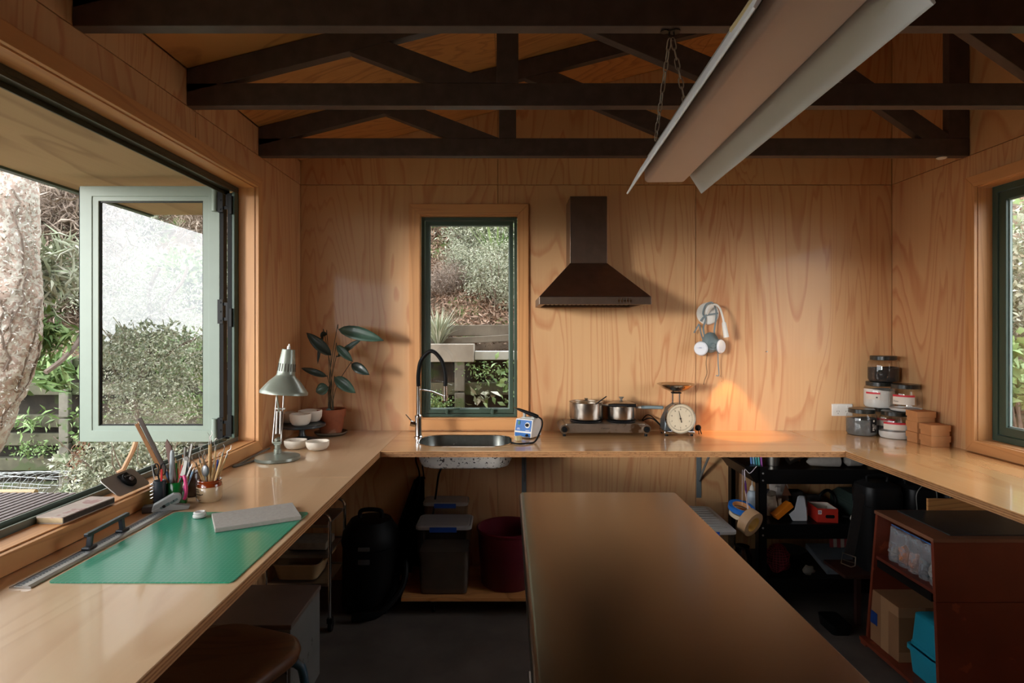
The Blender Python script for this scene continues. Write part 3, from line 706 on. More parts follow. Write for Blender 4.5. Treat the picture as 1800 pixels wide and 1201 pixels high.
# fine leaved shrub seen through the open sash
t = thing('shrub', 'fine leaved wiry shrub with forked grey stem seen through the open sash', 'shrub', P(245, 870, 4.1))
g = G()
for pts, r in (([P(240, 870, 4.1), P(245, 760, 4.1), P(238, 690, 4.1), P(268, 600, 4.1), P(262, 530, 4.1), P(264, 505, 4.1), P(280, 470, 4.1)], .016), ([P(268, 592, 4.1), P(280, 560, 4.1), P(300, 520, 4.1), P(318, 500, 4.1), P(330, 470, 4.15)], .011), ([P(240, 670, 4.1), P(275, 640, 4.1), P(310, 612, 4.12), P(345, 595, 4.15)], .009), ([P(284, 562, 4.1), P(310, 550, 4.1), P(345, 540, 4.1)], .007), ([P(244, 740, 4.1), P(215, 690, 4.1), P(196, 630, 4.1), P(190, 560, 4.1)], .008)):
    g.tube(bez(pts, 5), r, n=6)
make('stem', g, BARK2, t)
cen = cluster(19000, (.42, .22, .70), P(262, 615, 4.15), 170, .065)
me = leaves_mesh('foliage', cen, (0, 0, 0), .024, .011, L_PALE); me.transform(W(t).inverted()); add('foliage', me, t)
g = G(); rd = random.Random(9)
for k in range(220):
    c = Vector(cen[rd.randint(0, len(cen)-1)]); d = Vector((rd.uniform(-1, 1), rd.uniform(-.5, .5), rd.uniform(-.2, 1))).normalized()
    g.tube([c, c+d*.1+Vector((0, 0, .01)), c+d*.2], .0016, n=3)
make('twig', g, BARK2, t, kind='stuff')
t = thing('shrub', 'low spreading wiry shrub below the open sash outside the sill', 'shrub', P(240, 870, 3.7))
cen = cluster(9000, (.45, .3, .22), P(245, 830, 3.7), 80, .07); me = leaves_mesh('foliage', cen, (0, 0, 0), .03, .012, L_GREY); me.transform(W(t).inverted()); add('foliage', me, t)
g = branchy(P(240, 900, 3.7), .5, 14, .5, .009, 4); make('stem', g, BARK2, t)
g = G(); g.tube(bez([P(210, 838, 3.3), P(222, 815, 3.3), P(236, 785, 3.3), P(248, 740, 3.35)], 5), [.013]*16, n=7); g.tube([P(217, 826, 3.3), P(206, 832, 3.28)], .012, n=7); make('cut_branch', g, mat('peeled_wood', S(176,142,112), .8), None, label='brown cut branch leaning outside the sill', cat='branch')
# roll of wire mesh
g = G(); c = P(40, 862, 4.3); rd = random.Random(2)
for k in range(11):
    x = c.x-.36+k*.062; r = .17
    g.tube([Vector((x+.04*math.sin(a*2), c.y+r*math.cos(a), c.z+r*.75*math.sin(a))) for a in [i*math.pi/9 for i in range(18)]], .0022, n=4, closed=True)
for k in range(12):
    a = k*math.pi/6; g.tube([Vector((c.x-.38+j*.1, c.y+.17*math.cos(a), c.z+.128*math.sin(a)+.01*math.sin(j+k))) for j in range(8)], .0022, n=4)
make('wire_mesh_roll', g, mat('galvanised_wire', S(178,182,182), .5, metal=.6), None, label='loose roll of galvanised wire mesh on the ground outside', cat='wire')
# grey ribbed mat on a mint green garden table + bamboo
t = thing('garden_table', 'mint green garden table just outside the sill', 'table', Vector((-1.98, 2.25, -.14)))
tz = .83; TX0, TX1, TY0, TY1 = -2.9, -1.60, 1.80, 2.46
MINT = mat('mint_painted_metal', S(140,184,164), .5, var=.05)
g = G(); g.box(TX0, TX1, TY0, TY1, tz-.02, tz); make('table_top', g, MINT, t, bevel=.003, smooth=0)
g = G(); panel(g, TX0, TX1, TY0, TY1, [(TX0+.02, TX1-.02, TY0+.02, TY1-.02)], 'Z', tz-.06, tz-.021); make('rail', g, MINT, t, smooth=0)
for x in (TX0+.04, TX1-.04):
    for y in (TY0+.04, TY1-.04): g = G(); g.cyl((x, y, -.139), (x, y, tz-.061), .018, n=10); make('leg', g, MINT, t)
g = G(); MX0, MX1, MY0, MY1 = -2.82, -1.66, 1.93, 2.40
g.box(MX0, MX1, MY0, MY1, tz+.001, tz+.012)
for k in range(38):
    x = MX0+.02+k*.03; g.box(x, x+.018, MY0, MY1, tz+.012, tz+.026)
make('ribbed_mat', g, mat('grey_ribbed_rubber', S(120,110,108), .8, var=.2, scale=60), None, label='grey ribbed rubber mat lying on the mint garden table', cat='mat', smooth=0)
g = G(); a, b_ = Vector((-2.85, 2.425, tz+.018)), Vector((-1.95, 2.43, tz+.018)); g.cyl(a, b_, .013, n=10)
t2_ = make('bamboo_cane', g, mat('bamboo', S(186,158,120), .6), None, label='pale bamboo cane lying along the back of the ribbed mat', cat='cane')
# hedge far behind the camera (seen mirrored in the open sash)
PROTO_H = thing('hedge_tree', 'distant bushy tree at the edge of the garden behind the house', 'tree', (-9, -9, -.14), 'distant garden trees')
me = leaves_mesh('foliage', cluster(5000, (1.7, 1.3, .8), (0, 0, .9), 60, .28), (0, 0, 0), .22, .09, L_DARK); add('foliage', me, PROTO_H)
g = branchy((0, 0, 0), 2, 8, 1.2, .05, 8); make('stem', g, BARK2, PROTO_H, local=True)
for x, y in ((-5.8, -9.5), (-12.0, -8.6), (-15, -7.5), (-17.5, -5.5), (-3.0, -10.5), (-7.5, -11)): dup(PROTO_H, (x, y, -.14), x)
# white flowering shrub outside the right window
t = thing('flowering_shrub', 'shrub with small white flowers outside the right window', 'shrub', (3.9, 4.35, -.14))
c = P(1795, 490, 4.5)-Vector((3.9, 4.35, -.14))
me = leaves_mesh('foliage', cluster(5000, (.5, .35, .9), c-Vector((0, 0, .1)), 50, .1), (0, 0, 0), .06, .025, L_GREY); add('foliage', me, t)
me = leaves_mesh('flower', cluster(500, (.4, .2, .3), c+Vector((-.05, -.15, -.0)), 14, .06), (0, -1, 0), .035, .035, leafmat('white_petals', [(232,228,214), (214,210,190)])); add('flower', me, t, kind='stuff')
g = branchy((0, 0, 0), 2.2, 12, .8, .015, 6); make('stem', g, BARK2, t, local=True)
leafy('broadleaf_plant', 'large fresh green leaves low outside the right window', P(1790, 650, 3.9), (.3, .2, .3), 260, .10, .06, L_BRIGHT)
bush('dark shrub beside the right window', (4.6, 3.6, .3), 'dark')['group'] = 'shrubs of one kind on the bank, dark'
bush('dark shrub beside the right window', (5.0, 4.8, .9), 'dark')['group'] = 'shrubs of one kind on the bank, dark'

# tell twin shrubs apart by side
_by = {}
for o_ in bpy.data.objects:
    if o_.parent is None and o_.get('category') == 'shrub': _by.setdefault(o_['label'], []).append(o_)
for lb, ls in _by.items():
    if len(ls) == 2:
        ls.sort(key=lambda q: q.location.x/max(q.location.y, .1)); ls[0]['label'] = lb+', left one'; ls[1]['label'] = lb+', right one'
    elif len(ls) > 3:
        ls.sort(key=lambda q: q.location.x/max(q.location.y, .1))
        for q, w_ in zip(ls, ('first', 'second', 'third', 'fourth', 'fifth', 'sixth', 'seventh')): q['label'] = lb.replace(' on the bank', '')+', '+w_+' from left'
    elif len(ls) == 3:
        ls.sort(key=lambda q: q.location.x/max(q.location.y, .1))
        for q, w_ in zip(ls, ('left', 'middle', 'right')): q['label'] = lb+', '+w_+' one'
# ================================================================ ON AND AROUND THE BENCHES
RXY = lambda a, ax: Matrix.Rotation(R(a), 4, ax)
STEELD = mat('dark_steel_hood', S(140,122,108), .38, metal=1, var=.08, scale=20)
LAMPG = mat('grey_green_enamel', S(132,138,126), .35, metal=.35, var=.08, coat=.3)
BOWLM = mat('chalky_white_clay', S(222,212,196), .8, var=.06, scale=30, bump=.2)
TERRA = mat('terracotta', S(150,84,54), .75, var=.18, scale=16, bump=.15, spots=(S(178,132,104), 7, .6))
LEAF = mat('glossy_dark_leaf', S(68,96,82), .42, var=.25, scale=14, coat=.2)
LEAFD = mat('glossy_leaf_deep', S(44,60,54), .42, var=.2, scale=14, coat=.2)
# ---- range hood
Yh, Yf = 3.114, 3.34
t = thing('range_hood', 'dark steel pyramid range hood with square flue on the back wall', 'range hood', (.46, YB, 1.655))
g = G(); g.box(.353, .563, Yf, YB-.001, 1.899, 2.279); make('flue', g, STEELD, t, smooth=0, bevel=.001)
g = G(); a = [(.166, Yh), (.759, Yh), (.759, YB-.001), (.166, YB-.001)]; b_ = [(.352, Yf-.001), (.564, Yf-.001), (.564, YB-.001), (.352, YB-.001)]
g.skin([[g._v((*p, 1.696)) for p in a], [g._v((*p, 1.898)) for p in b_]]); make('canopy', g, STEELD, t, smooth=0, bevel=.0015)
g = G(); panel(g, .166, .759, Yh, YB-.001, [(.196, .729, Yh+.03, YB-.03)], 'Z', 1.655, 1.695); make('rim_band', g, STEELD, t, smooth=0, bevel=.001)
g = G(); g.box(.197, .728, Yh+.031, YB-.031, 1.672, 1.68)
for k in range(20): g.box(.205+k*.026, .217+k*.026, Yh+.04, YB-.04, 1.668, 1.672)
make('grease_filter', g, STEEL, t, smooth=0)
for k in range(5):
    px = 1087.5+k*5.2; g = G(); x = (px-893)*Yh/F; g.cyl((x, Yh-.006, EYE+(580-529)*Yh/F), (x, Yh-.0005, EYE+(580-529)*Yh/F), .005, n=10); g.box(x-.0012, x+.0012, Yh-.003, Yh-.0005, 1.662, 1.688)
    make('push_button', g, CHROME, t)
# ---- sink
def plate_hole(g, x0, x1, y0, y1, loop, z0, z1):
    def ringv(pts, z): return [g._v((x, y, z)) for x, y in pts]
    out = [(x0, y0), (x1, y0), (x1, y1), (x0, y1)]
    for z in (z0, z1):
        o_, i_ = ringv(out, z), ringv(loop, z); es = [g.bm.edges.new((a[k], a[(k+1) % len(a)])) for a in (o_, i_) for k in range(len(a))]
        bmesh.ops.triangle_fill(g.bm, use_beauty=True, edges=es)
        if z == z0: ob_, ib_ = o_, i_
        else:
            for a, b2 in ((ob_, o_), (ib_, i_)):
                for k in range(len(a)): g.f([a[k], a[(k+1) % len(a)], b2[(k+1) % len(a)], b2[k]])
SKC, SKW, SKD, SKR = (-.232, 3.245), .506, .322, .115
t = thing('sink', 'stainless sink bowl let into the bench below the back window', 'sink', (*SKC, .77))
def sl_(o, r): return (SKW+2*o, SKD+2*o, SKR+o)
g = G(); g.shell(SKC, [(*sl_(-.002, 0), BH-.028), (*sl_(-.001, 0), BH+.0012), (*sl_(.007, 0), BH+.0022), (*sl_(.009, 0), BH+.0008)], n=10); make('rim', g, CHROME, t)
g = G(); g.shell(SKC, [(*sl_(-.0025, 0), BH-.002), (*sl_(-.004, 0), BH-.05), (*sl_(-.012, 0), .83), (*sl_(-.03, 0), .80), (*sl_(-.07, 0), .792)], n=10, capt=True)
make('bowl', g, mat('sink_steel', S(120,122,118), .28, metal=1, var=.15, scale=25, spots=(S(190,190,188), 26, .66)), t)
g = G(); g.shell(SKC, [(*sl_(.004, 0), BH-.031), (*sl_(.0, 0), BH-.05), (*sl_(-.002, 0), .822), (*sl_(-.018, 0), .79), (*sl_(-.05, 0), .779), (*sl_(-.1, 0), .777)], n=10, capt=True)
make('basin_underside', g, mat('flaking_white_paint', S(222,216,208), .8, var=.06, scale=30, spots=(S(60,50,46), 70, .58)), t, label='white painted underside flecked with dark chips')
g = G(); g.cyl((-.3, 3.25, .7919), (-.3, 3.25, .795), .03, n=20); make('drain', g, CHROME, t)
g = G(); g.tube(bez([(-.36, 3.2, .776), (-.39, 3.3, .70), (-.42, 3.42, .56), (-.45, 3.5, .40)], 6), .006); make('waste_hose', g, BLACK, t)
g = G(); g.tube(bez([(-.5, 3.36, .879), (-.53, 3.38, .78), (-.515, 3.42, .68), (-.53, 3.47, .52)], 6), .005); g.tube(bez([(-.49, 3.36, .879), (-.50, 3.4, .78), (-.49, 3.43, .66)], 6), .004); g.ell((-.49, 3.43, .655), .008, 8, 6)
make('supply_hose', g, BLACK, t)
# ---- faucet
fx, fy = -.508, 3.335
t = thing('faucet', 'chrome spring tap with black hose spout at the left end of the sink', 'faucet', (fx, fy, BH))
g = G(); g.lathe([(0, 0), (.025, 0), (.025, .006), (.019, .01), (.019, .1), (.021, .105), (.021, .125), (.012, .13), (.012, .29), (0, .29)], (fx, fy, BH+.0005), n=24); make('body', g, CHROME, t)
g = G(); g.cyl((fx-.018, fy-.005, BH+.075), (fx-.045, fy-.01, BH+.082), .016, n=16); g.cyl((fx-.035, fy-.01, BH+.092), (fx-.07, fy-.012, BH+.132), .0038, .003, n=10); make('lever', g, CHROME, t)
arc = bez([(fx, fy, BH+.29), (fx, fy, BH+.36), (fx+.018, fy-.005, BH+.44), (fx+.075, fy-.01, BH+.49), (fx+.13, fy-.012, BH+.44), (fx+.153, fy-.014, BH+.36), (fx+.154, fy-.014, BH+.29)], 8)
g = G(); g.tube(arc, .0115, n=12); make('hose_spout', g, BLACK, t, label='black rubber hose')
g = G(); g.cyl((fx+.154, fy-.014, BH+.292), (fx+.154, fy-.014, BH+.21), .0125, .0135, n=14); g.cyl((fx+.154, fy-.014, BH+.21), (fx+.138, fy-.02, BH+.20), .008, n=10); make('spray_head', g, CHROME, t)
g = G(); g.tube([(fx+.01, fy, BH+.272), (fx+.08, fy-.008, BH+.26), (fx+.145, fy-.014, BH+.235)], .004); g.lathe([(.0145, 0), (.019, 0), (.019, .012), (.0145, .012)], (fx+.154, fy-.014, BH+.228), n=16, closed=True); make('hose_holder', g, CHROME, t)
# ---- micromotor control box with handpiece
t = thing('rotary_tool_station', 'small white control box with blue front panel and black handpiece beside the sink', 'power tool', (.112, 3.355, BH), rz=R(-32))
g = G(); w_, d_, h_ = .112, .115, .105
pr = [(-d_/2, .006), (-d_/2+.004, .035), (-d_/2+.022, h_), (d_/2, h_), (d_/2, .006)]
g.prism(pr, 'X', -w_/2, w_/2); make('housing', g, WHITE, t, local=True, bevel=.003)
def fp(u, v): # on slanted front panel u across, v up 0..1
    return Vector((u, -d_/2+.004+.018*v-.0012, .035+(h_-.035)*v))
BLUE = mat('blue_panel', S(40,104,176), .4, var=.05)
g = G(); g.prism([(fp(0, .07).y, fp(0, .07).z), (fp(0, .93).y, fp(0, .93).z), (fp(0, .93).y-.001, fp(0, .93).z), (fp(0, .07).y-.001, fp(0, .07).z)], 'X', -w_/2+.006, w_/2-.006); pl = make('front_panel', g, BLUE, t, local=True, label='blue front panel', smooth=0)
g = G(); g.box(-w_/2+.006, w_/2-.006, -d_/2-.0005, -d_/2+.001, .01, .031); make('lower_panel', g, BLUE, t, local=True, smooth=0)
g = G(); c = fp(.026, .55); g.cyl(c, c+Vector((0, -.004, .001)), .016, n=24); make('dial_ring', g, WHITE, pl, local=True)
g = G(); g.cyl(c+Vector((0, -.0045, .001)), c+Vector((0, -.014, .003)), .010, .009, n=16); make('dial', g, BLACK, pl, local=True)
g = G(); c = fp(-.03, .7); g.cb(c+Vector((0, -.002, 0)), (.013, .005, .020), RXY(-14, 'X')); make('power_switch', g, mat('green_switch', S(30,110,70), .3), pl, local=True)
for i, (u, v, w2) in enumerate(((-.03, .28, .014), (.03, .14, .026), (-.03, .2, .02))):
    g = G(); g.cb(fp(u, v)+Vector((0, -.0014, 0)), (w2, .001, .0025), RXY(-14, 'X')); make('panel_print', g, WHITE, pl, local=True, smooth=0)
g = G(); g.cyl((.03, -d_/2-.001, .02), (.03, -d_/2-.008, .02), .007, n=12); make('socket', g, BLACK, t, local=True)
g = G()
for x in (-1, 1):
    for y in (-1, 1): g.cyl((x*.045, y*.045, 0.0005), (x*.045, y*.045, .006), .008, n=10)
make('rubber_feet', g, BLACK, t, local=True)
g = G(); g.box(-.028, -.016, -.005, .012, h_+.0005, h_+.034); g.box(-.034, .05, -.012, .02, h_+.0005, h_+.008); g.box(.032, .046, -.008, .014, h_+.008, h_+.018); make('cradle', g, mat('pale_grey_plastic', S(176,178,172), .5), t, local=True, bevel=.002)
t2 = thing('handpiece', 'black pen shaped rotary handpiece lying in the cradle of the blue and white box', 'handpiece', (.1, 3.35, 1.03))
a, b_ = P(905, 717, 3.33), P(946, 733, 3.30); d = (b_-a)
g = G(); g.tube([a+d*.1, a+d*.2, a+d*.45, a+d*.7, a+d*.92, b_], [.005, .0075, .0095, .0115, .0115, .009], n=14); make('grip', g, BLACK, t2)
g = G(); g.tube([a-d*.06, a+d*.0, a+d*.1], [.0012, .0025, .004], n=8); make('tip', g, CHROME, t2)
g = G(); g.tube(bez([b_, P(952, 738, 3.29), P(953, 748, 3.24), P(948, 762, 3.2), Vector((P(940, 773, 3.17).x, 3.17, BH+.007)), Vector((.10, 3.13, BH+.006)), Vector((.05, 3.12, BH+.006)), Vector((.018, 3.15, BH+.006))], 8), .0048, n=8); make('cable', g, BLACK, t2)
g = G(); g.cb((.058, 3.235, BH+.014), (.034, .022, .024), RXY(25, 'Z')); 
for k in range(4): g.cb((.047+k*.008, 3.223, BH+.014), (.002, .004, .026), RXY(25, 'Z'))
make('connector_block', g, mat('cream_plastic', S(196,180,136), .6), None, label='small cream ribbed plug lying in front of the blue and white box', cat='plug', bevel=.001)
# ---- hot plate
x0, x1, y0, y1 = .300, .812, 3.352, 3.548
t = thing('hot_plate', 'twin stainless electric hot plate on the bench carrying two saucepans', 'hot plate', ((x0+x1)/2, (y0+y1)/2, BH))
HP = mat('stained_steel', S(158,148,136), .38, metal=1, var=.22, scale=14, spots=(S(110,86,62), 8, .62))
g = G(); g.box(x0+.03, x1-.03, y0+.004, y1, .93, .984); make('body', g, HP, t, bevel=.004)
for x in (x0+.022, x1-.022):
    g = G(); g.cyl((x, y0, .953), (x, y1, .953), .026, n=24); e = make('end_roll', g, HP, t)
    g = G(); g.lathe([(.018, 0), (.021, 0), (.021, .006), (.018, .006)], (x, y0-.001, .953), n=24, rot=RXY(90, 'X'), closed=True); make('knob_ring', g, CHROME, e)
    g = G(); g.cyl((x, y0-.001, .953), (x, y0-.012, .953), .0155, n=20); g.cb((x, y0-.014, .953), (.005, .005, .028), RXY(40, 'Y')); make('knob', g, BLACK, e)
    for y in (y0+.02, y1-.02):
        g = G(); g.cyl((x, y, BH+.0005), (x, y, .93), .009, n=12); make('foot', g, BLACK, t)
for x, r in ((.459, .092), (.665, .082)):
    g = G(); g.lathe([(0, 0), (r, 0), (r+.004, .004), (r, .010), (0, .010)], (x, 3.452, .9845), n=36); make('hob_ring', g, mat('blackened_iron', S(44,44,46), .4, metal=.8), t)
text('brand_lettering', 'STAINLESS', .011, frame((.555, y0+.0032, .957), (1, 0, 0), (0, 0, 1)), mat('etched_dark', S(70,60,52), .5), t)
g = G(); g.tube(bez([(.77, 3.549, .95), (.85, 3.53, .99), (.89, 3.47, .965), (.925, 3.45, .925), (.99, 3.54, .93), (1.06, 3.53, .94)], 8), .0035); g.tube(bez([(.79, 3.549, .95), (.84, 3.555, 1.005), (.88, 3.52, .985), (.915, 3.48, .94)], 8), .003); make('power_cord', g, BLACK, t)
# pots
def saucepan(label, c, r, h, lidr=None):
    t = thing('saucepan', label, 'saucepan', c)
    g = G(); g.lathe([(0, .001), (r-.012, .001), (r-.003, .008), (r, .02), (r, h-.004), (r+.003, h), (r, h), (r-.002, h-.004), (r-.002, .02), (r-.012, .006), (0, .005)], c, n=40); make('pan', g, MC['pan_steel'], t); return t
mat('pan_steel', S(176,168,158), .24, metal=1, var=.12, scale=10, spots=(S(120,84,56), 11, .66))
c = Vector((.459, 3.452, .995)); t = saucepan('deeper left saucepan on the hot plate with a glass lid and spoon', c, .098, .105)
g = G(); g.lathe([(.094, .088), (.09, .098), (.05, .112), (0, .116)], c, n=36); make('glass_lid', g, glass('lid_glass', (.8, .8, .78, 1), .02, .12), t)
g = G(); g.lathe([(.088, .094), (.095, .090), (.096, .096), (.09, .1)], c, n=36, closed=True); g.lathe([(0, .116), (.008, .117), (.012, .124), (0, .126)], c, n=16); make('lid_rim', g, STEEL, t)
g = G(); g.bar(P(1047, 711, 3.37), P(1066, 697, 3.34), .013, .006); make('spoon_handle', g, BLACK, t, bevel=.002)
g = G(); p0 = c+Vector((.098, -.01, .085)); g.tube([p0, p0+Vector((.03, -.045, .004))], [.006, .007]); make('handle_bracket', g, STEEL, t)
g = G(); p0 = p0+Vector((.025, -.04, .004)); g.tube([p0, p0+Vector((.03, -.02, .002)), p0+Vector((.15, -.04, .004))], [.007, .011, .009], n=12); make('handle', g, BLACK, t, label='black handle')
c = Vector((.665, 3.452, .995)); t = saucepan('shallower right saucepan on the hot plate with a domed metal lid', c, .084, .085)
g = G(); g.lathe([(.0, .112), (.03, .11), (.07, .098), (.088, .0885), (.092, .0865), (.088, .0855), (.07, .094), (0, .107)], c, n=40); make('lid', g, STEEL, t)
g = G(); g.lathe([(0, .112), (.007, .113), (.007, .12), (.015, .129), (.015, .132), (0, .132)], c, n=20); make('lid_knob', g, mat('smoky_knob', S(110,104,94), .3), t)
g = G(); p0 = c+Vector((.084, 0, .07)); g.bar(p0, p0+Vector((.03, -.01, .003)), .014, .012); make('handle_bracket', g, STEEL, t)
g = G(); g.bar(p0+Vector((.03, -.01, .003)), p0+Vector((.15, -.05, .006)), .022, .018); make('handle', g, mat('worn_blue_grey_handle', S(104,120,124), .5, var=.2, scale=40), t, bevel=.004)
# ---- kitchen scale
sc_ = Vector((.985, 3.36, BH)); t = thing('kitchen_scale', 'old chrome kitchen scale with round cream dial and metal pan', 'scale', sc_)
g = G(); g.box(sc_.x-.09, sc_.x+.085, sc_.y+.005, sc_.y+.125, BH+.012, BH+.03); make('base_plate', g, CHROME, t, bevel=.004)
g = G(); q = [(-.09, .03), (-.085, .09), (-.055, .155), (-.02, .18), (.03, .18), (.06, .155), (.08, .09), (.085, .03)]
g.prism([(sc_.x+a, BH+b_) for a, b_ in q], 'Y', sc_.y+.012, sc_.y+.12); make('body', g, mat('hammered_grey', S(96,104,108), .35, metal=.6, var=.15), t, bevel=.008)
g = G(); g.lathe([(.078, .0), (.086, .003), (.087, .012), (.084, .022), (.078, .012)], (sc_.x, sc_.y+.011, BH+.103), n=48, rot=RXY(90, 'X'), closed=True); make('dial_bezel', g, CHROME, t)
g = G(); g.cyl((sc_.x, sc_.y+.006, BH+.103), (sc_.x, sc_.y-.002, BH+.103), .0795, n=48); dl = make('dial', g, mat('cream_dial', S(206,192,166), .5, var=.03), t, label='cream dial')
DK = mat('print_dark', S(60,52,44), .6)
g = G()
for k in range(100):
    a = 2*math.pi*k/100; r0, r1 = .070, (.064 if k % 10 else .059)
    c0 = Vector((sc_.x+math.sin(a)*r0, sc_.y-.0028, BH+.103+math.cos(a)*r0)); c1 = Vector((sc_.x+math.sin(a)*r1, sc_.y-.0028, BH+.103+math.cos(a)*r1)); g.bar(c0, c1, .0007 if k % 10 else .0014, .0006)
make('dial_ticks', g, DK, dl, smooth=0)
for k in range(10):
    a = 2*math.pi*k/10; text('dial_number', str(k), .012, frame((sc_.x+math.sin(a)*.052, sc_.y-.0028, BH+.103+math.cos(a)*.052), (1, 0, 0), (0, 0, 1)), DK, dl)
g = G(); c0 = Vector((sc_.x-.001, sc_.y-.005, BH+.103)); g.tube([c0+Vector((.006, 0, -.022)), c0, c0+Vector((-.010, 0, .045))], [.003, .002, .0008], n=6); g.cyl(c0+Vector((0, .003, 0)), c0+Vector((0, -.002, 0)), .005, n=12); make('pointer', g, DK, t)
for x in (-.028, .012): g = G(); g.cyl((sc_.x+x, sc_.y+.06, BH+.18), (sc_.x+x, sc_.y+.06, BH+.24), .0045, n=10); make('pan_post', g, CHROME, t)
g = G(); g.box(sc_.x-.035, sc_.x+.02, sc_.y+.045, sc_.y+.075, BH+.2405, BH+.248); make('pan_cross', g, BLACK, t, bevel=.002)
g = G(); pc = (sc_.x-.006, sc_.y+.06, BH+.2485); g.lathe([(0, 0), (.04, .004), (.08, .022), (.106, .046), (.111, .046), (.108, .049), (.104, .048), (.078, .025), (.04, .007), (0, .003)], pc, n=40); make('pan', g, mat('shiny_pan', S(190,180,168), .16, metal=1, var=.05), t)
for x in (-.075, .07):
    for y in (.02, .11): g = G(); g.cyl((sc_.x+x, sc_.y+y, BH+.0005), (sc_.x+x, sc_.y+y, BH+.012), .009, n=10); make('foot', g, BLACK, t)
g = G(); g.lathe([(0, 0), (.016, 0), (.018, .012), (.013, .026), (0, .03)], (1.115, 3.46, BH+.03), n=12, rot=RXY(60, 'X')); g.cyl((1.115, 3.44, BH+.03), (1.11, 3.42, BH+.004), .003, n=6); g.cyl((1.122, 3.44, BH+.03), (1.125, 3.42, BH+.004), .003, n=6)
make('plug', g, BLACK, None, label='black power plug lying beside the kitchen scale', cat='plug')
# ---- power outlet
t = thing('power_outlet', 'white double power outlet low on the back wall', 'outlet', (2.021, YB, 1.0))
g = G(); g.box(1.959, 2.083, YB-.012, YB-.0005, .999, 1.072); ft = make('face_plate', g, WHITE, t, bevel=.003)
for sx in (-.027, .027):
    g = G(); x = 2.021+sx
    for dx, a in ((-.006, 25), (.006, -25)): g.cb((x+dx, YB-.0125, 1.028), (.002, .0012, .008), RXY(a, 'Y'))
    g.cb((x, YB-.0125, 1.015), (.002, .0012, .007)); make('socket_slots', g, DK, ft, smooth=0)
    g = G(); g.cb((x, YB-.014, 1.055), (.009, .005, .012), RXY(8, 'X')); make('rocker_switch', g, WHITE, ft, bevel=.001)
g = G(); g.cyl((1.566, YB-.012, 1.388), (1.566, YB-.0005, 1.388), .004, n=8); make('screw', g, STEEL, None, label='small screw left in the bare plywood back wall', cat='screw')
g = G(); g.lathe([(0, 0), (.02, 0), (.024, -.004), (.018, -.009), (.012, -.006), (0, -.006)], (2.20, 2.985, 2.3965), n=20); make('truss_button', g, WHITE, None, label='small white round fitting under the right end of the rear truss', cat='fitting')
# ---- jars
GJ = glass('jar_plastic', (.93, .93, .92, 1), .03, .06)
LIDM = mat('black_jar_lid', S(30,34,32), .3, var=.05, coat=.3)
JR, JH = .0805, .152
def jar(label, x, y, lev, cont, ch, wave=0):
    z = BH+.0005+lev*(JH+.001); t = thing('jar', label, 'jar', (x, y, z), 'wide clear jars in the right corner'); n = 40
    g = G(); r = JR; g.lathe([(0, .0), (r*.9, .0), (r*.97, .006), (r, .016), (r, .098), (r*.95, .116), (r*.80, .130), (r*.80, .136)], (x, y, z), n=n); make('body', g, GJ, t)
    g = G(); rl = r*.86; g.lathe([(r*.81, .126), (rl, .127), (rl, .148), (rl-.004, .151), (0, .151)], (x, y, z), n=n); make('lid', g, LIDM, t)
    if cont:
        g = G(); ri = r-.0015; vs = [g._v((x, y, z+.002))]; rings = []
        for rr_, zz in ((ri*.9, .002), (ri, .016), (ri, None), (ri*.6, None)):
            rings.append([g._v((x+rr_*math.cos(a), y+rr_*math.sin(a), z+(zz if zz is not None else ch+.004*math.sin(a*2+1)+wave*math.cos(a)))) for a in [2*math.pi*i/n for i in range(n)]])
        tv = g._v((x, y, z+ch+.003))
        g.skin(rings, caps=(False, False))
        for i in range(n): g.f([vs[0], rings[0][(i+1) % n], rings[0][i]]); g.f([rings[-1][i], rings[-1][(i+1) % n], tv])
        make('contents', g, cont, t)
    return t, z
def wrap_label(t, x, y, z, a0, a1, z0, z1, m, name='label', dr=.0008, lab=None):
    g = G(); r = JR+dr; n = 14; A = [R(a0+(a1-a0)*i/n) for i in range(n+1)]
    lo = [g._v((x+r*math.sin(a), y-r*math.cos(a), z+z0)) for a in A]; hi = [g._v((x+r*math.sin(a), y-r*math.cos(a), z+z1)) for a in A]
    for i in range(n): g.f([lo[i], lo[i+1], hi[i+1], hi[i]])
    return make(name, g, m, t, label=lab)
CHAR = mat('charcoal_powder', S(40,38,38), .9, var=.15, scale=50); GREYP = mat('grey_powder', S(96,98,98), .9, var=.15, scale=50); WHP = mat('white_powder', S(226,224,220), .9, var=.03, scale=30)
REDL = mat('red_band', S(196,44,56), .5, var=.03); PAPER = mat('white_label', S(214,206,194), .6, var=.03); BLKL = mat('black_label', S(26,22,20), .5)
def redlabel(t, x, y, z, a0, a1, zt=.092, zb=.05):
    l = wrap_label(t, x, y, z, a0, a1, zb, zt, PAPER); wrap_label(l, x, y, z, a0, a1, zt-.011, zt, REDL, 'red_band', .0014)
def curved_text(t, x, y, z, a, zz, s, size, m, rot=0):
    a = R(a); r = JR+.0022; o_ = (x+r*math.sin(a), y-r*math.cos(a), z+zz); ex = Vector((math.cos(a), math.sin(a), 0)); ey = Vector((0, 0, 1))
    if rot: ex, ey = ey, -ex
    return text('lettering', s, size, frame(o_, ex, ey), m, t, ext=.0002)
x, y = 2.066, 3.437; t, z = jar('jar of grey powder with a black label at the left of the stack', x, y, 0, GREYP, .092)
l = wrap_label(t, x, y, z, 2, 30, .022, .098, BLKL, lab='black label with light lettering'); curved_text(l, x, y, z, 15, .052, 'PRIT', .020, PAPER, 1); curved_text(l, x, y, z, 24, .052, 'PRESS', .009, PAPER, 1)
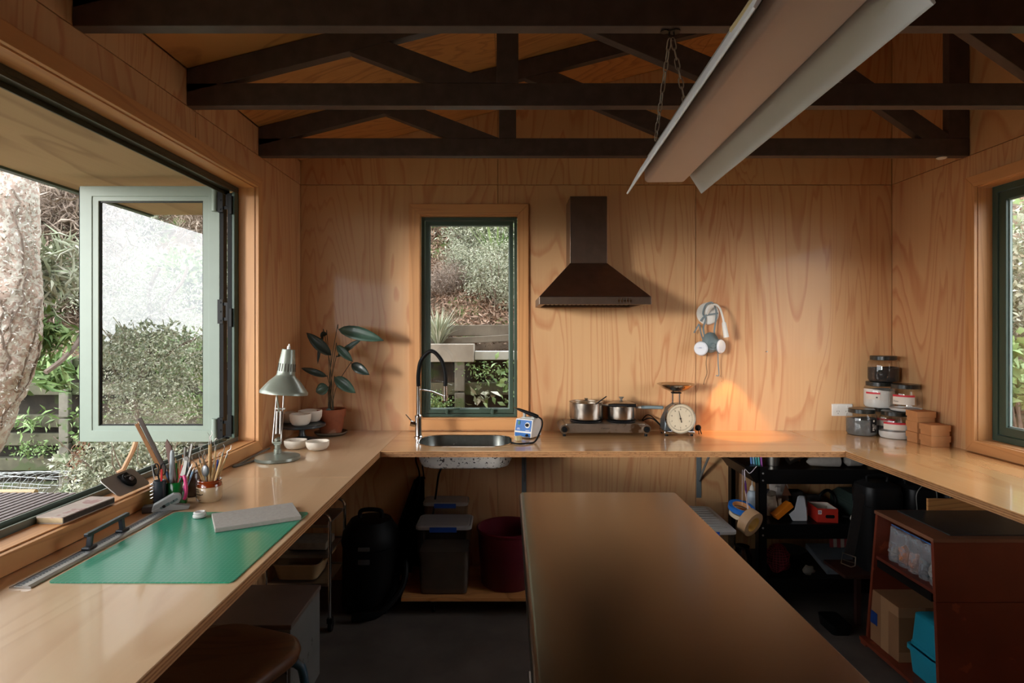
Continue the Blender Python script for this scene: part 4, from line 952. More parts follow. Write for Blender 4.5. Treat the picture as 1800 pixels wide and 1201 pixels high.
g = G(); a = R(16); g.ell((x+(JR+.002)*math.sin(a), y-(JR+.002)*math.cos(a), z+.088), (.006, .0015, .006), 10, 6, Matrix.Rotation(a, 4, 'Z')); make('label_emblem', g, PAPER, l)
x, y = 2.2455, 3.4835; t, z = jar('jar of dark powder hidden behind the lower jars in the corner', x, y, 0, CHAR, .05); redlabel(t, x, y, z, -70, -5)
x, y = 2.192, 3.331; t, z = jar('lower jar of white powder with a red banded label beside the kraft boxes', x, y, 0, WHP, .045, .01); redlabel(t, x, y, z, -75, 8, .094, .052)
x, y = 2.198, 3.4845; t, z = jar('middle jar packed with white powder under the black one', x, y, 1, WHP, .105); redlabel(t, x, y, z, -85, -28); curved_text(t, x, y, z, -40, .062, '■', .012, DK)
x, y = 2.246, 3.325; t, z = jar('middle jar nearly empty with a wide red banded label above the kraft boxes', x, y, 1, WHP, .008); redlabel(t, x, y, z, -80, -2, .094, .04); curved_text(t, x, y, z, -66, .058, 'Dune', .012, DK)
x, y = 2.214, 3.470; t, z = jar('topmost jar of black powder at the peak of the stack', x, y, 2, CHAR, .082)
# ---- kraft boxes
KRAFT = mat('kraft_card', S(190,134,86), .75, var=.06, scale=20)
def kbox(label, x0, x1, y0, y1, lev):
    h = .0565; z = BH+.0005+lev*(h+.0005); t = thing('card_box', label, 'box', ((x0+x1)/2, (y0+y1)/2, z), 'small kraft boxes in the right corner')
    g = G(); g.box(x0+.004, x1-.004, y0+.004, y1-.004, z, z+.03); make('tray', g, KRAFT, t, smooth=0, bevel=.0008)
    g = G(); g.box(x0, x1, y0, y1, z+.0245, z+h); make('lid', g, KRAFT, t, smooth=0, bevel=.0008)
kbox('front lower kraft box of the pair nearest the right window', 2.196, 2.299, 3.052, 3.142, 0); kbox('front upper kraft box of the pair nearest the right window', 2.194, 2.297, 3.050, 3.140, 1)
kbox('lowest kraft box of the three in the rear pile', 2.190, 2.293, 3.150, 3.240, 0); kbox('middle kraft box of the three in the rear pile', 2.191, 2.294, 3.151, 3.241, 1); kbox('top kraft box of the three in the rear pile', 2.189, 2.292, 3.148, 3.238, 2)
# ---- wall lamp with gooseneck and respirator hung on it
bx, bz = 1.207, 1.618
t = thing('wall_lamp', 'white gooseneck wall lamp lit warm above the kitchen scale', 'lamp', (bx, YB, bz))
g = G(); g.lathe([(0, 0), (.066, 0), (.068, .012), (.062, .020), (0, .022)], (bx, YB-.001, bz), n=36, rot=RXY(90, 'X')); make('wall_plate', g, WHITE, t)
g = G(); g.tube(bez([(bx-.01, YB-.024, bz-.01), (bx-.004, YB-.06, bz+.03), (bx+.014, YB-.09, bz+.052), (bx+.036, YB-.11, bz+.03), (bx+.048, YB-.125, bz-.02), (bx+.053, YB-.13, bz-.055)], 8), .0062, n=10); make('gooseneck', g, WHITE, t)
g = G(); a, b_ = Vector((bx+.053, YB-.13, bz-.052)), Vector((bx+.067, YB-.134, bz-.142)); d = b_-a; g.skin([g.ring(a, d, .009, 20), g.ring(a+d*.1, d, .0125, 20), g.ring(b_, d, .0155, 20)], (True, False)); g.skin([g.ring(b_, d, .0145, 20), g.ring(b_-d*.1, d, .0125, 20)], (False, True)); make('head', g, WHITE, t)
g = G(); g.cyl(b_-d*.05, b_-d*.03, .0125, n=20); make('bulb', g, mat('lit_bulb', (1, .75, .45, 1), emit=30), t)
ld = bpy.data.lights.new('lamp_beam', 'SPOT'); ld.energy = 26; ld.color = (1, .46, .12); ld.spot_size = R(54); ld.spot_blend = .35; ld.shadow_soft_size = .012
lo = bpy.data.objects.new('lamp_beam', ld); C.objects.link(lo); lo.location = b_+d*.02; lo.rotation_euler = Vector((.14, .02, -1)).to_track_quat('-Z', 'Y').to_euler()
t = thing('respirator', 'grey rubber half mask respirator with white filters hanging on the wall lamp', 'mask', (bx+.02, YB-.06, bz-.2))
GR = mat('grey_rubber', S(106,120,122), .5, var=.08); cx = (1251-893)*3.47/F; cz = EYE-(604-580)*3.47/F
g = G(); g.bm.verts.index_update()
rings = []
for k in range(9):
    u = k/8; r = .068*math.sin(math.pi*(.25+.62*(1-u)))**.8*(1-.35*u); rings.append([g._v((cx+.00+r*.92*math.cos(a)+.004*u, YB-.045-.055*u, cz+r*1.15*math.sin(a)*(1.1 if math.sin(a) > 0 else .85)-.006*u)) for a in [2*math.pi*i/20 for i in range(20)]])
g.skin(rings, (True, True)); make('facepiece', g, GR, t)
g = G(); g.cyl((cx+.004, YB-.098, cz-.012), (cx+.006, YB-.112, cz-.014), .017, .014, n=18); make('exhale_valve', g, GR, t)
for sx, lab in ((-1, 'left'), (1, 'right')):
    c = Vector((cx+sx*.056, YB-.078, cz-.030 if sx < 0 else cz-.018)); rot = RXY(sx*38, 'Z') @ RXY(90, 'X')
    g = G(); g.lathe([(0, -.012), (.03, -.012), (.040, -.004), (.0415, .006), (.036, .014), (0, .016)], c, n=28, rot=rot); f_ = make('filter', g, mat('filter_white', S(222,224,230), .7, var=.04), t)
    g = G(); g.lathe([(.0405, -.004), (.0435, -.002), (.043, .003), (.0405, .004)], c, n=28, rot=rot, closed=True); make('filter_rim', g, GR, f_)
    if sx < 0: text('filter_print', '— 2135 —', .009, frame(c+Vector((-.011, -.0155, .004)), Vector((math.cos(R(-38)), math.sin(R(-38)), 0)), (0, 0, 1)), mat('blue_print', S(90,110,170), .6), f_)
STR = mat('grey_strap', S(120,132,136), .7, var=.08)
def ribbon(name, pts, w_, m, par, nrm=(0, -1, 0)):
    g = G(); pp = bez(pts, 6); A = []
    for i, p in enumerate(pp):
        d = (pp[min(i+1, len(pp)-1)]-pp[max(i-1, 0)]).normalized(); s = d.cross(Vector(nrm))
        s = s.normalized()*w_/2 if s.length > 1e-3 else Vector((w_/2, 0, 0)); n_ = Vector(nrm)*.0008
        A.append([g._v(p-s-n_), g._v(p+s-n_), g._v(p+s+n_), g._v(p-s+n_)])
    g.skin(A); return make(name, g, m, par)
ribbon('strap', [(cx-.03, YB-.07, cz+.03), (cx-.034, YB-.05, cz+.09), (bx-.02, YB-.032, bz-.03), (bx-.035, YB-.03, bz+.0), (bx-.02, YB-.034, bz+.05), (bx+.012, YB-.04, bz+.066), (bx+.035, YB-.035, bz+.04), (bx+.045, YB-.03, bz-.01), (cx+.035, YB-.04, cz+.07), (cx+.038, YB-.06, cz+.02)], .010, STR, t)
ribbon('strap', [(bx-.05, YB-.028, bz-.045), (bx-.02, YB-.032, bz-.012), (bx+.02, YB-.034, bz-.004), (bx+.055, YB-.03, bz+.002)], .010, STR, t)
ribbon('strap', [(cx-.085, YB-.035, cz+.062), (cx-.06, YB-.03, cz+.105), (cx-.052, YB-.03, cz+.11), (cx-.045, YB-.05, cz+.05), (cx-.035, YB-.06, cz+.01)], .008, STR, t)
ribbon('strap', [(cx-.01, YB-.05, cz-.06), (cx-.012, YB-.035, cz-.12), (cx-.006, YB-.03, cz-.18), (cx-.02, YB-.028, cz-.225), (cx-.024, YB-.025, cz-.25)], .006, mat('tan_strap', S(140,110,80), .7), t)
ribbon('strap', [(cx+.05, YB-.06, cz-.05), (cx+.06, YB-.035, cz-.12), (cx+.066, YB-.03, cz-.19), (cx+.05, YB-.028, cz-.195)], .006, STR, t)
ribbon('strap', [(cx+.084, YB-.02, cz-.20), (cx+.09, YB-.018, cz-.215), (cx+.088, YB-.018, cz-.235)], .003, mat('tan_strap', S(140,110,80)), t)

# ---- fluorescent fitting hung on chains
dirv = Vector((.044, 1, 0)).normalized(); Lf = 1.22; fo = Vector((.505+.0, .884, 2.045))
t = thing('strip_light', 'long grey fluorescent strip light with flared reflectors hung on chains', 'light', fo)
Mf = Matrix(((dirv.y, dirv.x, 0, fo.x), (-dirv.x, dirv.y, 0, fo.y), (0, 0, 1, fo.z), (0, 0, 0, 1)))
def fprism(name, pts, m, y0=0, y1=Lf, par=None, **k):
    g = G(); g.M = Mf; g.prism(pts, 'Y', y0, y1); return make(name, g, m, par or t, **k)
GREYF = mat('grey_painted_fitting', S(150,152,150), .45, var=.06, scale=8)
WHITF = mat('dull_white_enamel', S(218,220,220), .4, var=.04, scale=5)
fprism('housing', [(-.06, .052), (.06, .052), (.06, .10), (-.06, .10)], GREYF, smooth=0, bevel=.003)
fprism('tray', [(-.077, .042), (.077, .042), (.077, .051), (-.077, .051)], GREYF, smooth=0)
for s in (-1, 1):
    pts = [(s*.086, .041), (s*.094, .044), (s*.128, -.034), (s*.133, -.038), (s*.137, -.034), (s*.134, -.031), (s*.099, .052), (s*.086, .052)]
    pts = [(s*.078, .0515), (s*.0795, .0405), (s*.1275, -.036), (s*.131, -.0395), (s*.1345, -.036), (s*.087, .0515)]
    fprism('reflector', pts if s > 0 else pts[::-1], WHITF, smooth=0, bevel=.0008)
q = []
for i in range(7): a = R(180+90*i/6); q.append((-.072+.014+.014*math.cos(a), .014+.014*math.sin(a)))
for i in range(7): a = R(270+90*i/6); q.append((.072-.014+.014*math.cos(a), .014+.014*math.sin(a)))
q += [(.072, .041), (-.072, .041)]
DIFF = mat('pinkish_diffuser', S(250,234,230), .4, var=.02, scale=3)
fprism('diffuser', q, DIFF, .012, Lf-.012, label='pinkish plastic diffuser')
g = G(); g.M = Mf; g.tube([(-.095, .02, .03), (-.103, .16, .024), (-.10, .2, .03)], .005, n=6); make('clip', g, mat('yellowed_clip', S(176,160,120), .5), t)
# chains : individual links
anchor = Vector((.477, 1.724, 2.3955))
g = G(); g.lathe([(0, 0), (.016, 0), (.016, -.003), (0, -.003)], anchor+Vector((.012, 0, 0)), n=16); g.lathe([(0, 0), (.012, 0), (.012, -.003), (0, -.003)], anchor+Vector((-.018, 0, 0)), n=16); g.tube([anchor+Vector((-.004, 0, -.002)), anchor+Vector((-.006, 0, -.016)), anchor+Vector((.004, 0, -.022)), anchor+Vector((.010, 0, -.012)), anchor+Vector((.008, 0, -.002))], .0025, n=6)
make('ceiling_hook', g, mat('dark_iron', S(60,56,52), .5, metal=.7), t)
gl_ = G(); q = []
for i in range(20):
    a = 2*math.pi*i/20; q.append((.0062*math.cos(a), 0, .0125*math.sin(a)+(.006 if math.sin(a) > 0 else -.006)))
gl_.tube(q, .0019, n=5, closed=True); link_me = bpy.data.meshes.new('chain_link'); bmesh.ops.recalc_face_normals(gl_.bm, faces=gl_.bm.faces); gl_.bm.to_mesh(link_me); gl_.bm.free(); link_me.materials.append(mat('steel_chain', S(150,140,130), .4, metal=.9))
link_me.polygons.foreach_set('use_smooth', [True]*len(link_me.polygons))
def chain(a, b_):
    a, b_ = Vector(a), Vector(b_); d = b_-a; n = max(2, round(d.length/.031)); q = (-d).to_track_quat('Z', 'Y'); h = bpy.data.objects.new('chain', link_me); 
    for k in range(n):
        o_ = h if k == 0 else bpy.data.objects.new('chain_link', link_me)
        C.objects.link(o_); o_.parent = t; M = Matrix.Translation(a+d*((k+.5)/n)) @ (q.to_matrix().to_4x4() @ Matrix.Rotation(R(90*(k % 2)+20), 4, 'Z')); o_.matrix_basis = W(t).inverted() @ M; o_.name = 'chain_link'
chain(anchor+Vector((-.003, 0, -.022)), Mf @ Vector((-.064, Lf-.16, .102))); chain(anchor+Vector((.005, 0, -.022)), Mf @ Vector((.055, Lf-.16, .102)))
a2 = Vector((.46, 1.115, 2.3955)); chain(a2+Vector((0, 0, -.004)), Mf @ Vector((-.05, .2, .102))); chain(a2+Vector((0, 0, -.004)), Mf @ Vector((.05, .2, .102)))
# fix the back bench: round the sink opening
for o_ in list(bpy.data.objects):
    if o_.get('label', '').startswith('varnished plywood bench slab along the back wall'):
        for ch in o_.children:
            zs = [v.co.z for v in ch.data.vertices]; x_ = [v.co.x for v in ch.data.vertices]; y_ = [v.co.y for v in ch.data.vertices]
            g = G(); lp = [(p[0]+SKC[0]-o_.location.x, p[1]+SKC[1]-o_.location.y) for p in rrect(SKW, SKD, SKR, 10)]
            plate_hole(g, min(x_), max(x_), min(y_), max(y_), lp, min(zs), max(zs)); bmesh.ops.recalc_face_normals(g.bm, faces=g.bm.faces); g.bm.to_mesh(ch.data); g.bm.free()
# ================================================================ LEFT BENCH
# ---- desk lamp
c = PH(488, 808); t = thing('desk_lamp', 'grey green articulated desk lamp on the left bench beside the clay bowls', 'lamp', c)
g = G(); g.lathe([(0, .0005), (.098, .0005), (.102, .004), (.100, .016), (.07, .024), (.03, .028), (.018, .029), (.016, .05), (.013, .052), (.013, .07), (0, .07)], c, n=48); make('base', g, LAMPG, t)
pj = c+Vector((0, 0, .085))
g = G(); g.cb(c+Vector((0, 0, .078)), (.03, .02, .018)); g.cyl(c+Vector((-.02, -.012, .082)), c+Vector((.024, -.012, .082)), .005, n=10); g.cyl(c+Vector((.0, -.02, .095)), c+Vector((.0, .02, .095)), .008, n=12); make('joint', g, LAMPG, t, bevel=.002)
mid_ = c+Vector((.004, .06, .33))
for x0, x1 in ((-.019, -.021), (.021, .014)):
    g = G(); g.tube([pj+Vector((x0, -.01, -.002)), c+Vector((x1, .03, .235)), c+Vector((x1*.9, .05, .35))], .0036, n=8); make('arm_rod', g, STEEL, t)
g = G(); g.tube([c+Vector((0, .02, .22)), c+Vector((.0, -.02, .33)), c+Vector((.022, -.04, .42))], .0042, n=8); make('arm_rod', g, LAMPG, t)
g = G(); g.cb(c+Vector((0, .03, .235)), (.05, .008, .008)); make('arm_link', g, STEEL, t, bevel=.001)
for x0, x1 in ((-.008, -.006), (.008, .012)):
    g = G(); a, b_ = c+Vector((x0, .018, .225)), c+Vector((x1, .0, .12)); pts = []; n = 22*8
    g.cyl(a, b_, .0055, n=10)
    for k in range(26): p = a+(b_-a)*((k+.5)/26); g.lathe([(.0055, -.001), (.0068, 0), (.0055, .001)], p, n=8)
    make('spring', g, STEEL, t)
sh = Vector((P(499, 693, 2.74).x, 2.74, P(499, 692, 2.74).z)); rot = Matrix.Rotation(R(5), 4, 'Y') @ Matrix.Rotation(R(-3), 4, 'X')
s_ = t
g = G(); g.lathe([(.1045, -.0), (.107, -.001), (.1065, .010), (.102, .016), (.075, .052), (.046, .080), (.041, .088), (.040, .10), (.036, .15), (.029, .205), (.027, .207), (0, .207)], sh, n=48, rot=rot)
g.lathe([(.1045, 0), (.100, .014), (.073, .05), (.044, .079), (0, .082)], sh, n=48, rot=rot); sd = make('shade', g, LAMPG, t)
g = G(); M0 = Matrix.Translation(sh) @ rot
for k in range(18):
    a = 2*math.pi*k/18; p = M0 @ Vector((.0385*math.cos(a), .0385*math.sin(a), .118)); g.bar(M0 @ Vector((.0402*math.cos(a), .0402*math.sin(a), .104)), M0 @ Vector((.0374*math.cos(a), .0374*math.sin(a), .140)), .0035, .0015, up=(math.cos(a), math.sin(a), 0))
make('vent_slots', g, DK, sd, smooth=0)
g = G(); M0 = Matrix.Translation(sh) @ rot; g.cyl(M0 @ Vector((0, 0, .2072)), M0 @ Vector((0, 0, .222)), .0075, n=14); g.cyl(M0 @ Vector((.001, 0, .222)), M0 @ Vector((.001, 0, .232)), .004, n=10); make('switch_knob', g, WHITE, t)
g = G(); g.tube(bez([c+Vector((-.085, .03, .012)), c+Vector((-.10, -.0, .006)), Vector((-1.175, 2.72, BH+.005)), Vector((-1.215, 2.60, BH+.005)), Vector((-1.212, 2.70, BH+.005)), Vector((-1.218, 2.85, BH+.006)), Vector((-1.215, 3.0, BH+.006))], 8), .0042, n=8); make('power_cord', g, mat('grey_flex', S(110,108,102), .5), t)
# ---- bowls and cake stand
def bowl(label, c, r, h, seed, grp='white clay bowls'):
    c = Vector(c)
    g = G(); rings = []; rd = random.Random(seed); n = 30; ph = rd.uniform(0, 6)
    prof = [(.0, 0), (.55, 0), (.78, .12), (.95, .45), (1.0, .9), (.985, 1.0), (.90, .98), (.84, .6), (.6, .28), (.0, .22)]
    for u, z in prof:
        if u == 0: rings.append([g._v(c+Vector((0, 0, z*h+.0005)))]); continue
        rings.append([g._v(c+Vector((r*u*(1+.02*math.sin(2*a+ph)+.01*math.sin(5*a+z*3))*math.cos(a), r*u*(1+.02*math.sin(2*a+ph)+.01*math.sin(5*a+z*3))*math.sin(a), h*z*(1+(.02*math.sin(3*a+ph) if z > .8 else 0))+.0005))) for a in [2*math.pi*i/n for i in range(n)]])
    for a, b_ in zip(rings, rings[1:]):
        for j in range(n):
            q = [];
            for v in (a[j % len(a)], a[(j+1) % len(a)], b_[(j+1) % len(b_)], b_[j % len(b_)]):
                if v not in q: q.append(v)
            g.f(q)
    return make('clay_bowl', g, BOWLM, None, label=label, cat='bowl', group=grp, base=c)
c1 = PH(512, 793); bowl('white clay bowl on the bench just behind the lamp stem', (c1.x, c1.y+.06, BH), .056, .045, 1)
c1 = PH(555, 793); bowl('white clay bowl on the bench right of the lamp base', (c1.x, c1.y+.03, BH), .058, .045, 2)
cs = Vector((P(531, 0, 3.26).x, 3.26, BH)); t = thing('cake_stand', 'dark blue grey pedestal cake stand carrying three clay bowls', 'cake stand', cs)
CSM = mat('dark_slate_enamel', S(44,52,56), .35, var=.06, coat=.2)
g = G(); g.lathe([(0, .0005), (.078, .0005), (.08, .006), (.05, .012), (.02, .022), (.014, .045), (.016, .066), (.03, .073), (0, .073)], cs, n=40); make('pedestal', g, CSM, t)
g = G(); g.lathe([(0, .0735), (.118, .0735), (.126, .078), (.126, .086), (.121, .0905), (0, .0895)], cs, n=56); make('plate', g, CSM, t)
zc = BH+.0905
bowl('front clay bowl of the three on the dark cake stand', (P(528, 0, 3.2).x, 3.2, zc), .056, .062, 3); bowl('right rear clay bowl of the three on the dark cake stand', (P(545, 0, 3.315).x, 3.32, zc), .064, .066, 4); bowl('left rear clay bowl of the three on the dark cake stand', (P(507, 0, 3.28).x-.005, 3.285, zc), .048, .058, 5)
# ---- potted plant
pc = Vector((P(581, 0, 3.415).x, 3.425, BH)); t = thing('potted_plant', 'leafy calathea like plant in a terracotta pot in the left back corner', 'plant', pc)
t['label'] = 'broad leaved houseplant in a terracotta pot in the left back corner'
g = G(); g.lathe([(0, .0005), (.075, .0005), (.092, .012), (.094, .02), (.088, .02), (.074, .009), (0, .008)], pc, n=40); make('saucer', g, mat('grey_saucer', S(110,98,84), .7), t)
g = G(); g.lathe([(0, .0095), (.058, .0095), (.068, .05), (.074, .105), (.082, .106), (.085, .15), (.080, .152), (.074, .148), (.072, .128), (0, .126)], pc, n=44); make('pot', g, TERRA, t)
g = G(); g.lathe([(0, .134), (.04, .133), (.0735, .130)], pc, n=24); make('soil', g, mat('potting_soil', S(44,34,28), .95, var=.4, scale=60), t)
g = G(); g.ell(pc+Vector((.0, -.05, .139)), (.018, .014, .02), 12, 8); make('pebble', g, mat('teal_stone', S(96,120,118), .5), t)
lv = [((594, 578.4), (674, 598.5), 24, -.02, 0), ((582, 625), (538.5, 585), 20, -.01, 1), ((575, 662), (529, 647), 12, .0, 1), ((568, 586), (558, 640), 7, .05, 1), ((591.5, 628), (638, 594), 11, .02, 0), ((591.5, 607), (620, 636), 15, -.04, 0), ((617.5, 639.5), (649, 659), 18, -.02, 1), ((588, 663), (625, 691), 21, -.05, 0), ((577.5, 681), (555, 689), 22, -.05, 0), ((574, 585), (563, 592), 10, .04, 1)]
for i, (a, b_, w_, dy, dk) in enumerate(lv):
    ya = pc.y+dy; A = P(*a, ya); B_ = P(*b_, ya-.03+.01*(i % 3)); d = B_-A; L_ = d.length; dn = d.normalized(); vw = Vector((0, -1, .25)).normalized()
    s = dn.cross(vw).normalized(); n_ = s.cross(dn); W_ = w_*ya/F; g = G(); N = 9; M_ = 4; grid = []
    for k in range(N+1):
        u = k/N; hw = W_/2*(math.sin(math.pi*min(1, u**.85))**.75 if 0 < u < 1 else 0.02); cen = A+d*u+n_*(-.06*L_*(u-.5)**2*4+.03*L_)
        grid.append([g._v(cen+s*(hw*(2*m/M_-1))+n_*(hw*.35*abs(2*m/M_-1)+.0015*math.sin(u*30))) for m in range(M_+1)])
    for k in range(N):
        for m in range(M_): g.f([grid[k][m], grid[k+1][m], grid[k+1][m+1], grid[k][m+1]])
    lf = make('leaf', g, LEAFD if dk else LEAF, t, smooth=80)
    md = lf.modifiers.new('thick', 'SOLIDIFY'); md.thickness = .0008
    g = G(); g.tube([A+d*u+n_*(-.06*L_*(u-.5)**2*4+.03*L_+.0006) for u in [k/8 for k in range(9)]], [.0011*(1-.08*k) for k in range(9)], n=5); make('midrib', g, LEAFD, lf)
    b0 = pc+Vector(((i % 4-1.5)*.010, (i % 3-1)*.012, .135)); g = G()
    mid1 = b0.lerp(A, .5)+Vector((-(A.x-b0.x)*.22, 0, .01)); g.tube(bez([b0, mid1, A+Vector((-(A.x-b0.x)*.06, 0, .012 if i in (0, 3) else 0)), A], 6), .0019, n=6); make('stalk', g, mat('brown_green_stalk', S(70,66,44), .5), t)
# ---- cutting mat, slab, lid
MATG = mat('green_cutting_mat', S(0,142,108), .3, var=.04, scale=5, coat=.5)
m_ = MATG; n_t = m_.node_tree; nn = n_t.nodes; bs = nn['Principled BSDF']; src = bs.inputs['Base Color'].links[0].from_socket
tc = nn.new('ShaderNodeTexCoord'); br = nn.new('ShaderNodeTexBrick'); br.offset = 0; br.inputs['Scale'].default_value = 1; br.inputs['Brick Width'].default_value = .0127; br.inputs['Row Height'].default_value = .0127; br.inputs['Mortar Size'].default_value = .0005
n_t.links.new(tc.outputs['Object'], br.inputs['Vector']); mx = nn.new('ShaderNodeMix'); mx.data_type = 'RGBA'; mm = nn.new('ShaderNodeMath'); mm.operation = 'MULTIPLY'; mm.inputs[1].default_value = .35
n_t.links.new(br.outputs['Fac'], mm.inputs[0]); n_t.links.new(mm.outputs[0], mx.inputs[0]); n_t.links.new(src, mx.inputs[6]); mx.inputs[7].default_value = S(150,196,176); n_t.links.new(mx.outputs[2], bs.inputs['Base Color'])
g = G(); g.rbox((-.886, 1.687), (.445, .546), .012, BH+.0004, BH+.0032); make('cutting_mat', g, MATG, None, label='large green gridded cutting mat on the left bench', cat='cutting mat', smooth=30)
g = G(); zz = BH+.0036; q = [PH(378, 937, zz), PH(530, 914, zz), PH(514, 890, zz), PH(372, 910, zz)]
g.prism([(p.x, p.y) for p in q], 'Z', zz, zz+.013); make('plaster_slab', g, mat('grey_speckled_board', S(158,152,144), .75, var=.08, scale=90, bump=.1), None, label='thin grey rectangular slab lying askew on the green mat', cat='slab', bevel=.0015, smooth=0)
p = PH(351, 909, BH+.004); g = G(); g.lathe([(.017, 0), (.020, .001), (.0205, .007), (.018, .009), (.0185, .016), (.015, .018), (.013, .017), (.013, .006), (0, .005)], p, n=28); g.lathe([(0, 0), (.017, 0)], p, n=28)
make('tape_roll', g, mat('clear_white_tape', S(222,220,216), .4, var=.02), None, label='small white roll of tape at the back edge of the green mat', cat='tape')
# ---- safety ruler with handle
t = thing('safety_ruler', 'long aluminium ruler with raised black handle beside the green mat', 'ruler', (-1.15, 1.67, BH))
g = G(); g.prism([(-1.176, BH+.0005), (-1.124, BH+.0005), (-1.124, BH+.004), (-1.132, BH+.0065), (-1.146, BH+.0065), (-1.148, BH+.0045), (-1.166, BH+.0045), (-1.168, BH+.0065), (-1.176, BH+.004)], 'Y', 1.386, 1.975); make('blade', g, ALU, t, smooth=0)
g = G(); g.box(-1.1655, -1.1485, 1.39, 1.972, BH+.0046, BH+.0052); gs = make('scale_strip', g, mat('dark_scale_strip', S(70,76,80), .5), t, smooth=0)
g = G()
for k in range(58): g.box(-1.153 if k % 5 else -1.157, -1.149, 1.394+k*.01, 1.3948+k*.01, BH+.0052, BH+.0055)
make('scale_marks', g, WHITE, gs, smooth=0)
DKB = mat('blue_black_plastic', S(34,42,50), .35, coat=.2)
g = G(); hz_ = BH+.0055
for y in (1.625, 1.765): g.cb((-1.157, y, hz_+.004), (.022, .034, .007)); g.bar((-1.157, y, hz_+.006), (-1.157, y+(.006 if y < 1.7 else -.006), hz_+.040), .013, .012, up=(0, 1, 0))
g.bar((-1.157, 1.612, hz_+.040), (-1.157, 1.79, hz_+.045), .013, .010); make('handle', g, DKB, t, bevel=.002, smooth=0)
g = G(); g.cb((-1.195, 1.97, BH+.0115), (.05, .035, .022), RXY(20, 'Z')); make('dark_block', g, mat('dark_rubber_block', S(72,66,64), .8), None, label='small dark block against the sill behind the ruler', cat='block', bevel=.003)
# ---- grey hand tool (corner cutter)
c = PH(297, 899); c = Vector((-1.135, 1.985, BH)); t = thing('hand_tool', 'grey wedge shaped hand cutter lying in front of the green jar', 'tool', c, rz=R(28))
g = G(); g.prism([(-.055, .001), (.05, .001), (.055, .012), (.02, .02), (-.01, .028), (-.03, .022), (-.058, .010)], 'Y', -.014, .014); make('base', g, GREYF, t, local=True, bevel=.002)
g = G(); q = [(-.058, .012), (-.052, .028), (.005, .058), (.024, .055), (.03, .042), (.022, .026), (-.045, .009)]; g.prism(q, 'Y', -.013, .013); bd = make('lever_body', g, GREYF, t, local=True, bevel=.003)
g = G(); g.prism([(-.008, .030), (.016, .044), (.02, .038), (.0, .026)], 'Y', -.0145, -.0135); g.prism([(-.035, .018), (-.008, .033), (-.004, .024), (-.03, .012)], 'Y', -.0145, -.0137); make('inset', g, mat('teal_grey_inset', S(92,106,104), .5), bd, local=True, smooth=0)
g = G(); g.cyl((-.022, -.0148, .021), (-.022, -.017, .021), .005, n=12); g.cyl((.006, -.0148, .036), (.006, -.017, .036), .002, n=8); make('rivet', g, BLACK, bd, local=True)
# ---- jars of tools
def stick(name, label, a, b_, r, m, cat='tool', grp=None, r2=None, n=8, tipm=None, tipl=.0, **k):
    a, b_ = Vector(a), Vector(b_); g = G()
    if tipm is None: g.cyl(a, b_, r, r2 or r, n=n); return make(name, g, m, None, label=label, cat=cat, group=grp, **k)
    t = thing(name, label, cat, a, grp); d = (b_-a); g.cyl(a, b_-d*tipl, r, n=n); make('shaft', g, m, t); g = G(); g.cyl(b_-d*tipl, b_, r*.95, r2 or r*.4, n=n); make('tip', g, tipm, t); return t
gj = Vector((-1.163, 2.062, BH)); t = thing('tool_jar', 'green glazed jar holding rulers pens and pliers', 'jar', gj)
g = G(); g.lathe([(0, .0005), (.034, .0005), (.036, .006), (.036, .078), (.034, .081), (.032, .078), (.032, .008), (0, .006)], gj, n=32); make('body', g, mat('green_glaze', S(14,104,44), .15, var=.35, scale=14, coat=.4, spots=(S(30,44,34), 8, .56)), t)
bc = Vector((-1.192, 2.013, BH)); t = thing('spiked_cup', 'small black cup with rows of metal spikes left of the green jar', 'cup', bc)
g = G(); g.lathe([(0, .0005), (.018, .0005), (.0195, .004), (.0195, .094), (.0175, .095), (.0165, .092), (.0165, .006), (0, .005)], bc, n=24); make('body', g, DKB, t)
for k in range(7):
    for j, a in enumerate((200, 235, 165)):
        g = G(); d = Vector((math.cos(R(a)), math.sin(R(a)), -.1)); p = bc+Vector((d.x*.0195, d.y*.0195, .012+k*.012+.003*j)); g.cyl(p, p+d*.010, .0035, .0005, n=8); make('spike', g, CHROME, t)
wc = Vector((-1.168, 2.165, BH)); t = thing('brown_mug', 'dark brown glazed mug behind the pink handled pliers', 'mug', wc)
g = G(); g.lathe([(0, .0005), (.030, .0005), (.034, .01), (.035, .085), (.033, .088), (.031, .084), (.030, .01), (0, .006)], wc, n=30); make('body', g, mat('brown_glaze', S(64,44,36), .2, var=.2, coat=.4), t)
# stoneware jar
jc = Vector((-1.068, 2.105, BH)); t = thing('stoneware_jar', 'cream and brown stoneware jar printed with dark lettering, full of clay tools', 'jar', jc)
g = G(); g.lathe([(0, .0005), (.036, .0005), (.0405, .006), (.0425, .018), (.0425, .052), (.0415, .0535)], jc, n=40); make('lower_body', g, mat('cream_stoneware', S(196,170,134), .25, var=.05, coat=.5), t)
g = G(); g.lathe([(.0415, .0537), (.0405, .062), (.038, .066), (.0395, .068), (.0405, .073), (.039, .076), (.034, .075), (.034, .01), (0, .008)], jc, n=40); make('upper_body', g, mat('treacle_glaze', S(130,52,18), .12, var=.25, scale=18, coat=.8), t, label='brown glazed rim')
def jtext(s, ang, zz, size, rot=0):
    a = R(ang); o_ = jc+Vector((.0432*math.sin(a), -.0432*math.cos(a), zz)); ex = Vector((math.cos(a), math.sin(a), 0)); ey = Vector((0, 0, 1))
    if rot: q = Matrix.Rotation(R(rot), 4, ex.cross(ey)); ex = q @ ex; ey = q @ ey
    text('lettering', s, size, frame(o_, ex, ey), BLACK, t, ext=.0002)
def jword(s, a0, step, zz, size, arc=0):
    n = len(s)
    for i, ch in enumerate(s):
        if ch != ' ': u = (i-(n-1)/2); jtext(ch, a0+u*step, zz-arc*u*u, size, -arc*u*4000)
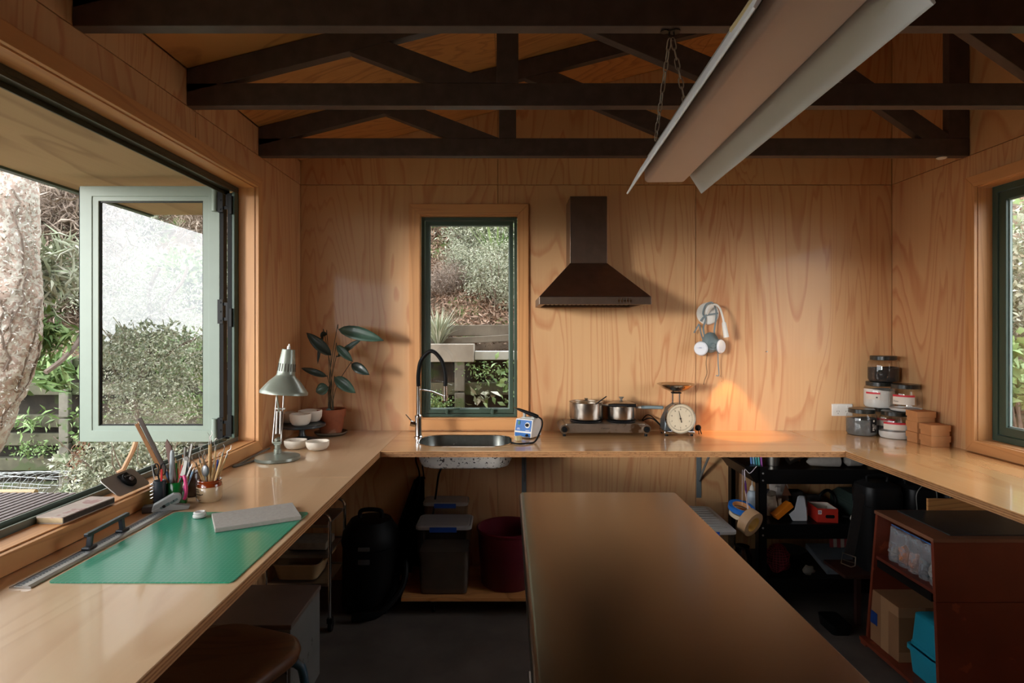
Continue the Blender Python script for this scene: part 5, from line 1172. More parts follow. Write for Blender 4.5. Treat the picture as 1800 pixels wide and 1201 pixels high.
jword('DAIKA', -42, 8.5, .040, .0095); jword('NEW ZEALAND', -40, 5.2, .030, .0062); jword('POT', -48, 9, .019, .0105); jword('STONEWARE CO', -36, 5.4, .048, .005, .00012); jword('MADE BY HAND', -38, 4.6, .009, .0045, -.00010)
for a in (-6,): g = G(); c_ = jc+Vector((.0430*math.sin(R(a)), -.0430*math.cos(R(a)), .031)); g.bar(c_+Vector((-.006, 0, -.001)), c_+Vector((.006, .001, .002)), .0008, .003); make('printed_emblem', g, BLACK, t, smooth=0)
WD = mat('pale_handle_wood', S(200,166,118), .5, var=.1, scale=30)
rd = random.Random(12); cols = ['pale wooden', 'slim wooden', 'honey coloured wooden']
tops = [(357, 777), (368, 752), (371, 750), (379, 762), (391, 772), (398, 775), (346, 790), (352, 784), (362, 790), (384, 786), (375, 792)]
descs = ['clay tool with a wire hook tip leaning far left in the stoneware jar', 'clay tool with tall loop tip at the centre of the stoneware jar', 'clay tool with a thin pointed tip at the centre of the stoneware jar', 'clay tool with angled wire tip in the stoneware jar', 'white ended clay tool leaning right in the stoneware jar', 'clay tool with bent pin tip at the far right of the stoneware jar', 'short clay tool leaning left in the stoneware jar', 'brush like clay tool in the stoneware jar', 'clay tool with small ring tip in the stoneware jar', 'clay tool standing behind the spoon in the stoneware jar', 'short pale clay tool in the middle of the stoneware jar']
for i, ((px, py), ds) in enumerate(zip(tops, descs)):
    a = jc+Vector((rd.uniform(-.016, .016), rd.uniform(-.016, .016), .0095)); b_ = P(px, py+28, jc.y+rd.uniform(-.025, .02)); t2 = thing('clay_tool', ds, 'clay tool', a, 'clay tools in the stoneware jar')
    # keep the shaft inside the mouth
    m_ = jc+Vector(((b_.x-jc.x)*.55, (b_.y-jc.y)*.55, .075)); hr = Vector((m_.x-jc.x, m_.y-jc.y, 0))
    if hr.length > .026: m_ = jc+hr.normalized()*.026+Vector((0, 0, .075))
    d = (b_-m_); a = m_-d.normalized()*.062
    if (Vector((a.x, a.y, 0))-Vector((jc.x, jc.y, 0))).length > .026: hr = Vector((a.x-jc.x, a.y-jc.y, 0)).normalized()*.026; a = Vector((jc.x+hr.x, jc.y+hr.y, a.z))
    t2.location = a; g = G(); g.tube([a, m_, m_.lerp(b_, .5), b_], [.003, .0042, .0045, .003], n=8); make('handle', g, WD, t2)
    g = G(); dn = d.normalized(); e = b_+dn*.045; sd_ = dn.cross(Vector((0, 1, 0))).normalized(); g.cyl(b_-dn*.004, b_+dn*.008, .0034, .0028, n=8)
    if i % 3 == 0: g.tube([b_+dn*.006, b_+dn*.02+sd_*.007, b_+dn*.034+sd_*.006, b_+dn*.040, b_+dn*.034-sd_*.006, b_+dn*.02-sd_*.007, b_+dn*.006], .0009, n=5)
    elif i % 3 == 1: g.tube([b_+dn*.006, b_+dn*.03, b_+dn*.04+sd_*.008], [.0016, .0012, .0006], n=5)
    else: g.tube([b_+dn*.006, b_+dn*.018+sd_*.004, b_+dn*.030-sd_*.004, e], [.002, .0024, .0016, .0004], n=6)
    make('metal_tip', g, STEEL, t2)
t2 = thing('spoon', 'old metal spoon with its bowl up in the stoneware jar', 'spoon', jc+Vector((.006, -.02, .012)), None)
b_ = P(361, 828, 2.075); g = G(); g.ell(b_, (.0135, .004, .021), 16, 10); make('spoon_bowl', g, mat('dull_pewter', S(120,122,124), .4, metal=.9), t2); g = G(); g.tube([jc+Vector((.006, -.02, .014)), b_-Vector((0, 0, .018))], [.002, .003], n=8); make('handle', g, STEEL, t2)
t2 = thing('blue_pen', 'blue pen at the right side of the stoneware jar', 'pen', jc+Vector((.02, .0, .012)), None); g = G(); a, b_ = jc+Vector((.020, .004, .012)), P(382, 818, 2.10); g.cyl(a, b_, .003, n=8); make('barrel', g, mat('blue_ink_plastic', S(30,60,140), .3), t2); g = G(); g.cyl(b_, b_+(b_-a).normalized()*.02, .0034, .002, n=8); make('cap', g, mat('blue_ink_plastic', S(30,60,140), .3), t2)
# tools in the green jar / spiked cup / mug
def ins(cx_, cz0, px, py, Y, off=(0, 0)): return Vector((cx_.x+off[0], cx_.y+off[1], BH+cz0)), P(px, py, Y)
RULE = wood('ruler_wood', 'Z', (150,104,66), (110,72,44), K=4, sc_=20, ring=.4)
a, b_ = ins(gj, .010, 0, 0, 1, (.008, .010)); b_ = P(245, 735, 2.02); g = G(); g.bar(a, b_, .014, .004, up=(.2, -1, 0)); make('long_ruler', g, mat('dark_grey_ruler', S(84,74,70), .5), None, label='long dark grey ruler leaning left out of the green jar', cat='ruler', bevel=.001)
a = gj+Vector((.004, -.004, .010)); b_ = P(240, 745, 1.995); g = G(); g.bar(a, b_, .013, .003, up=(.2, -1, 0)); make('long_ruler', g, RULE, None, label='long brown wooden ruler leaning left out of the green jar', cat='ruler', bevel=.001)
a = gj+Vector((-.002, .018, .010)); b_ = P(294, 772, 2.085); g = G(); w2 = .011; d = b_-a; s = d.cross(Vector((0, 1, 0))).normalized()
pts = [a-s*.006, a+s*.006, a+d*.7+s*.011, a+d*.93+s*.010, b_+s*.001, a+d*.86-s*.012, a+d*.7-s*.011]; fv = [[g._v(p+Vector((0, e, 0))) for p in pts] for e in (-.002, .002)]; g.skin(fv); make('wooden_rib', g, mat('dark_rib_wood', S(92,58,46), .45), None, label='dark brown curved wooden rib standing in the green jar', cat='tool', bevel=.0008)
a = gj+Vector((-.012, -.012, .010)); b_ = P(303, 792, 2.03); t2 = thing('marker', 'thick pale grey marker standing in the green jar', 'marker', a); g = G(); d = b_-a; g.tube([a, a+d*.45, a+d*.5, a+d*.95, b_], [.005, .006, .0078, .0070, .0045], n=12); make('barrel', g, mat('pale_grey_barrel', S(156,162,166), .4), t2)
PEN = [('thin green pencil at the back of the green jar', (309, 796), S(60,120,60), (.0, .022)), ('grey mechanical pen at the back right of the green jar', (333, 794), S(120,124,130), (.018, .010)), ('brown brush handle at the back of the green jar', (300, 800), S(120,80,50), (-.010, .018)), ('pale blue pen tilted right in the green jar', (341, 812), S(130,160,190), (.014, .008)), ('red pencil leaning right in the green jar', (322, 800), S(190,44,34), (.002, -.02)), ('dark green pencil in front in the green jar', (325, 812), S(24,84,66), (-.006, -.024)), ('orange red pencil behind the marker in the green jar', (313, 806), S(204,74,50), (.012, .012)), ('blue pen leaning left between cup and green jar', (292, 812), S(70,100,140), (-.020, .006)), ('pale wooden pencil at the middle of the green jar', (316, 798), S(196,170,130), (.014, -.004)), ('white capped pen leaning right in the green jar', (337, 806), S(214,206,200), (.010, -.016)), ('pink pen low in the green jar', (329, 832), S(196,84,150), (.016, -.012)), ('yellow pencil stub in the green jar', (331, 822), S(180,140,60), (.020, .0))]
for i, (ds, (px, py), col, off) in enumerate(PEN):
    a = gj+Vector((*off, .010)); b_ = P(px, py+12, 2.05); m = mat('pen_%d' % i, col, .35, var=.03); nm = 'pencil' if 'pencil' in ds else 'pen'
    t2 = thing(nm, ds, nm, a); g = G(); d = b_-a; g.cyl(a, a+d*.92, .0033, n=6); make('barrel', g, m, t2); g = G(); g.cyl(a+d*.92, b_+d.normalized()*.006, .0033, .0006, n=6); make('point', g, WD if nm == 'pencil' else STEEL, t2)
# pliers with pink handles hooked over the rim
t2 = thing('pliers', 'pliers with pink grips hooked over the rim of the green jar', 'pliers', gj+Vector((.03, -.01, .05))); PK = mat('pink_grip', S(206,62,120), .4, var=.05, coat=.2)
p0 = Vector((gj.x+.035, gj.y-.015, BH+.103)); g = G(); g.tube(bez([p0, p0+Vector((.006, -.004, -.012)), Vector((gj.x+.046, gj.y-.02, BH+.06)), Vector((gj.x+.045, gj.y-.022, BH+.035)), Vector((gj.x+.040, gj.y-.022, BH+.022))], 5), [.0055]*20+[.005], n=10); make('grip', g, PK, t2)
g = G(); g.tube(bez([p0+Vector((-.008, .0, 0)), Vector((gj.x+.018, gj.y-.008, BH+.085)), Vector((gj.x+.012, gj.y-.008, BH+.05))], 5), .0055, n=10); make('grip', g, PK, t2)
g = G(); b_ = P(327, 795, 2.055); g.bar(p0+Vector((-.004, 0, -.002)), b_+Vector((.0, 0, -.02)), .018, .006, up=(0, -1, 0)); g.cyl(b_+Vector((.004, -.005, -.022)), b_+Vector((.004, .005, -.022)), .008, n=12); g.bar(b_+Vector((-.005, 0, -.02)), b_+Vector((-.003, 0, .018)), .007, .006, up=(0, -1, 0)); g.bar(b_+Vector((.012, 0, -.02)), P(338, 780, 2.06), .007, .006, up=(0, -1, 0)); make('jaws', g, mat('worn_steel', S(112,110,106), .4, metal=.8, var=.2), t2, bevel=.001)
# scissors and items in the spiked cup
t2 = thing('scissors', 'black handled scissors standing in the spiked black cup', 'scissors', bc+Vector((0, 0, .01)))
hx = bc+Vector((0, 0, .118)); 
for sx in (-1, 1):
    g = G(); q = [hx+Vector((sx*.010+.009*math.cos(a)*1.0, .003*sx, .014+.020*math.sin(a))) for a in [2*math.pi*i/14 for i in range(14)]]; g.tube(q, .0025, n=6, closed=True); g.tube([hx+Vector((sx*.006, 0, -.004)), bc+Vector((0, 0, .085))], .0028, n=6); make('handle', g, BLACK, t2)
g = G(); g.bar(bc+Vector((0, 0, .085)), bc+Vector((0, .004, .008)), .010, .003, up=(0, -1, 0)); make('blades', g, STEEL, t2)
stick('pencil', 'pencil with a red end standing in the spiked black cup', bc+Vector((.008, -.006, .008)), bc+Vector((.012, -.008, .135)), .0032, mat('red_end', S(190,40,44), .4), 'pencil')
stick('steel_rod', 'thin pale rod leaning left out of the spiked black cup', bc+Vector((-.006, .004, .008)), P(262, 792, 2.02), .0018, ALU, 'rod', r2=.0012)
stick('brush', 'dark handled brush standing in the brown mug', wc+Vector((.006, 0, .008)), wc+Vector((-.01, .005, .17)), .004, mat('dark_handle', S(50,40,38), .4), 'brush', r2=.002); stick('brush', 'orange brown handled brush leaning left in the brown mug', wc+Vector((.012, .006, .008)), wc+Vector((-.03, .0, .15)), .004, mat('amber_handle', S(150,90,40), .4), 'brush', r2=.002)
# ---- things on the sill
t = thing('sketchbook', 'worn flat sketchbook with stained covers lying on the left window sill', 'book', (-1.292, 1.765, WS+.004)); SB = mat('stained_cover', S(176,160,148), .75, var=.14, scale=24, spots=(S(160,126,120), 22, .58)); t.rotation_euler = (0, 0, R(-3))
g = G(); g.rbox((0, 0), (.082, .205), .006, .0005, .003); make('cover', g, SB, t, local=True, smooth=30)
g = G(); g.box(-.039, .038, -.1, .1, .0035, .017); make('pages', g, mat('yellowed_pages', S(190,170,134), .9, var=.15, scale=60), t, local=True, smooth=0)
g = G(); g.rbox((0, 0), (.082, .205), .006, .0175, .0205); make('cover', g, SB, t, local=True, smooth=30)
g = G(); g.box(.0385, .041, -.1, .1, .003, .0175); make('spine', g, mat('dark_cloth_spine', S(66,58,50), .8, var=.3, scale=60), t, local=True, smooth=0)
c = Vector((-1.300, 2.0, WS+.004)); t = thing('sill_plate', 'grey metal plate with a black knob leaning on the left window sill track', 'plate', c); rot = Matrix.Rotation(R(40), 4, 'Y')
M0 = Matrix.Translation((-1.3, 2.0, WS+.0365)) @ rot
g = G(); g.M = M0; g.rbox((0, 0), (.085, .17), .014, -.0015, .0015); make('plate', g, mat('grey_metal_plate', S(150,146,142), .45, metal=.5, var=.05), t, smooth=30)
g = G(); g.M = M0; g.lathe([(0, .0018), (.026, .0018), (.027, .008), (.024, .013), (0, .013)], (0, .01, 0), n=30); g.box(-.03, -.008, -.012, .03, .0018, .010); kb = make('knob', g, BLACK, t)
g = G(); g.M = M0; g.lathe([(0, .013), (.007, .013), (.007, .021), (0, .022)], (.004, .01, 0), n=14); make('knob_cap', g, mat('grey_cap', S(110,96,92), .5), kb)
text('lettering', 'STUDIO', .009, M0 @ Matrix.Translation((-.012, .012, .0136)) @ Matrix.Rotation(R(90), 4, 'Z'), mat('grey_print', S(130,130,130), .6), kb)
# ================================================================ UNDER THE BENCHES
# ---- steel table
TZ = .90; TX0, TX1, TY1 = .043, .640, 2.242
STT = mat('scratched_table_steel', S(108,98,88), .24, metal=1, var=.06, scale=3)
_t = STT.node_tree; _n = _t.nodes; _b = _n['Principled BSDF']; _tc = _n.new('ShaderNodeTexCoord'); _mp = _n.new('ShaderNodeMapping'); _mp.inputs['Scale'].default_value = (4, 220, 1); _ns = _n.new('ShaderNodeTexNoise'); _ns.inputs['Scale'].default_value = 1; _ns.inputs['Detail'].default_value = 6
_t.links.new(_tc.outputs['Object'], _mp.inputs[0]); _t.links.new(_mp.outputs[0], _ns.inputs['Vector']); _bp = _n.new('ShaderNodeBump'); _bp.inputs['Strength'].default_value = .10; _bp.inputs['Distance'].default_value = .001; _t.links.new(_ns.outputs['Fac'], _bp.inputs['Height']); _t.links.new(_bp.outputs[0], _b.inputs['Normal'])
_n2 = _n.new('ShaderNodeTexNoise'); _n2.inputs['Scale'].default_value = 5; _n2.inputs['Detail'].default_value = 2; _t.links.new(_tc.outputs['Object'], _n2.inputs['Vector']); _mr = _n.new('ShaderNodeMapRange'); _mr.inputs[1].default_value = .2; _mr.inputs[2].default_value = .8; _mr.inputs[3].default_value = .25; _mr.inputs[4].default_value = .34; _t.links.new(_n2.outputs['Fac'], _mr.inputs[0])
t = thing('steel_table', 'long narrow stainless steel work table in the middle of the room', 'table', ((TX0+TX1)/2, 1.3, 0))
g = G(); q = []
for i in range(7): a = R(180-90*i/6); q.append((TX0+.016+.016*math.cos(a), TZ-.016+.016*math.sin(a)))
for i in range(4): a = R(90-90*i/3); q.append((TX1-.006+.006*math.cos(a), TZ-.006+.006*math.sin(a)))
q += [(TX1, TZ-.035), (TX1-.02, TZ-.035), (TX1-.02, TZ-.031), (TX0+.02, TZ-.031), (TX0+.02, TZ-.035), (TX0, TZ-.035)]
g.prism(q, 'Y', .45, TY1); make('table_top', g, STT, t, smooth=40)
for x in (TX0+.06, TX1-.06):
    for y in (.6, 2.14):
        g = G(); g.cyl((x, y, .0005), (x, y, .05), .014, n=14); g.cyl((x, y, .05), (x, y, TZ-.036), .019, n=16); make('leg', g, STEEL, t)
g = G(); g.box(TX0+.03, TX1-.03, .57, 2.17, .24, .262)
make('undershelf', g, STEEL, t, bevel=.004)
# ---- bench brackets
for x, lb in ((.097, 'grey steel shelf bracket under the back bench behind the steel table'), (1.155, 'grey steel shelf bracket under the back bench left of the black cart')):
    t = thing('shelf_bracket', lb, 'bracket', (x, YB, .503)); GB = mat('blue_grey_bracket', S(110,120,124), .5, metal=.2, var=.08)
    g = G(); g.box(x-.014, x+.014, YB-.006, YB-.0005, .503, BH-BT-.007); make('upright', g, GB, t, smooth=0)
    g = G(); g.box(x-.014, x+.014, YB-.42, YB-.0065, BH-BT-.0065, BH-BT-.0005); make('arm', g, GB, t, smooth=0)
    g = G(); g.bar((x, YB-.008, .61), (x, YB-.26, BH-BT-.010), .020, .004, up=(1, 0, 0)); make('brace', g, GB, t, smooth=0)
# ---- dolly with boxes and tub
DZ = .088
t = thing('dolly', 'low plywood dolly on castors under the sink', 'dolly', (-.16, 3.3, 0))
g = G(); g.box(-.564, .30, 3.10, 3.52, DZ, DZ+.018); make('deck', g, PLY_X, t, bevel=.001, smooth=0)
for x in (-.40, .2):
    for y in (3.15, 3.46):
        g = G(); g.box(x-.03, x+.03, y-.03, y+.03, DZ-.004, DZ-.0005); g.cyl((x, y, DZ-.02), (x, y, DZ-.004), .014, n=12); g.bar((x-.013, y, DZ-.02), (x-.013, y+.02, .03), .003, .02); g.bar((x+.013, y, DZ-.02), (x+.013, y+.02, .03), .003, .02); cs_ = make('castor', g, STEEL, t)
        g = G(); g.lathe([(.006, -.010), (.024, -.010), (.0275, -.006), (.0275, .006), (.024, .010), (.006, .010)], (x, y+.02, .028), n=20, rot=RXY(90, 'Y'), closed=True); make('wheel', g, BLACK, cs_)
CLR = glass('clear_tub_plastic', (.74, .74, .73, 1), .15, .07)
FROST = mat('milky_plastic', S(196,194,190), .35, var=.04, trans=.55, alpha=1)
HB = mat('blue_clip', S(28,70,150), .4)
def tub(label, c, w_, d_, z0, z1, fill=None, clips='front', ribs=False):
    t = thing('storage_tub', label, 'storage box', (c[0], c[1], z0)); h = z1-z0; g = G()
    g.shell(c, [(w_*.82, d_*.85, .02, z0+.0005), (w_*.84, d_*.87, .024, z0+.01), (w_*.96, d_*.96, .026, z1-.03), (w_*.99, d_*.99, .028, z1-.028), (w_*.99, d_*.99, .028, z1-.02)], capb=True); make('body', g, CLR, t)
    g = G(); g.shell(c, [(w_, d_, .03, z1-.0195), (w_, d_, .03, z1-.006), (w_*.97, d_*.97, .03, z1-.002), (w_*.9, d_*.9, .02, z1-.004), (w_*.88, d_*.88, .02, z1-.001)], capt=True)
    if ribs:
        for k in range(9): y = c[1]-d_*.38+k*d_*.095; g.box(c[0]-w_*.4, c[0]+w_*.4, y-.004, y+.004, z1-.001, z1+.003)
    make('lid', g, FROST, t)
    for s in (-1, 1):
        g = G()
        if clips == 'front': g.box(c[0]-w_*.24, c[0]+w_*.24, c[1]+s*(d_/2+.001), c[1]+s*(d_/2+.006), z1-.03, z1-.004)
        else: g.box(c[0]+s*(w_/2+.001), c[0]+s*(w_/2+.006), c[1]-d_*.2, c[1]+d_*.2, z1-.03, z1-.004)
        if clips == 'both': pass
        make('clip', g, HB, t, bevel=.001, smooth=0)
    if fill:
        g = G(); g.rbox(c, (w_*.81, d_*.84), .018, z0+.006, z0+h*fill[0], (w_*.86, d_*.88)); make('contents', g, fill[1], t)
    return t
tub('tall clear storage tub with blue clips at the front of the dolly', (-.345, 3.232), .30, .215, DZ+.0185, .475, (.62, mat('grey_brown_clay', S(92,80,72), .8)))
tub('clear storage tub behind the taller one on the dolly', (-.36, 3.44), .26, .15, DZ+.0185, .53, (.5, mat('dark_contents', S(70,62,56), .8)))
t = thing('maroon_tub', 'deep round maroon tub standing on the dolly', 'tub', (.0, 3.305, DZ+.0185)); g = G(); zb = DZ+.0185
g.lathe([(0, 0), (.145, 0), (.152, .01), (.168, .29), (.176, .30), (.177, .308), (.170, .312), (.163, .305), (.147, .015), (0, .012)], (.0, 3.305, zb), n=48); make('body', g, mat('maroon_plastic', S(92,22,36), .35, var=.08), t)
# ---- chrome trolley behind the cabinet
TXa, TXb, TYa, TYb = -1.215, -.893, 2.95, 3.215
t = thing('chrome_trolley', 'slim chrome wire trolley with glass shelves under the left bench', 'trolley', ((TXa+TXb)/2, 3.08, 0))
for y in (TYa, TYb):
    g = G(); r = .04; pts = [Vector((TXb, y, .075)), Vector((TXb, y, .60-r))]+[Vector((TXb-r+r*math.cos(R(a)), y, .60-r+r*math.sin(R(a)))) for a in (0, 22, 45, 67, 90)]+[Vector((TXa+r, y, .60))]+[Vector((TXa+r+r*math.cos(R(a)), y, .60-r+r*math.sin(R(a)))) for a in (90, 112, 135, 157, 180)]+[Vector((TXa, y, .60-r)), Vector((TXa, y, .075))]
    g.tube(pts, .0085, n=10); make('end_frame', g, CHROME, t)
    for x in (TXa, TXb):
        g = G(); g.lathe([(.004, -.009), (.026, -.009), (.029, -.004), (.029, .004), (.026, .009), (.004, .009)], (x, y+.012, .0295), n=18, rot=RXY(90, 'Y'), closed=True); g.box(x-.013, x+.013, y-.012, y+.018, .05, .0745); make('castor', g, BLACK, t)
for z in (.536, .385, .242):
    g = G(); g.box(TXa+.01, TXb-.010, TYa-.006, TYa+.006, z-.008, z+.008); g.box(TXa+.01, TXb-.010, TYb-.006, TYb+.006, z-.008, z+.008); g.box(TXa+.01, TXb-.01, TYa+.007, TYb-.007, z-.004, z+.002); make('shelf', g, STEEL, t, bevel=.001, smooth=0)
c = Vector((-1.075, 3.08, .2505)); t = thing('basket_tray', 'brown plastic tray basket on the bottom shelf of the chrome trolley', 'tray', c); g = G(); TB = mat('brown_tray', S(150,120,84), .55, var=.1)
g.shell((c.x, c.y), [(.20, .19, .03, c.z+.0005), (.235, .225, .035, c.z+.075), (.25, .24, .04, c.z+.076), (.25, .24, .04, c.z+.084), (.228, .218, .033, c.z+.082), (.19, .18, .03, c.z+.01)], capb=True, capt=True); make('body', g, TB, t)
g = G(); g.cyl((c.x+.128, c.y-.05, c.z+.085), (c.x+.15, c.y-.05, c.z+.105), .007, n=8); g.cyl((c.x+.128, c.y+.05, c.z+.085), (c.x+.15, c.y+.05, c.z+.105), .007, n=8); g.cyl((c.x+.15, c.y-.06, c.z+.105), (c.x+.15, c.y+.06, c.z+.105), .009, n=10); make('handle', g, mat('bamboo_handle', S(150,116,76), .5), t)
g = G(); g.cb((-1.03, 3.08, .392+.02), (.2, .15, .036)); make('papers', g, mat('dull_paper', S(110,96,80), .8, var=.2, scale=40), None, label='low stack of papers on the middle shelf of the chrome trolley', cat='papers', bevel=.004)
# ---- grey cabinet, stool
t = thing('grey_cabinet', 'low scuffed grey metal cabinet under the left bench behind the stool', 'cabinet', (-1.02, 2.42, 0)); GC = mat('scuffed_grey_paint', S(112,110,106), .45, var=.12, scale=6, spots=(S(60,56,52), 20, .66))
g = G(); g.box(-1.22, -.832, 2.25, 2.60, .0005, .372); make('body', g, GC, t, bevel=.002, smooth=0)
g = G(); g.box(-1.224, -.828, 2.246, 2.604, .3725, .392); make('top', g, mat('scuffed_brown_grey_top', S(104,88,78), .4, var=.2, scale=5), t, bevel=.003, smooth=0)
g = G(); g.box(-1.21, -.842, 2.240, 2.2495, .02, .36); d_ = make('door', g, GC, t, bevel=.001, smooth=0)
g = G(); g.tube([(-.88, 2.2395, .24), (-.88, 2.22, .25), (-.88, 2.22, .31), (-.88, 2.2395, .32)], .004, n=8); make('door_handle', g, STEEL, d_)
c = Vector((-.785, 1.61, .62)); t = thing('stool', 'wooden seated stool with blue tubular legs tucked under the left bench', 'stool', (c.x, c.y, 0)); LE = wood('worn_dark_seat', 'X', (112,74,48), (70,42,26), rough=.42, K=6, sc_=6, ring=.4, big=.8)
rz_ = Matrix.Translation((c.x, c.y, 0)) @ Matrix.Rotation(R(-20), 4, 'Z')
g = G(); g.M = rz_; g.shell((0, 0), [(.32, .32, .09, .580), (.345, .345, .10, .590), (.352, .352, .10, .606), (.345, .345, .10, .619), (.32, .32, .09, .626), (.22, .22, .07, .621), (.08, .08, .03, .618)], n=8, capb=True, capt=True); make('seat', g, LE, t, smooth=60)
BT_ = mat('blue_enamel_tube', S(42,92,120), .35, coat=.3, var=.08)
for a in (25, 115, 205, 295):
    p = Vector((math.cos(R(a)), math.sin(R(a)), 0)); q = Vector((c.x, c.y, 0)); g = G()
    g.tube(bez([q+p*.05+Vector((0, 0, .567)), q+p*.16+Vector((0, 0, .566)), q+p*.198+Vector((0, 0, .556)), q+p*.217+Vector((0, 0, .50)), q+p*.25+Vector((0, 0, .2)), q+p*.265+Vector((0, 0, .012))], 6), .0125, n=12); l_ = make('leg', g, BT_, t)
    g = G(); g.cyl(q+p*.2652+Vector((0, 0, .0005)), q+p*.265+Vector((0, 0, .03)), .0155, n=12); make('rubber_foot', g, BLACK, l_)
g = G(); pts = [Vector((c.x+.238*math.cos(a), c.y+.238*math.sin(a), .24)) for a in [2*math.pi*i/36 for i in range(36)]]; g.tube(pts, .008, n=8, closed=True); make('foot_ring', g, BT_, t)
# ---- black vacuum cleaner and hung dark cloth
c = Vector((-.755, 3.24, 0)); t = thing('vacuum_cleaner', 'black drum vacuum cleaner in the dark below the back bench', 'vacuum cleaner', c); BV = mat('black_vacuum', S(9,9,10), .6)
g = G(); g.lathe([(0, .05), (.15, .05), (.155, .07), (.15, .34), (.155, .35), (0, .35)], c, n=40); make('drum', g, BV, t)
g = G(); g.lathe([(0, .351), (.155, .351), (.158, .37), (.15, .42), (.11, .48), (0, .49)], c, n=40); make('motor_head', g, BV, t)
g = G(); g.tube(bez([c+Vector((-.06, 0, .478)), c+Vector((-.05, 0, .525)), c+Vector((.05, 0, .525)), c+Vector((.06, 0, .478))], 5), .012, n=10); make('handle', g, BV, t)
for z in (.36, .31): g = G(); g.box(c.x-.03, c.x+.03, c.y-.168, c.y-.158, z-.02 if z < .35 else z, z+.005 if z < .35 else z+.02); make('latch', g, mat('grey_latch', S(70,70,70), .4), t, bevel=.002)
for a in (45, 135, 225, 315):
    g = G(); p = c+Vector((.13*math.cos(R(a)), .13*math.sin(R(a)), 0)); g.lathe([(0, -.012), (.022, -.012), (.024, 0), (.022, .012), (0, .012)], p+Vector((0, 0, .0245)), n=14, rot=RXY(90, 'Y')); make('castor', g, BV, t)
g = G(); g.tube(bez([c+Vector((.15, -.02, .25)), c+Vector((.2, -.06, .27)), c+Vector((.19, -.12, .15)), c+Vector((.08, -.2, .05)), c+Vector((-.05, -.2, .03))], 7), .018, n=10); make('hose', g, BV, t)
g = G(); rows = []
for k in range(15):
    u = k/14; z = .62-.58*u; w2 = .03+.11*u; cx_ = -.53-.10*u; row = []
    for j in range(17): v = j/16; row.append(g._v((cx_+(v-.5)*2*w2, YB-.03-.018*math.sin(v*14+u*2)-.01*u, z+.02*math.sin(v*3))))
    rows.append(row)
for k in range(14):
    for j in range(16): g.f([rows[k][j], rows[k][j+1], rows[k+1][j+1], rows[k+1][j]])
o_ = make('dark_cloth', g, mat('black_cloth', S(16,15,15), .95), None, label='black cloth hanging on the wall below the sink tap', cat='cloth', smooth=80); md = o_.modifiers.new('thick', 'SOLIDIFY'); md.thickness = .004
# ---- right: clear tub
tub('clear lidded storage tub with blue clips between the table and the black cart', (.955, 3.105), .355, .42, .0005, .530, (.35, mat('grey_contents', S(130,130,130), .8)), clips='front', ribs=True)
# ---- black cart
CX0, CX1, CY0, CY1 = 1.318, 2.10, 3.09, 3.52
t = thing('utility_cart', 'black steel three tray utility cart under the back bench', 'cart', ((CX0+CX1)/2, 3.3, 0)); pw = .042
for z1_, z0_, ov in ((.785, .708, .0), (.497, .42, 0), (.212, .135, 0)):
    g = G(); n = .004; panel(g, CX0+pw*.3, CX1-pw*.3, CY0+.004, CY1-.004, [(CX0+pw*.3+n, CX1-pw*.3-n, CY0+.004+n, CY1-.004-n)], 'Z', z0_+.0, z1_); panel(g, CX0+.017, CX1-.017, CY0+.0085, CY1-.0085, [], 'Z', z1_-.004, z1_-.0005); make('tray', g, BLKM, t, smooth=0)
for x0_, x1_, sx in ((CX0, CX0+pw, -1), (CX1-pw, CX1, 1)):
    for y0_, sy in ((CY0, -1), (CY1-.004, 1)):
        g = G(); g.box(x0_, x1_, y0_, y0_+.004, .07, .80); xx = x0_ if sx < 0 else x1_-.004; g.box(xx, xx+.004, min(y0_, y0_-sy*pw), max(y0_, y0_-sy*pw)+.004, .07, .80); ps = make('post', g, BLKM, t, smooth=0)
        for z in (.765, .728, .478, .44): g = G(); g.ell(((x0_+x1_)/2, y0_-.002 if sy < 0 else y0_+.006, z), (.0055, .004, .0055), 10, 6); make('bolt', g, STEEL, ps)
        g = G(); xm, ym = (x0_+x1_)/2, y0_-sy*.02; g.lathe([(.004, -.012), (.026, -.012), (.03, -.005), (.03, .005), (.026, .012), (.004, .012)], (xm, ym, .0305), n=18, rot=RXY(90, 'Y'), closed=True); g.box(xm-.015, xm+.015, ym-.015, ym+.015, .06, .075); make('castor', g, BLACK, t)
g = G(); g.prism([(CX0-.001, .800), (CX0-.001, .712), (CX0-.012, .712), (CX0-.07, .792), (CX0-.066, .80)], 'Y', CY0+.01, CY1-.01); make('push_handle', g, BLKM, t, smooth=0)
z1_ = .7855
def onc(name, label, cat, g, m, **k): return make(name, g, m, None, label=label, cat=cat, **k)
def hollow_cup(name, label, base, r0, r1, h, m, rot=None):
    g = G(); g.lathe([(0, 0), (r0, 0), (r1, h), (r1-.003, h), (r0-.003, .004), (0, .004)], base, n=28, rot=rot); return onc(name, label, 'cup', g, m)
hollow_cup('steel_beaker', 'shiny upright steel beaker on the top tray of the black cart', (P(1358, 0, 3.2).x, 3.2, z1_), .034, .039, .088, STEEL)
hollow_cup('steel_cone', 'tilted shiny steel cone on the top tray of the black cart', (P(1374, 0, 3.18).x+.03, 3.18, z1_+.034), .030, .026, .085, STEEL, RXY(66, 'Y'))
GRB = mat('grey_canvas', S(118,114,110), .85, var=.1, scale=40, bump=.1)
g = G(); a, b_ = Vector((1.60, 3.15, z1_+.028)), Vector((1.765, 3.145, z1_+.037)); g.tube([a, a.lerp(b_, .1), a.lerp(b_, .6), b_], [.006, .020, .030, .034], n=14); onc('grey_club', 'grey tapering canvas covered paddle on the top tray of the black cart', 'tool', g, GRB)
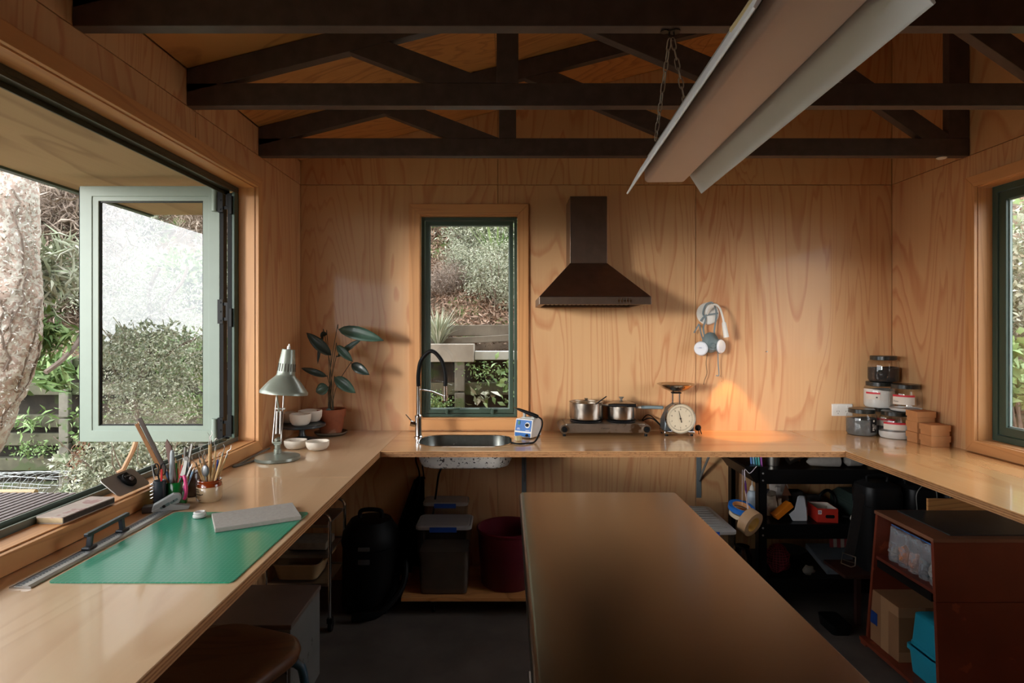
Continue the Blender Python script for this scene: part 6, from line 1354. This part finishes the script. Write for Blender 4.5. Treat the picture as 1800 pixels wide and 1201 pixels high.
g = G(); a, b_ = Vector((1.80, 3.15, z1_+.034)), Vector((1.92, 3.155, z1_+.038)); g.tube([a-Vector((.002, 0, 0)), a.lerp(b_, .15), a.lerp(b_, .7), b_], [.012, .030, .032, .016], n=14); onc('grey_roll', 'short fat grey canvas roll on the top tray of the black cart', 'roll', g, GRB)
g = G(); g.cyl((1.625, 3.3, z1_), (1.625, 3.3, z1_+.06), .015, n=14); g.lathe([(0, 0), (.017, 0), (.021, .008), (.016, .02), (0, .022)], (1.625, 3.3, z1_+.0605), n=16); onc('wooden_mallet', 'turned wooden handle standing on the top tray of the black cart', 'mallet', g, mat('honey_wood', S(176,128,78), .5))
g = G(); g.cb((1.80, 3.3, z1_+.058), (.032, .04, .032), Matrix.Rotation(R(35), 4, 'Y')); g.cb((1.76, 3.32, z1_+.018), (.12, .05, .034)); onc('wood_offcuts', 'pale wooden block resting on an offcut on the top tray of the cart', 'wood block', g, mat('pale_block', S(176,146,110), .7), bevel=.004)
g = G(); rd = random.Random(8)
for k in range(12): a = Vector((1.49+rd.uniform(0, .12), 3.30+rd.uniform(-.03, .08), z1_+.004+.006*(k//3))); g.tube([a, a+Vector((rd.uniform(-.05, .05), .03, .015)), a+Vector((rd.uniform(.02, .08), -.02, .02+.01*k*.5))], .0025, n=5)
onc('wire_tangle', 'tangle of reddish wire on the top tray of the black cart', 'wire', g, mat('copper_wire', S(140,78,62), .5), kind='stuff')
g = G(); g.box(1.95, 1.985, 3.16, 3.2, z1_, z1_+.088); onc('timber_block', 'upright pale timber block at the right of the top cart tray', 'wood block', g, mat('pale_block', S(176,146,110)), bevel=.002)
for i, (px, col, nm) in enumerate(((1318, (90,130,190), 'blue'), (1322.5, (120,170,200), 'pale blue'), (1327, (70,150,160), 'teal'), (1331.5, (90,170,170), 'sea green'), (1336, (150,80,160), 'purple'))):
    x = P(px, 0, 3.16).x; a = Vector((x+.01, 3.16, z1_)); b_ = Vector((x, 3.155, z1_+.088)); t2 = thing('felt_pen', '%s felt pen standing at the left of the top cart tray' % nm, 'pen', a, 'felt pens on the cart'); m = mat('felt_%s' % nm, S(*col), .4)
    g = G(); g.cyl(a, a.lerp(b_, .8), .005, n=10); make('barrel', g, m, t2); g = G(); g.cyl(a.lerp(b_, .8)+Vector((0, 0, .0005)), b_, .0052, .004, n=10); make('cap', g, m, t2)
z2 = .4975
def crumple(c, r, seed, amp=.25, n=18, mm=12):
    g = G(); g.ell(c, r, n, mm)
    for v in g.bm.verts:
        d = v.co-Vector(c); k = 1+amp*noise.noise(d*(2.2/max(r))+Vector((seed, 0, 0)))*1.6+.25*amp*noise.noise(d*(7/max(r))+Vector((0, seed, 0))); v.co = Vector(c)+d*k
        v.co.z = max(v.co.z, c[2]-r[2]*.98)
    return g
hb = Vector((P(1347, 0, 3.13).x, 3.135, z2)); g = G(); g.lathe([(0, 0), (.02, 0), (.022, .004), (.022, .05), (.009, .07), (.009, .082)], hb, n=20); t2 = thing('small_bottle', 'tiny glass bottle with a pale cap on the middle cart tray', 'bottle', hb); make('body', g, GJ, t2); g = G(); g.lathe([(0, .082), (.011, .082), (.011, .094), (0, .095)], hb, n=16); make('cap', g, WHITE, t2)
onc('beige_pouch', 'crumpled beige cloth pouch on the middle cart tray', 'pouch', crumple((1.455, 3.25, z2+.062), (.052, .045, .063), 1, .3), mat('beige_cloth', S(168,150,130), .9, var=.1))
onc('white_bundle', 'rumpled off white bundle behind the orange block on the middle cart tray', 'bundle', crumple((1.545, 3.36, z2+.085), (.055, .045, .087), 5, .3), mat('offwhite_cloth', S(196,186,176), .9, var=.06))
g = G(); g.cone = None; g.prism([(1.525, z2+.10), (1.545, z2+.165), (1.575, z2+.10)], 'Y', 3.27, 3.276); onc('leather_scrap', 'pointed brown leather scrap sticking up on the middle cart tray', 'leather', g, mat('brown_leather', S(110,68,46), .6), bevel=.001)
g = G(); g.bar((1.425, 3.15, z2+.022), (1.515, 3.16, z2+.09), .05, .030); onc('orange_block', 'tilted orange box lying on the middle cart tray', 'box', g, mat('orange_plastic', S(214,122,26), .5), bevel=.003)
g = G(); rows = []; rdp = [(1.525, z2+.0), (1.60, z2+.0), (1.598, z2+.06), (1.585, z2+.128), (1.553, z2+.13), (1.535, z2+.06), (1.505, z2+.035)]
g.prism(rdp, 'Y', 3.145, 3.155); g.prism([(p[0]+.012, p[1]*1.0) for p in rdp[:5]]+[(1.56, z2+.05)], 'Y', 3.16, 3.168); onc('white_sheets', 'folded pale grey sheets standing on the middle cart tray', 'paper', g, mat('pale_sheet', S(190,196,204), .7, var=.06, scale=10), bevel=.002)
t2 = thing('red_box', 'open red cardboard box with white inside on the middle cart tray', 'box', (1.70, 3.18, z2), rz=R(-6)); RD = mat('red_card', S(176,40,26), .6, var=.06)
g = G(); w_, d_, h_ = .105, .13, .074
panel(g, -w_/2, w_/2, -d_/2, d_/2, [(-w_/2+.002, w_/2-.002, -d_/2+.002, d_/2-.002)], 'Z', .001, h_); g.box(-w_/2, w_/2, -d_/2, d_/2, .0005, .0025); make('carton', g, RD, t2, local=True, smooth=0)
g = G(); panel(g, -w_/2+.0022, w_/2-.0022, -d_/2+.0022, d_/2-.0022, [(-w_/2+.003, w_/2-.003, -d_/2+.003, d_/2-.003)], 'Z', .003, h_-.001); make('lining', g, PAPER, t2, local=True, smooth=0)
g = G(); g.box(-w_/2+.004, -w_/2+.022, -d_/2-.0008, -d_/2-.0002, h_-.030, h_-.008); st_ = make('sticker', g, PAPER, t2, local=True, smooth=0); g = G(); g.lathe([(.003, 0), (.006, 0), (.006, .0005), (.003, .0005)], (-w_/2+.013, -d_/2-.0009, h_-.019), n=16, rot=RXY(90, 'X'), closed=True); make('sticker_emblem', g, mat('purple_ink', S(96,70,150), .5), st_, local=True)
g = G(); g.rbox((0.012, -h_/2), (.046, .018), .007, 0, .0006); g.bm.transform(Matrix.Translation((0, -d_/2-.0002, h_*.95)) @ RXY(90, 'X')); make('hand_slot', g, BLACK, t2, local=True)
g = G(); q = [Vector((1.80+.048*math.cos(a), 3.32+.01*math.sin(a*2), z2+.062+.055*math.sin(a))) for a in [2*math.pi*i/20 for i in range(20)]]; g.tube(q, .009, n=8, closed=True); g.tube(bez([(1.78, 3.3, z2+.01), (1.83, 3.22, z2+.015), (1.80, 3.16, z2+.02), (1.87, 3.13, z2+.02)], 6), .008, n=8); onc('coiled_hose', 'coil of black cable on the middle cart tray', 'cable', g, BLACK)
g = G(); g.cb((1.60, 3.44, z2+.045), (.24, .07, .088)); g.cb((1.95-.17, 3.45, z2+.03), (.10, .06, .055)); onc('dark_rags', 'heap of dark grey rags at the back of the middle cart tray', 'rags', g, mat('dark_rag', S(60,56,58), .95), bevel=.02)
tb = Vector((1.95, 3.25, z2)); t2 = thing('toolbox', 'dark green metal toolbox with a sloping lid on the middle cart tray', 'toolbox', tb); DG = mat('dark_green_grey', S(52,66,62), .45, var=.08)
g = G(); g.box(1.86, 2.04, 3.15, 3.40, z2, z2+.075); make('body', g, DG, t2, bevel=.003, smooth=0)
g = G(); a = [(1.858, 3.148), (2.042, 3.148), (2.042, 3.402), (1.858, 3.402)]; b_ = [(1.88, 3.20), (2.02, 3.20), (2.02, 3.36), (1.88, 3.36)]; g.skin([[g._v((*p, z2+.076)) for p in a], [g._v((*p, z2+.088)) for p in a], [g._v((*p, z2+.125)) for p in b_]]); make('lid', g, DG, t2, bevel=.003, smooth=0)
g = G(); g.box(1.89, 1.91, 3.143, 3.1475, z2+.055, z2+.082); g.box(1.985, 2.005, 3.143, 3.1475, z2+.055, z2+.082); make('latches', g, mat('brass', S(150,124,84), .35, metal=.8), t2, smooth=0)
onc('paper_scrap', 'small crumpled pale paper on the middle cart tray', 'paper', crumple((1.835, 3.125, z2+.018), (.016, .014, .018), 7, .4, 12, 8), PAPER)
wb_ = Vector((P(1322, 0, 3.3).x, 3.30, z2)); t2 = thing('glue_bottle', 'white plastic bottle with pointed nozzle at the left of the cart', 'bottle', wb_); BLW = mat('pale_blue_white', S(186,202,216), .4)
g = G(); g.lathe([(0, 0), (.024, 0), (.026, .01), (.026, .10), (.018, .118), (.010, .122)], wb_, n=24); make('body', g, BLW, t2); g = G(); g.lathe([(0, .1225), (.013, .1225), (.012, .14), (.004, .152), (.0015, .185), (0, .185)], wb_, n=18); make('nozzle', g, WHITE, t2)
z3 = .2125
t2 = thing('mesh_bag', 'bag of red plastic netting on the bottom cart tray', 'bag', (P(1366, 0, 3.2).x, 3.2, z3)); cb_ = (P(1366, 0, 3.2).x, 3.2, z3+.066)
gg = crumple(cb_, (.062, .05, .068), 3, .2, 22, 16); gg2 = G(); gg2.bm = gg.bm.copy(); make('fill', gg, mat('dark_red_fill', S(80,26,34), .8), t2); bmesh.ops.scale(gg2.bm, vec=(1.04,)*3, space=Matrix.Translation(-Vector(cb_)), verts=gg2.bm.verts); o_ = make('netting', gg2, mat('red_net', S(178,60,76), .5), t2); md = o_.modifiers.new('wire', 'WIREFRAME'); md.thickness = .0022; o_['kind'] = 'stuff'
g = G(); g.lathe([(0, 0), (.05, 0), (.085, .05), (.09, .052), (.084, .056), (.045, .008), (0, .006)], (P(1390, 0, 3.36).x, 3.37, z3), n=32); onc('dark_bowl', 'dark bowl with a pale rim behind the netting bag on the bottom cart tray', 'bowl', g, mat('dark_bowl_glaze', S(78,84,78), .35))
g = G(); g.cb((1.84, 3.25, z3+.045), (.28, .24, .03), RXY(14, 'X')); onc('flat_case', 'flat grey plastic case on the bottom cart tray', 'case', g, mat('blue_grey_case', S(116,124,130), .5), bevel=.004)
onc('leather_offcut', 'pale grey leaf shaped scrap on the bottom cart tray', 'scrap', crumple((P(1421, 0, 3.14).x, 3.14, z3+.025), (.032, .012, .026), 2, .3, 12, 8), mat('pale_grey_scrap', S(120,118,108), .8))
t2 = thing('striped_cloth', 'red and white striped cloth draped under the middle cart tray', 'cloth', (1.83, 3.12, .30)); 
for k in range(9):
    x = 1.75+k*.019; g = G(); g.prism([(x, .385), (x+.018, .385), (x+.020, .335+.004*(k % 2)), (x+.002, .337)], 'Y', 3.20-.002*k, 3.206-.002*k); make('stripe', g, mat('dull_red_cloth', S(130,50,52), .9) if k % 2 == 0 else mat('dull_white_cloth', S(150,138,128), .9), t2, smooth=0)
# hanging tape rolls on a string
hp = Vector((1.255, 3.02, .805)); 
def roll(name, label, c, R1, R0, w_, rot, mo, mi=None, grp=None):
    t2 = thing(name, label, 'tape', c, grp); g = G(); g.lathe([(R0+.002, -w_/2), (R1, -w_/2), (R1, w_/2), (R0+.002, w_/2)], c, n=40, rot=rot, closed=True); make('tape', g, mo, t2)
    g = G(); g.lathe([(R0-.0015, -w_/2), (R0+.0015, -w_/2), (R0+.0015, w_/2), (R0-.0015, w_/2)], c, n=40, rot=rot, closed=True); make('core', g, mi or KRAFT, t2); return t2
kc = P(1318, 918, 3.0); rk = Matrix.Rotation(R(-38), 4, 'Z') @ Matrix.Rotation(R(72), 4, 'X') @ Matrix.Rotation(0, 4, 'Z')
rk = Vector((-.50, .78, .34)).to_track_quat('Z', 'Y').to_matrix().to_4x4()
roll('tape_roll', 'brown kraft tape roll hanging on a string at the left of the cart', kc, .067, .040, .048, rk, mat('kraft_tape', S(176,140,104), .5, var=.05), mat('yellow_core', S(176,132,58), .6))
rb = Vector((.1, -.25, 1)).to_track_quat('Z', 'Y').to_matrix().to_4x4(); bc_ = P(1303, 893, 3.09)
roll('tape_roll', 'bright blue tape roll hanging behind the kraft tape', bc_, .066, .045, .022, rb, mat('blue_tape', S(30,104,190), .5)); roll('tape_roll', 'pale masking tape roll hung just under the blue tape', bc_+Vector((.0, -.003, -.030)), .062, .045, .022, rb, mat('masking_tape', S(206,190,162), .6))
g = G(); g.tube(bez([P(1330, 820, 3.04), P(1318, 832, 3.02), P(1309, 826, 3.02), P(1309, 850, 3.01), P(1312, 880, 3.0), P(1315, 902, 3.0)], 6), .0018, n=5); g.tube([P(1305, 826, 3.02), P(1304.5, 888, 3.08)], .0010, n=4); g.tube([P(1309, 830, 3.02), P(1316, 901, 2.995)], .0016, n=4)
t2 = thing('hanging_string', 'white string with a purple bead hung from the cart corner', 'string', P(1309, 826, 3.02)); make('string', g, mat('white_string', S(196,184,190), .8), t2)
g = G(); a, b_ = P(1310, 845, 3.01), P(1311.5, 868, 3.005); g.tube([a, a.lerp(b_, .3), a.lerp(b_, .7), b_], [.003, .006, .006, .003], n=8); make('bead', g, mat('purple_bead', S(86,36,96), .3), t2)
# dark jar behind the hanging rolls
g = G(); jb = Vector((P(1312, 0, 3.2).x-.025, 3.2, .0005)); g.lathe([(0, 0), (.05, 0), (.055, .02), (.055, .30), (.04, .33), (.04, .345), (0, .346)], jb, n=28); onc('dark_flask', 'tall dark glass jar on the floor left of the black cart', 'jar', g, mat('dark_glass', S(26,22,20), .12, coat=.5))
# ---- low stand with black instrument cases
t2 = thing('low_stand', 'low dark wooden stand holding the black cases beside the red cabinet', 'stand', (1.9, 2.93, 0)); DW = mat('dark_red_wood', S(58,32,26), .5, var=.15)
g = G(); g.box(1.64, 2.30, 2.86, 3.06, .307, .325); make('stand_top', g, DW, t2, smooth=0, bevel=.002)
for x in (1.80, 2.26):
    for y in (2.89, 3.03): g = G(); g.box(x-.012, x+.012, y-.012, y+.012, .0005, .3065); make('leg', g, DW, t2, smooth=0)
BCM = mat('black_leatherette', S(24,24,25), .38, var=.15, scale=40, bump=.05)
def case(label, x0, x1, y0, y1, z0, z1):
    t3 = thing('instrument_case', label, 'case', ((x0+x1)/2, (y0+y1)/2, z0)); c_ = ((x0+x1)/2, (y0+y1)/2); w_, d_ = x1-x0, y1-y0
    g = G(); g.shell(c_, [(w_*.94, d_*.94, .04, z0+.0005), (w_, d_, .05, z0+.02), (w_, d_, .05, z1-.11)], n=6, capb=True, capt=True); make('body', g, BCM, t3)
    g = G(); g.shell(c_, [(w_*1.02, d_*1.02, .05, z1-.108), (w_*1.02, d_*1.02, .05, z1-.05), (w_*.94, d_*.94, .05, z1-.015), (w_*.7, d_*.7, .04, z1)], n=6, capb=True, capt=True); make('lid', g, BCM, t3)
    g = G(); g.tube(bez([(c_[0]-.05, c_[1], z1-.004), (c_[0]-.045, c_[1], z1+.03), (c_[0]+.045, c_[1], z1+.03), (c_[0]+.05, c_[1], z1-.004)], 5), .006, n=8); make('handle', g, BLACK, t3); return t3
case('nearest black leatherette case with a buckled belt hung beside it', 1.765, 1.955, 2.88, 3.05, .3255, .755)
case('second black leatherette case behind the red cabinet', 1.975, 2.13, 2.88, 3.05, .3255, .745); case('third black leatherette case by the right wall', 2.15, 2.29, 2.88, 3.05, .3255, .735)
for x, lb in ((2.055, 'pale cord looped over the second black case'), (2.22, 'pale cord looped over the third black case')):
    g = G(); g.tube(bez([(x-.06, 2.868, .64), (x-.062, 2.868, .72), (x-.02, 2.87, .765), (x+.03, 2.868, .74), (x+.04, 2.866, .62)], 6), .0022, n=6); make('looped_cord', g, mat('grey_cord', S(120,118,112), .6), None, label=lb, cat='cord')
t3 = thing('belt', 'dark webbing belt with a metal buckle hanging in front of the cart', 'belt', P(1490, 985, 2.84)); DBL = mat('dark_webbing', S(34,31,30), .85, var=.15, scale=90)
ribbon('strap', [P(1512, 868, 2.86), P(1507, 900, 2.85), P(1500, 940, 2.85), P(1493, 975, 2.84)], .05, DBL, t3)
g = G(); q = [P(1481, 972, 2.835), P(1478.5, 990, 2.835), P(1496, 997, 2.835), P(1503, 995, 2.835), P(1504, 980, 2.835)]; g.tube(q, .003, n=6, closed=True); g.tube([P(1482, 984, 2.83), P(1502, 990, 2.83)], .002, n=6); make('buckle', g, mat('pale_metal', S(180,168,146), .35, metal=.8), t3)
# ---- red-brown cabinet
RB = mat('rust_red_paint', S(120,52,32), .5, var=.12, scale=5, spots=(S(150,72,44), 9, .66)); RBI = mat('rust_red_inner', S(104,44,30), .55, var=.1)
cy0t, cy1t, cy0b, cy1b, cx0, cx1, ct = 2.409, 2.789, 2.372, 2.868, 1.742, 2.312, .665
t = thing('red_cabinet', 'rust red open fronted cabinet under the right bench', 'cabinet', ((cx0+cx1)/2, 2.6, 0))
def quadslab(name, p, q, m, **k):   # p,q : two loops of 4 points
    g = G(); g.skin([[g._v(v) for v in p], [g._v(v) for v in q]]); return make(name, g, m, t, smooth=0, bevel=.0015, **k)
th = .016
yn = lambda z: cy0b+(cy0t-cy0b)*z/ct
yf = lambda z: cy1b+(cy1t-cy1b)*z/ct
quadslab('near_panel', [(cx0, yn(.41)-0, .4105), (cx1, yn(.41), .4105), (cx1, yn(ct), ct-.017), (cx0, yn(ct), ct-.017)], [(cx0, yn(.41)+th, .4105), (cx1, yn(.41)+th, .4105), (cx1, yn(ct)+th, ct-.017), (cx0, yn(ct)+th, ct-.017)], RB)
quadslab('near_panel', [(cx0, yn(.03), .03), (cx1, yn(.03), .03), (cx1, yn(.41), .4085), (cx0, yn(.41), .4085)], [(cx0, yn(.03)+th, .03), (cx1, yn(.03)+th, .03), (cx1, yn(.41)+th, .4085), (cx0, yn(.41)+th, .4085)], RB)
quadslab('far_panel', [(cx0, yf(.03)-th, .03), (cx1, yf(.03)-th, .03), (cx1, yf(ct)-th, ct-.017), (cx0, yf(ct)-th, ct-.017)], [(cx0, yf(.03), .03), (cx1, yf(.03), .03), (cx1, yf(ct), ct-.017), (cx0, yf(ct), ct-.017)], RB)
g = G(); g.box(cx0-.004, cx1, cy0t-.004, cy1t+.004, ct-.0165, ct); make('top', g, mat('worn_red_brown_top', S(128,84,62), .45, var=.2, scale=5), t, smooth=0, bevel=.002)
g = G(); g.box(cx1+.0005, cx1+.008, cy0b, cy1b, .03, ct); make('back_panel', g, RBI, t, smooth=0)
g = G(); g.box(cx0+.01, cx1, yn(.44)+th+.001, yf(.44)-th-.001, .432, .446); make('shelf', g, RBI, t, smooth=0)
g = G(); g.box(cx0-.03, cx1, cy0b+.0, cy1b, .012, .0295); make('base', g, RB, t, smooth=0, bevel=.002)
for y in (cy0b+.03, cy1b-.03):
    for x in (cx0-.015, cx1-.03): g = G(); g.box(x-.014, x+.014, y-.02, y+.02, .0005, .0115); make('foot', g, RB, t, smooth=0)
g = G(); g.box(cx0+.002, cx0+.012, yn(.6)+th+.001, yf(.6)-th-.001, .40, .4315); make('shelf_rail', g, mat('black_scuffed_rail', S(24,20,19), .6, var=.2), t, smooth=0)
g = G(); g.box(cx0+.09, cx1-.03, cy0t+.03, cy1t-.02, ct+.0006, ct+.005); onc('slate_sheet', 'dark rectangular sheet lying on top of the rust red cabinet', 'sheet', g, mat('dark_sheet', S(58,60,60), .35, var=.25, scale=5), smooth=0)
g = G(); g.box(1.98, 2.29, 2.772, 2.784, ct+.0008, ct+.058); onc('plywood_offcut', 'plywood offcut standing on the back of the rust red cabinet', 'offcut', g, PLY_X, smooth=0)
PB = mat('bag_plastic', S(205,205,210), .22, var=.3, scale=26, bump=.5, alpha=.34)
bagd = [('far left bag of pale scraps on the cabinet shelf', 2.735, S(150,144,136), .060), ('bag half full of orange pellets on the cabinet shelf', 2.668, S(214,140,96), .085), ('bag of pinkish grain in the middle of the cabinet shelf', 2.602, S(196,150,132), .075), ('bag holding a dark lump on the cabinet shelf', 2.535, S(52,60,66), .07), ('nearest bag of pale grey granules on the cabinet shelf', 2.468, S(160,156,150), .10)]
for i, (lb, y, col, fh) in enumerate(bagd):
    zb = .4465; c_ = Vector((cx0+.062, y, zb)); t3 = thing('plastic_bag', 'clear '+lb, 'bag', c_, 'clear bags on the cabinet shelf'); g = G(); rings = []; n = 28; H = .150
    for k in range(12):
        u = k/11; a_ = .034*(1-.8*u**1.3)*(.8+.2*min(1, u*6)); b_ = .0315*(1+.10*u)*(.85+.15*min(1, u*6)); rings.append([g._v(c_+Vector((a_*math.cos(q_)*(1+.12*noise.noise(Vector((math.cos(q_)*2, u*5, i)))), b_*math.sin(q_)*(1+.22*noise.noise(Vector((math.sin(q_)*3, u*7, i+5)))), u*H+.0005+.004*math.sin(3*q_+i)*u))) for q_ in [2*math.pi*j/n for j in range(n)]])
    g.skin(rings, (True, False)); make('film', g, PB, t3, smooth=20)
    g = crumple((c_.x, c_.y, zb+fh*.5+.001), (.0265, .028, fh*.5), i+3, .4, 18, 14); make('contents', g, mat('bag_fill_%d' % i, col, .8, var=.25, scale=120, bump=.6), t3)
    g = G(); g.box(c_.x-.002, c_.x+.002, c_.y-.030, c_.y+.030, zb+H+.006, zb+H+.010); make('zip_seal', g, mat('blue_zip', S(80,130,190), .5), t3, smooth=0)
# cardboard box + teal bins
CB = mat('brown_cardboard', S(150,108,74), .8, var=.08, scale=8); TP = mat('tan_tape', S(176,134,96), .4, var=.04)
t3 = thing('cardboard_box', 'taped brown cardboard box on the floor of the rust red cabinet', 'box', (1.85, 2.74, .03)); bx0, bx1, by0, by1, bz0, bz1 = 1.748, 1.95, 2.632, 2.838, .0302, .276
g = G(); g.box(bx0, bx1, by0, by1, bz0, bz1); make('carton', g, CB, t3, bevel=.002, smooth=0)
g = G(); g.box(bx0-.0006, bx0-.0001, by0+.07, by0+.125, bz0, bz1); make('tape_strip', g, TP, t3, smooth=0)
g = G(); g.box(bx0-.0012, bx0-.0007, by0+.001, by0+.07, bz1-.045, bz1-.001); make('tape_strip', g, TP, t3, smooth=0)
g = G(); g.box(bx0, bx0+.12, by0-.0006, by0-.0001, bz1-.045, bz1-.001); make('tape_strip', g, TP, t3, smooth=0)
g = G(); g.box(bx0, bx0+.12, by0-.0006, by0-.0001, bz0+.001, bz0+.045); make('tape_strip', g, TP, t3, smooth=0)
g = G(); g.box(bx0-.0013, bx0-.0006, by1-.055, by1-.002, .115, .175); make('blue_label', g, mat('navy_label', S(24,56,120), .5), t3, smooth=0)
TL = mat('turquoise_plastic', S(40,158,186), .4, var=.04)
t3 = thing('turquoise_bin', 'lower turquoise bin at the near end of the rust red cabinet', 'bin', (1.84, 2.50, .03)); cc = (1.84, 2.502)
g = G(); g.shell(cc, [(.15, .155, .02, .0302), (.165, .17, .02, .125), (.18, .19, .024, .127), (.18, .19, .024, .145), (.172, .182, .022, .147), (.160, .165, .02, .142), (.146, .15, .02, .034)], n=5, capb=True, capt=True); make('body', g, TL, t3)
t3 = thing('turquoise_bin', 'upturned turquoise bin resting on the lower one in the rust red cabinet', 'bin', (1.84, 2.51, .148)); cc = (1.842, 2.506)
g = G(); g.shell(cc, [(.155, .165, .02, .1478), (.155, .165, .02, .160), (.15, .158, .02, .162), (.135, .14, .02, .285), (.12, .125, .02, .290)], n=5, capb=True, capt=True); make('body', g, TL, t3)
g = G(); g.shell((1.66, 2.99), [(.09, .14, .02, .0005), (.10, .16, .02, .05)], capb=True, capt=True); onc('black_shoe_tray', 'small black tray on the floor under the low stand', 'tray', g, BLACK)
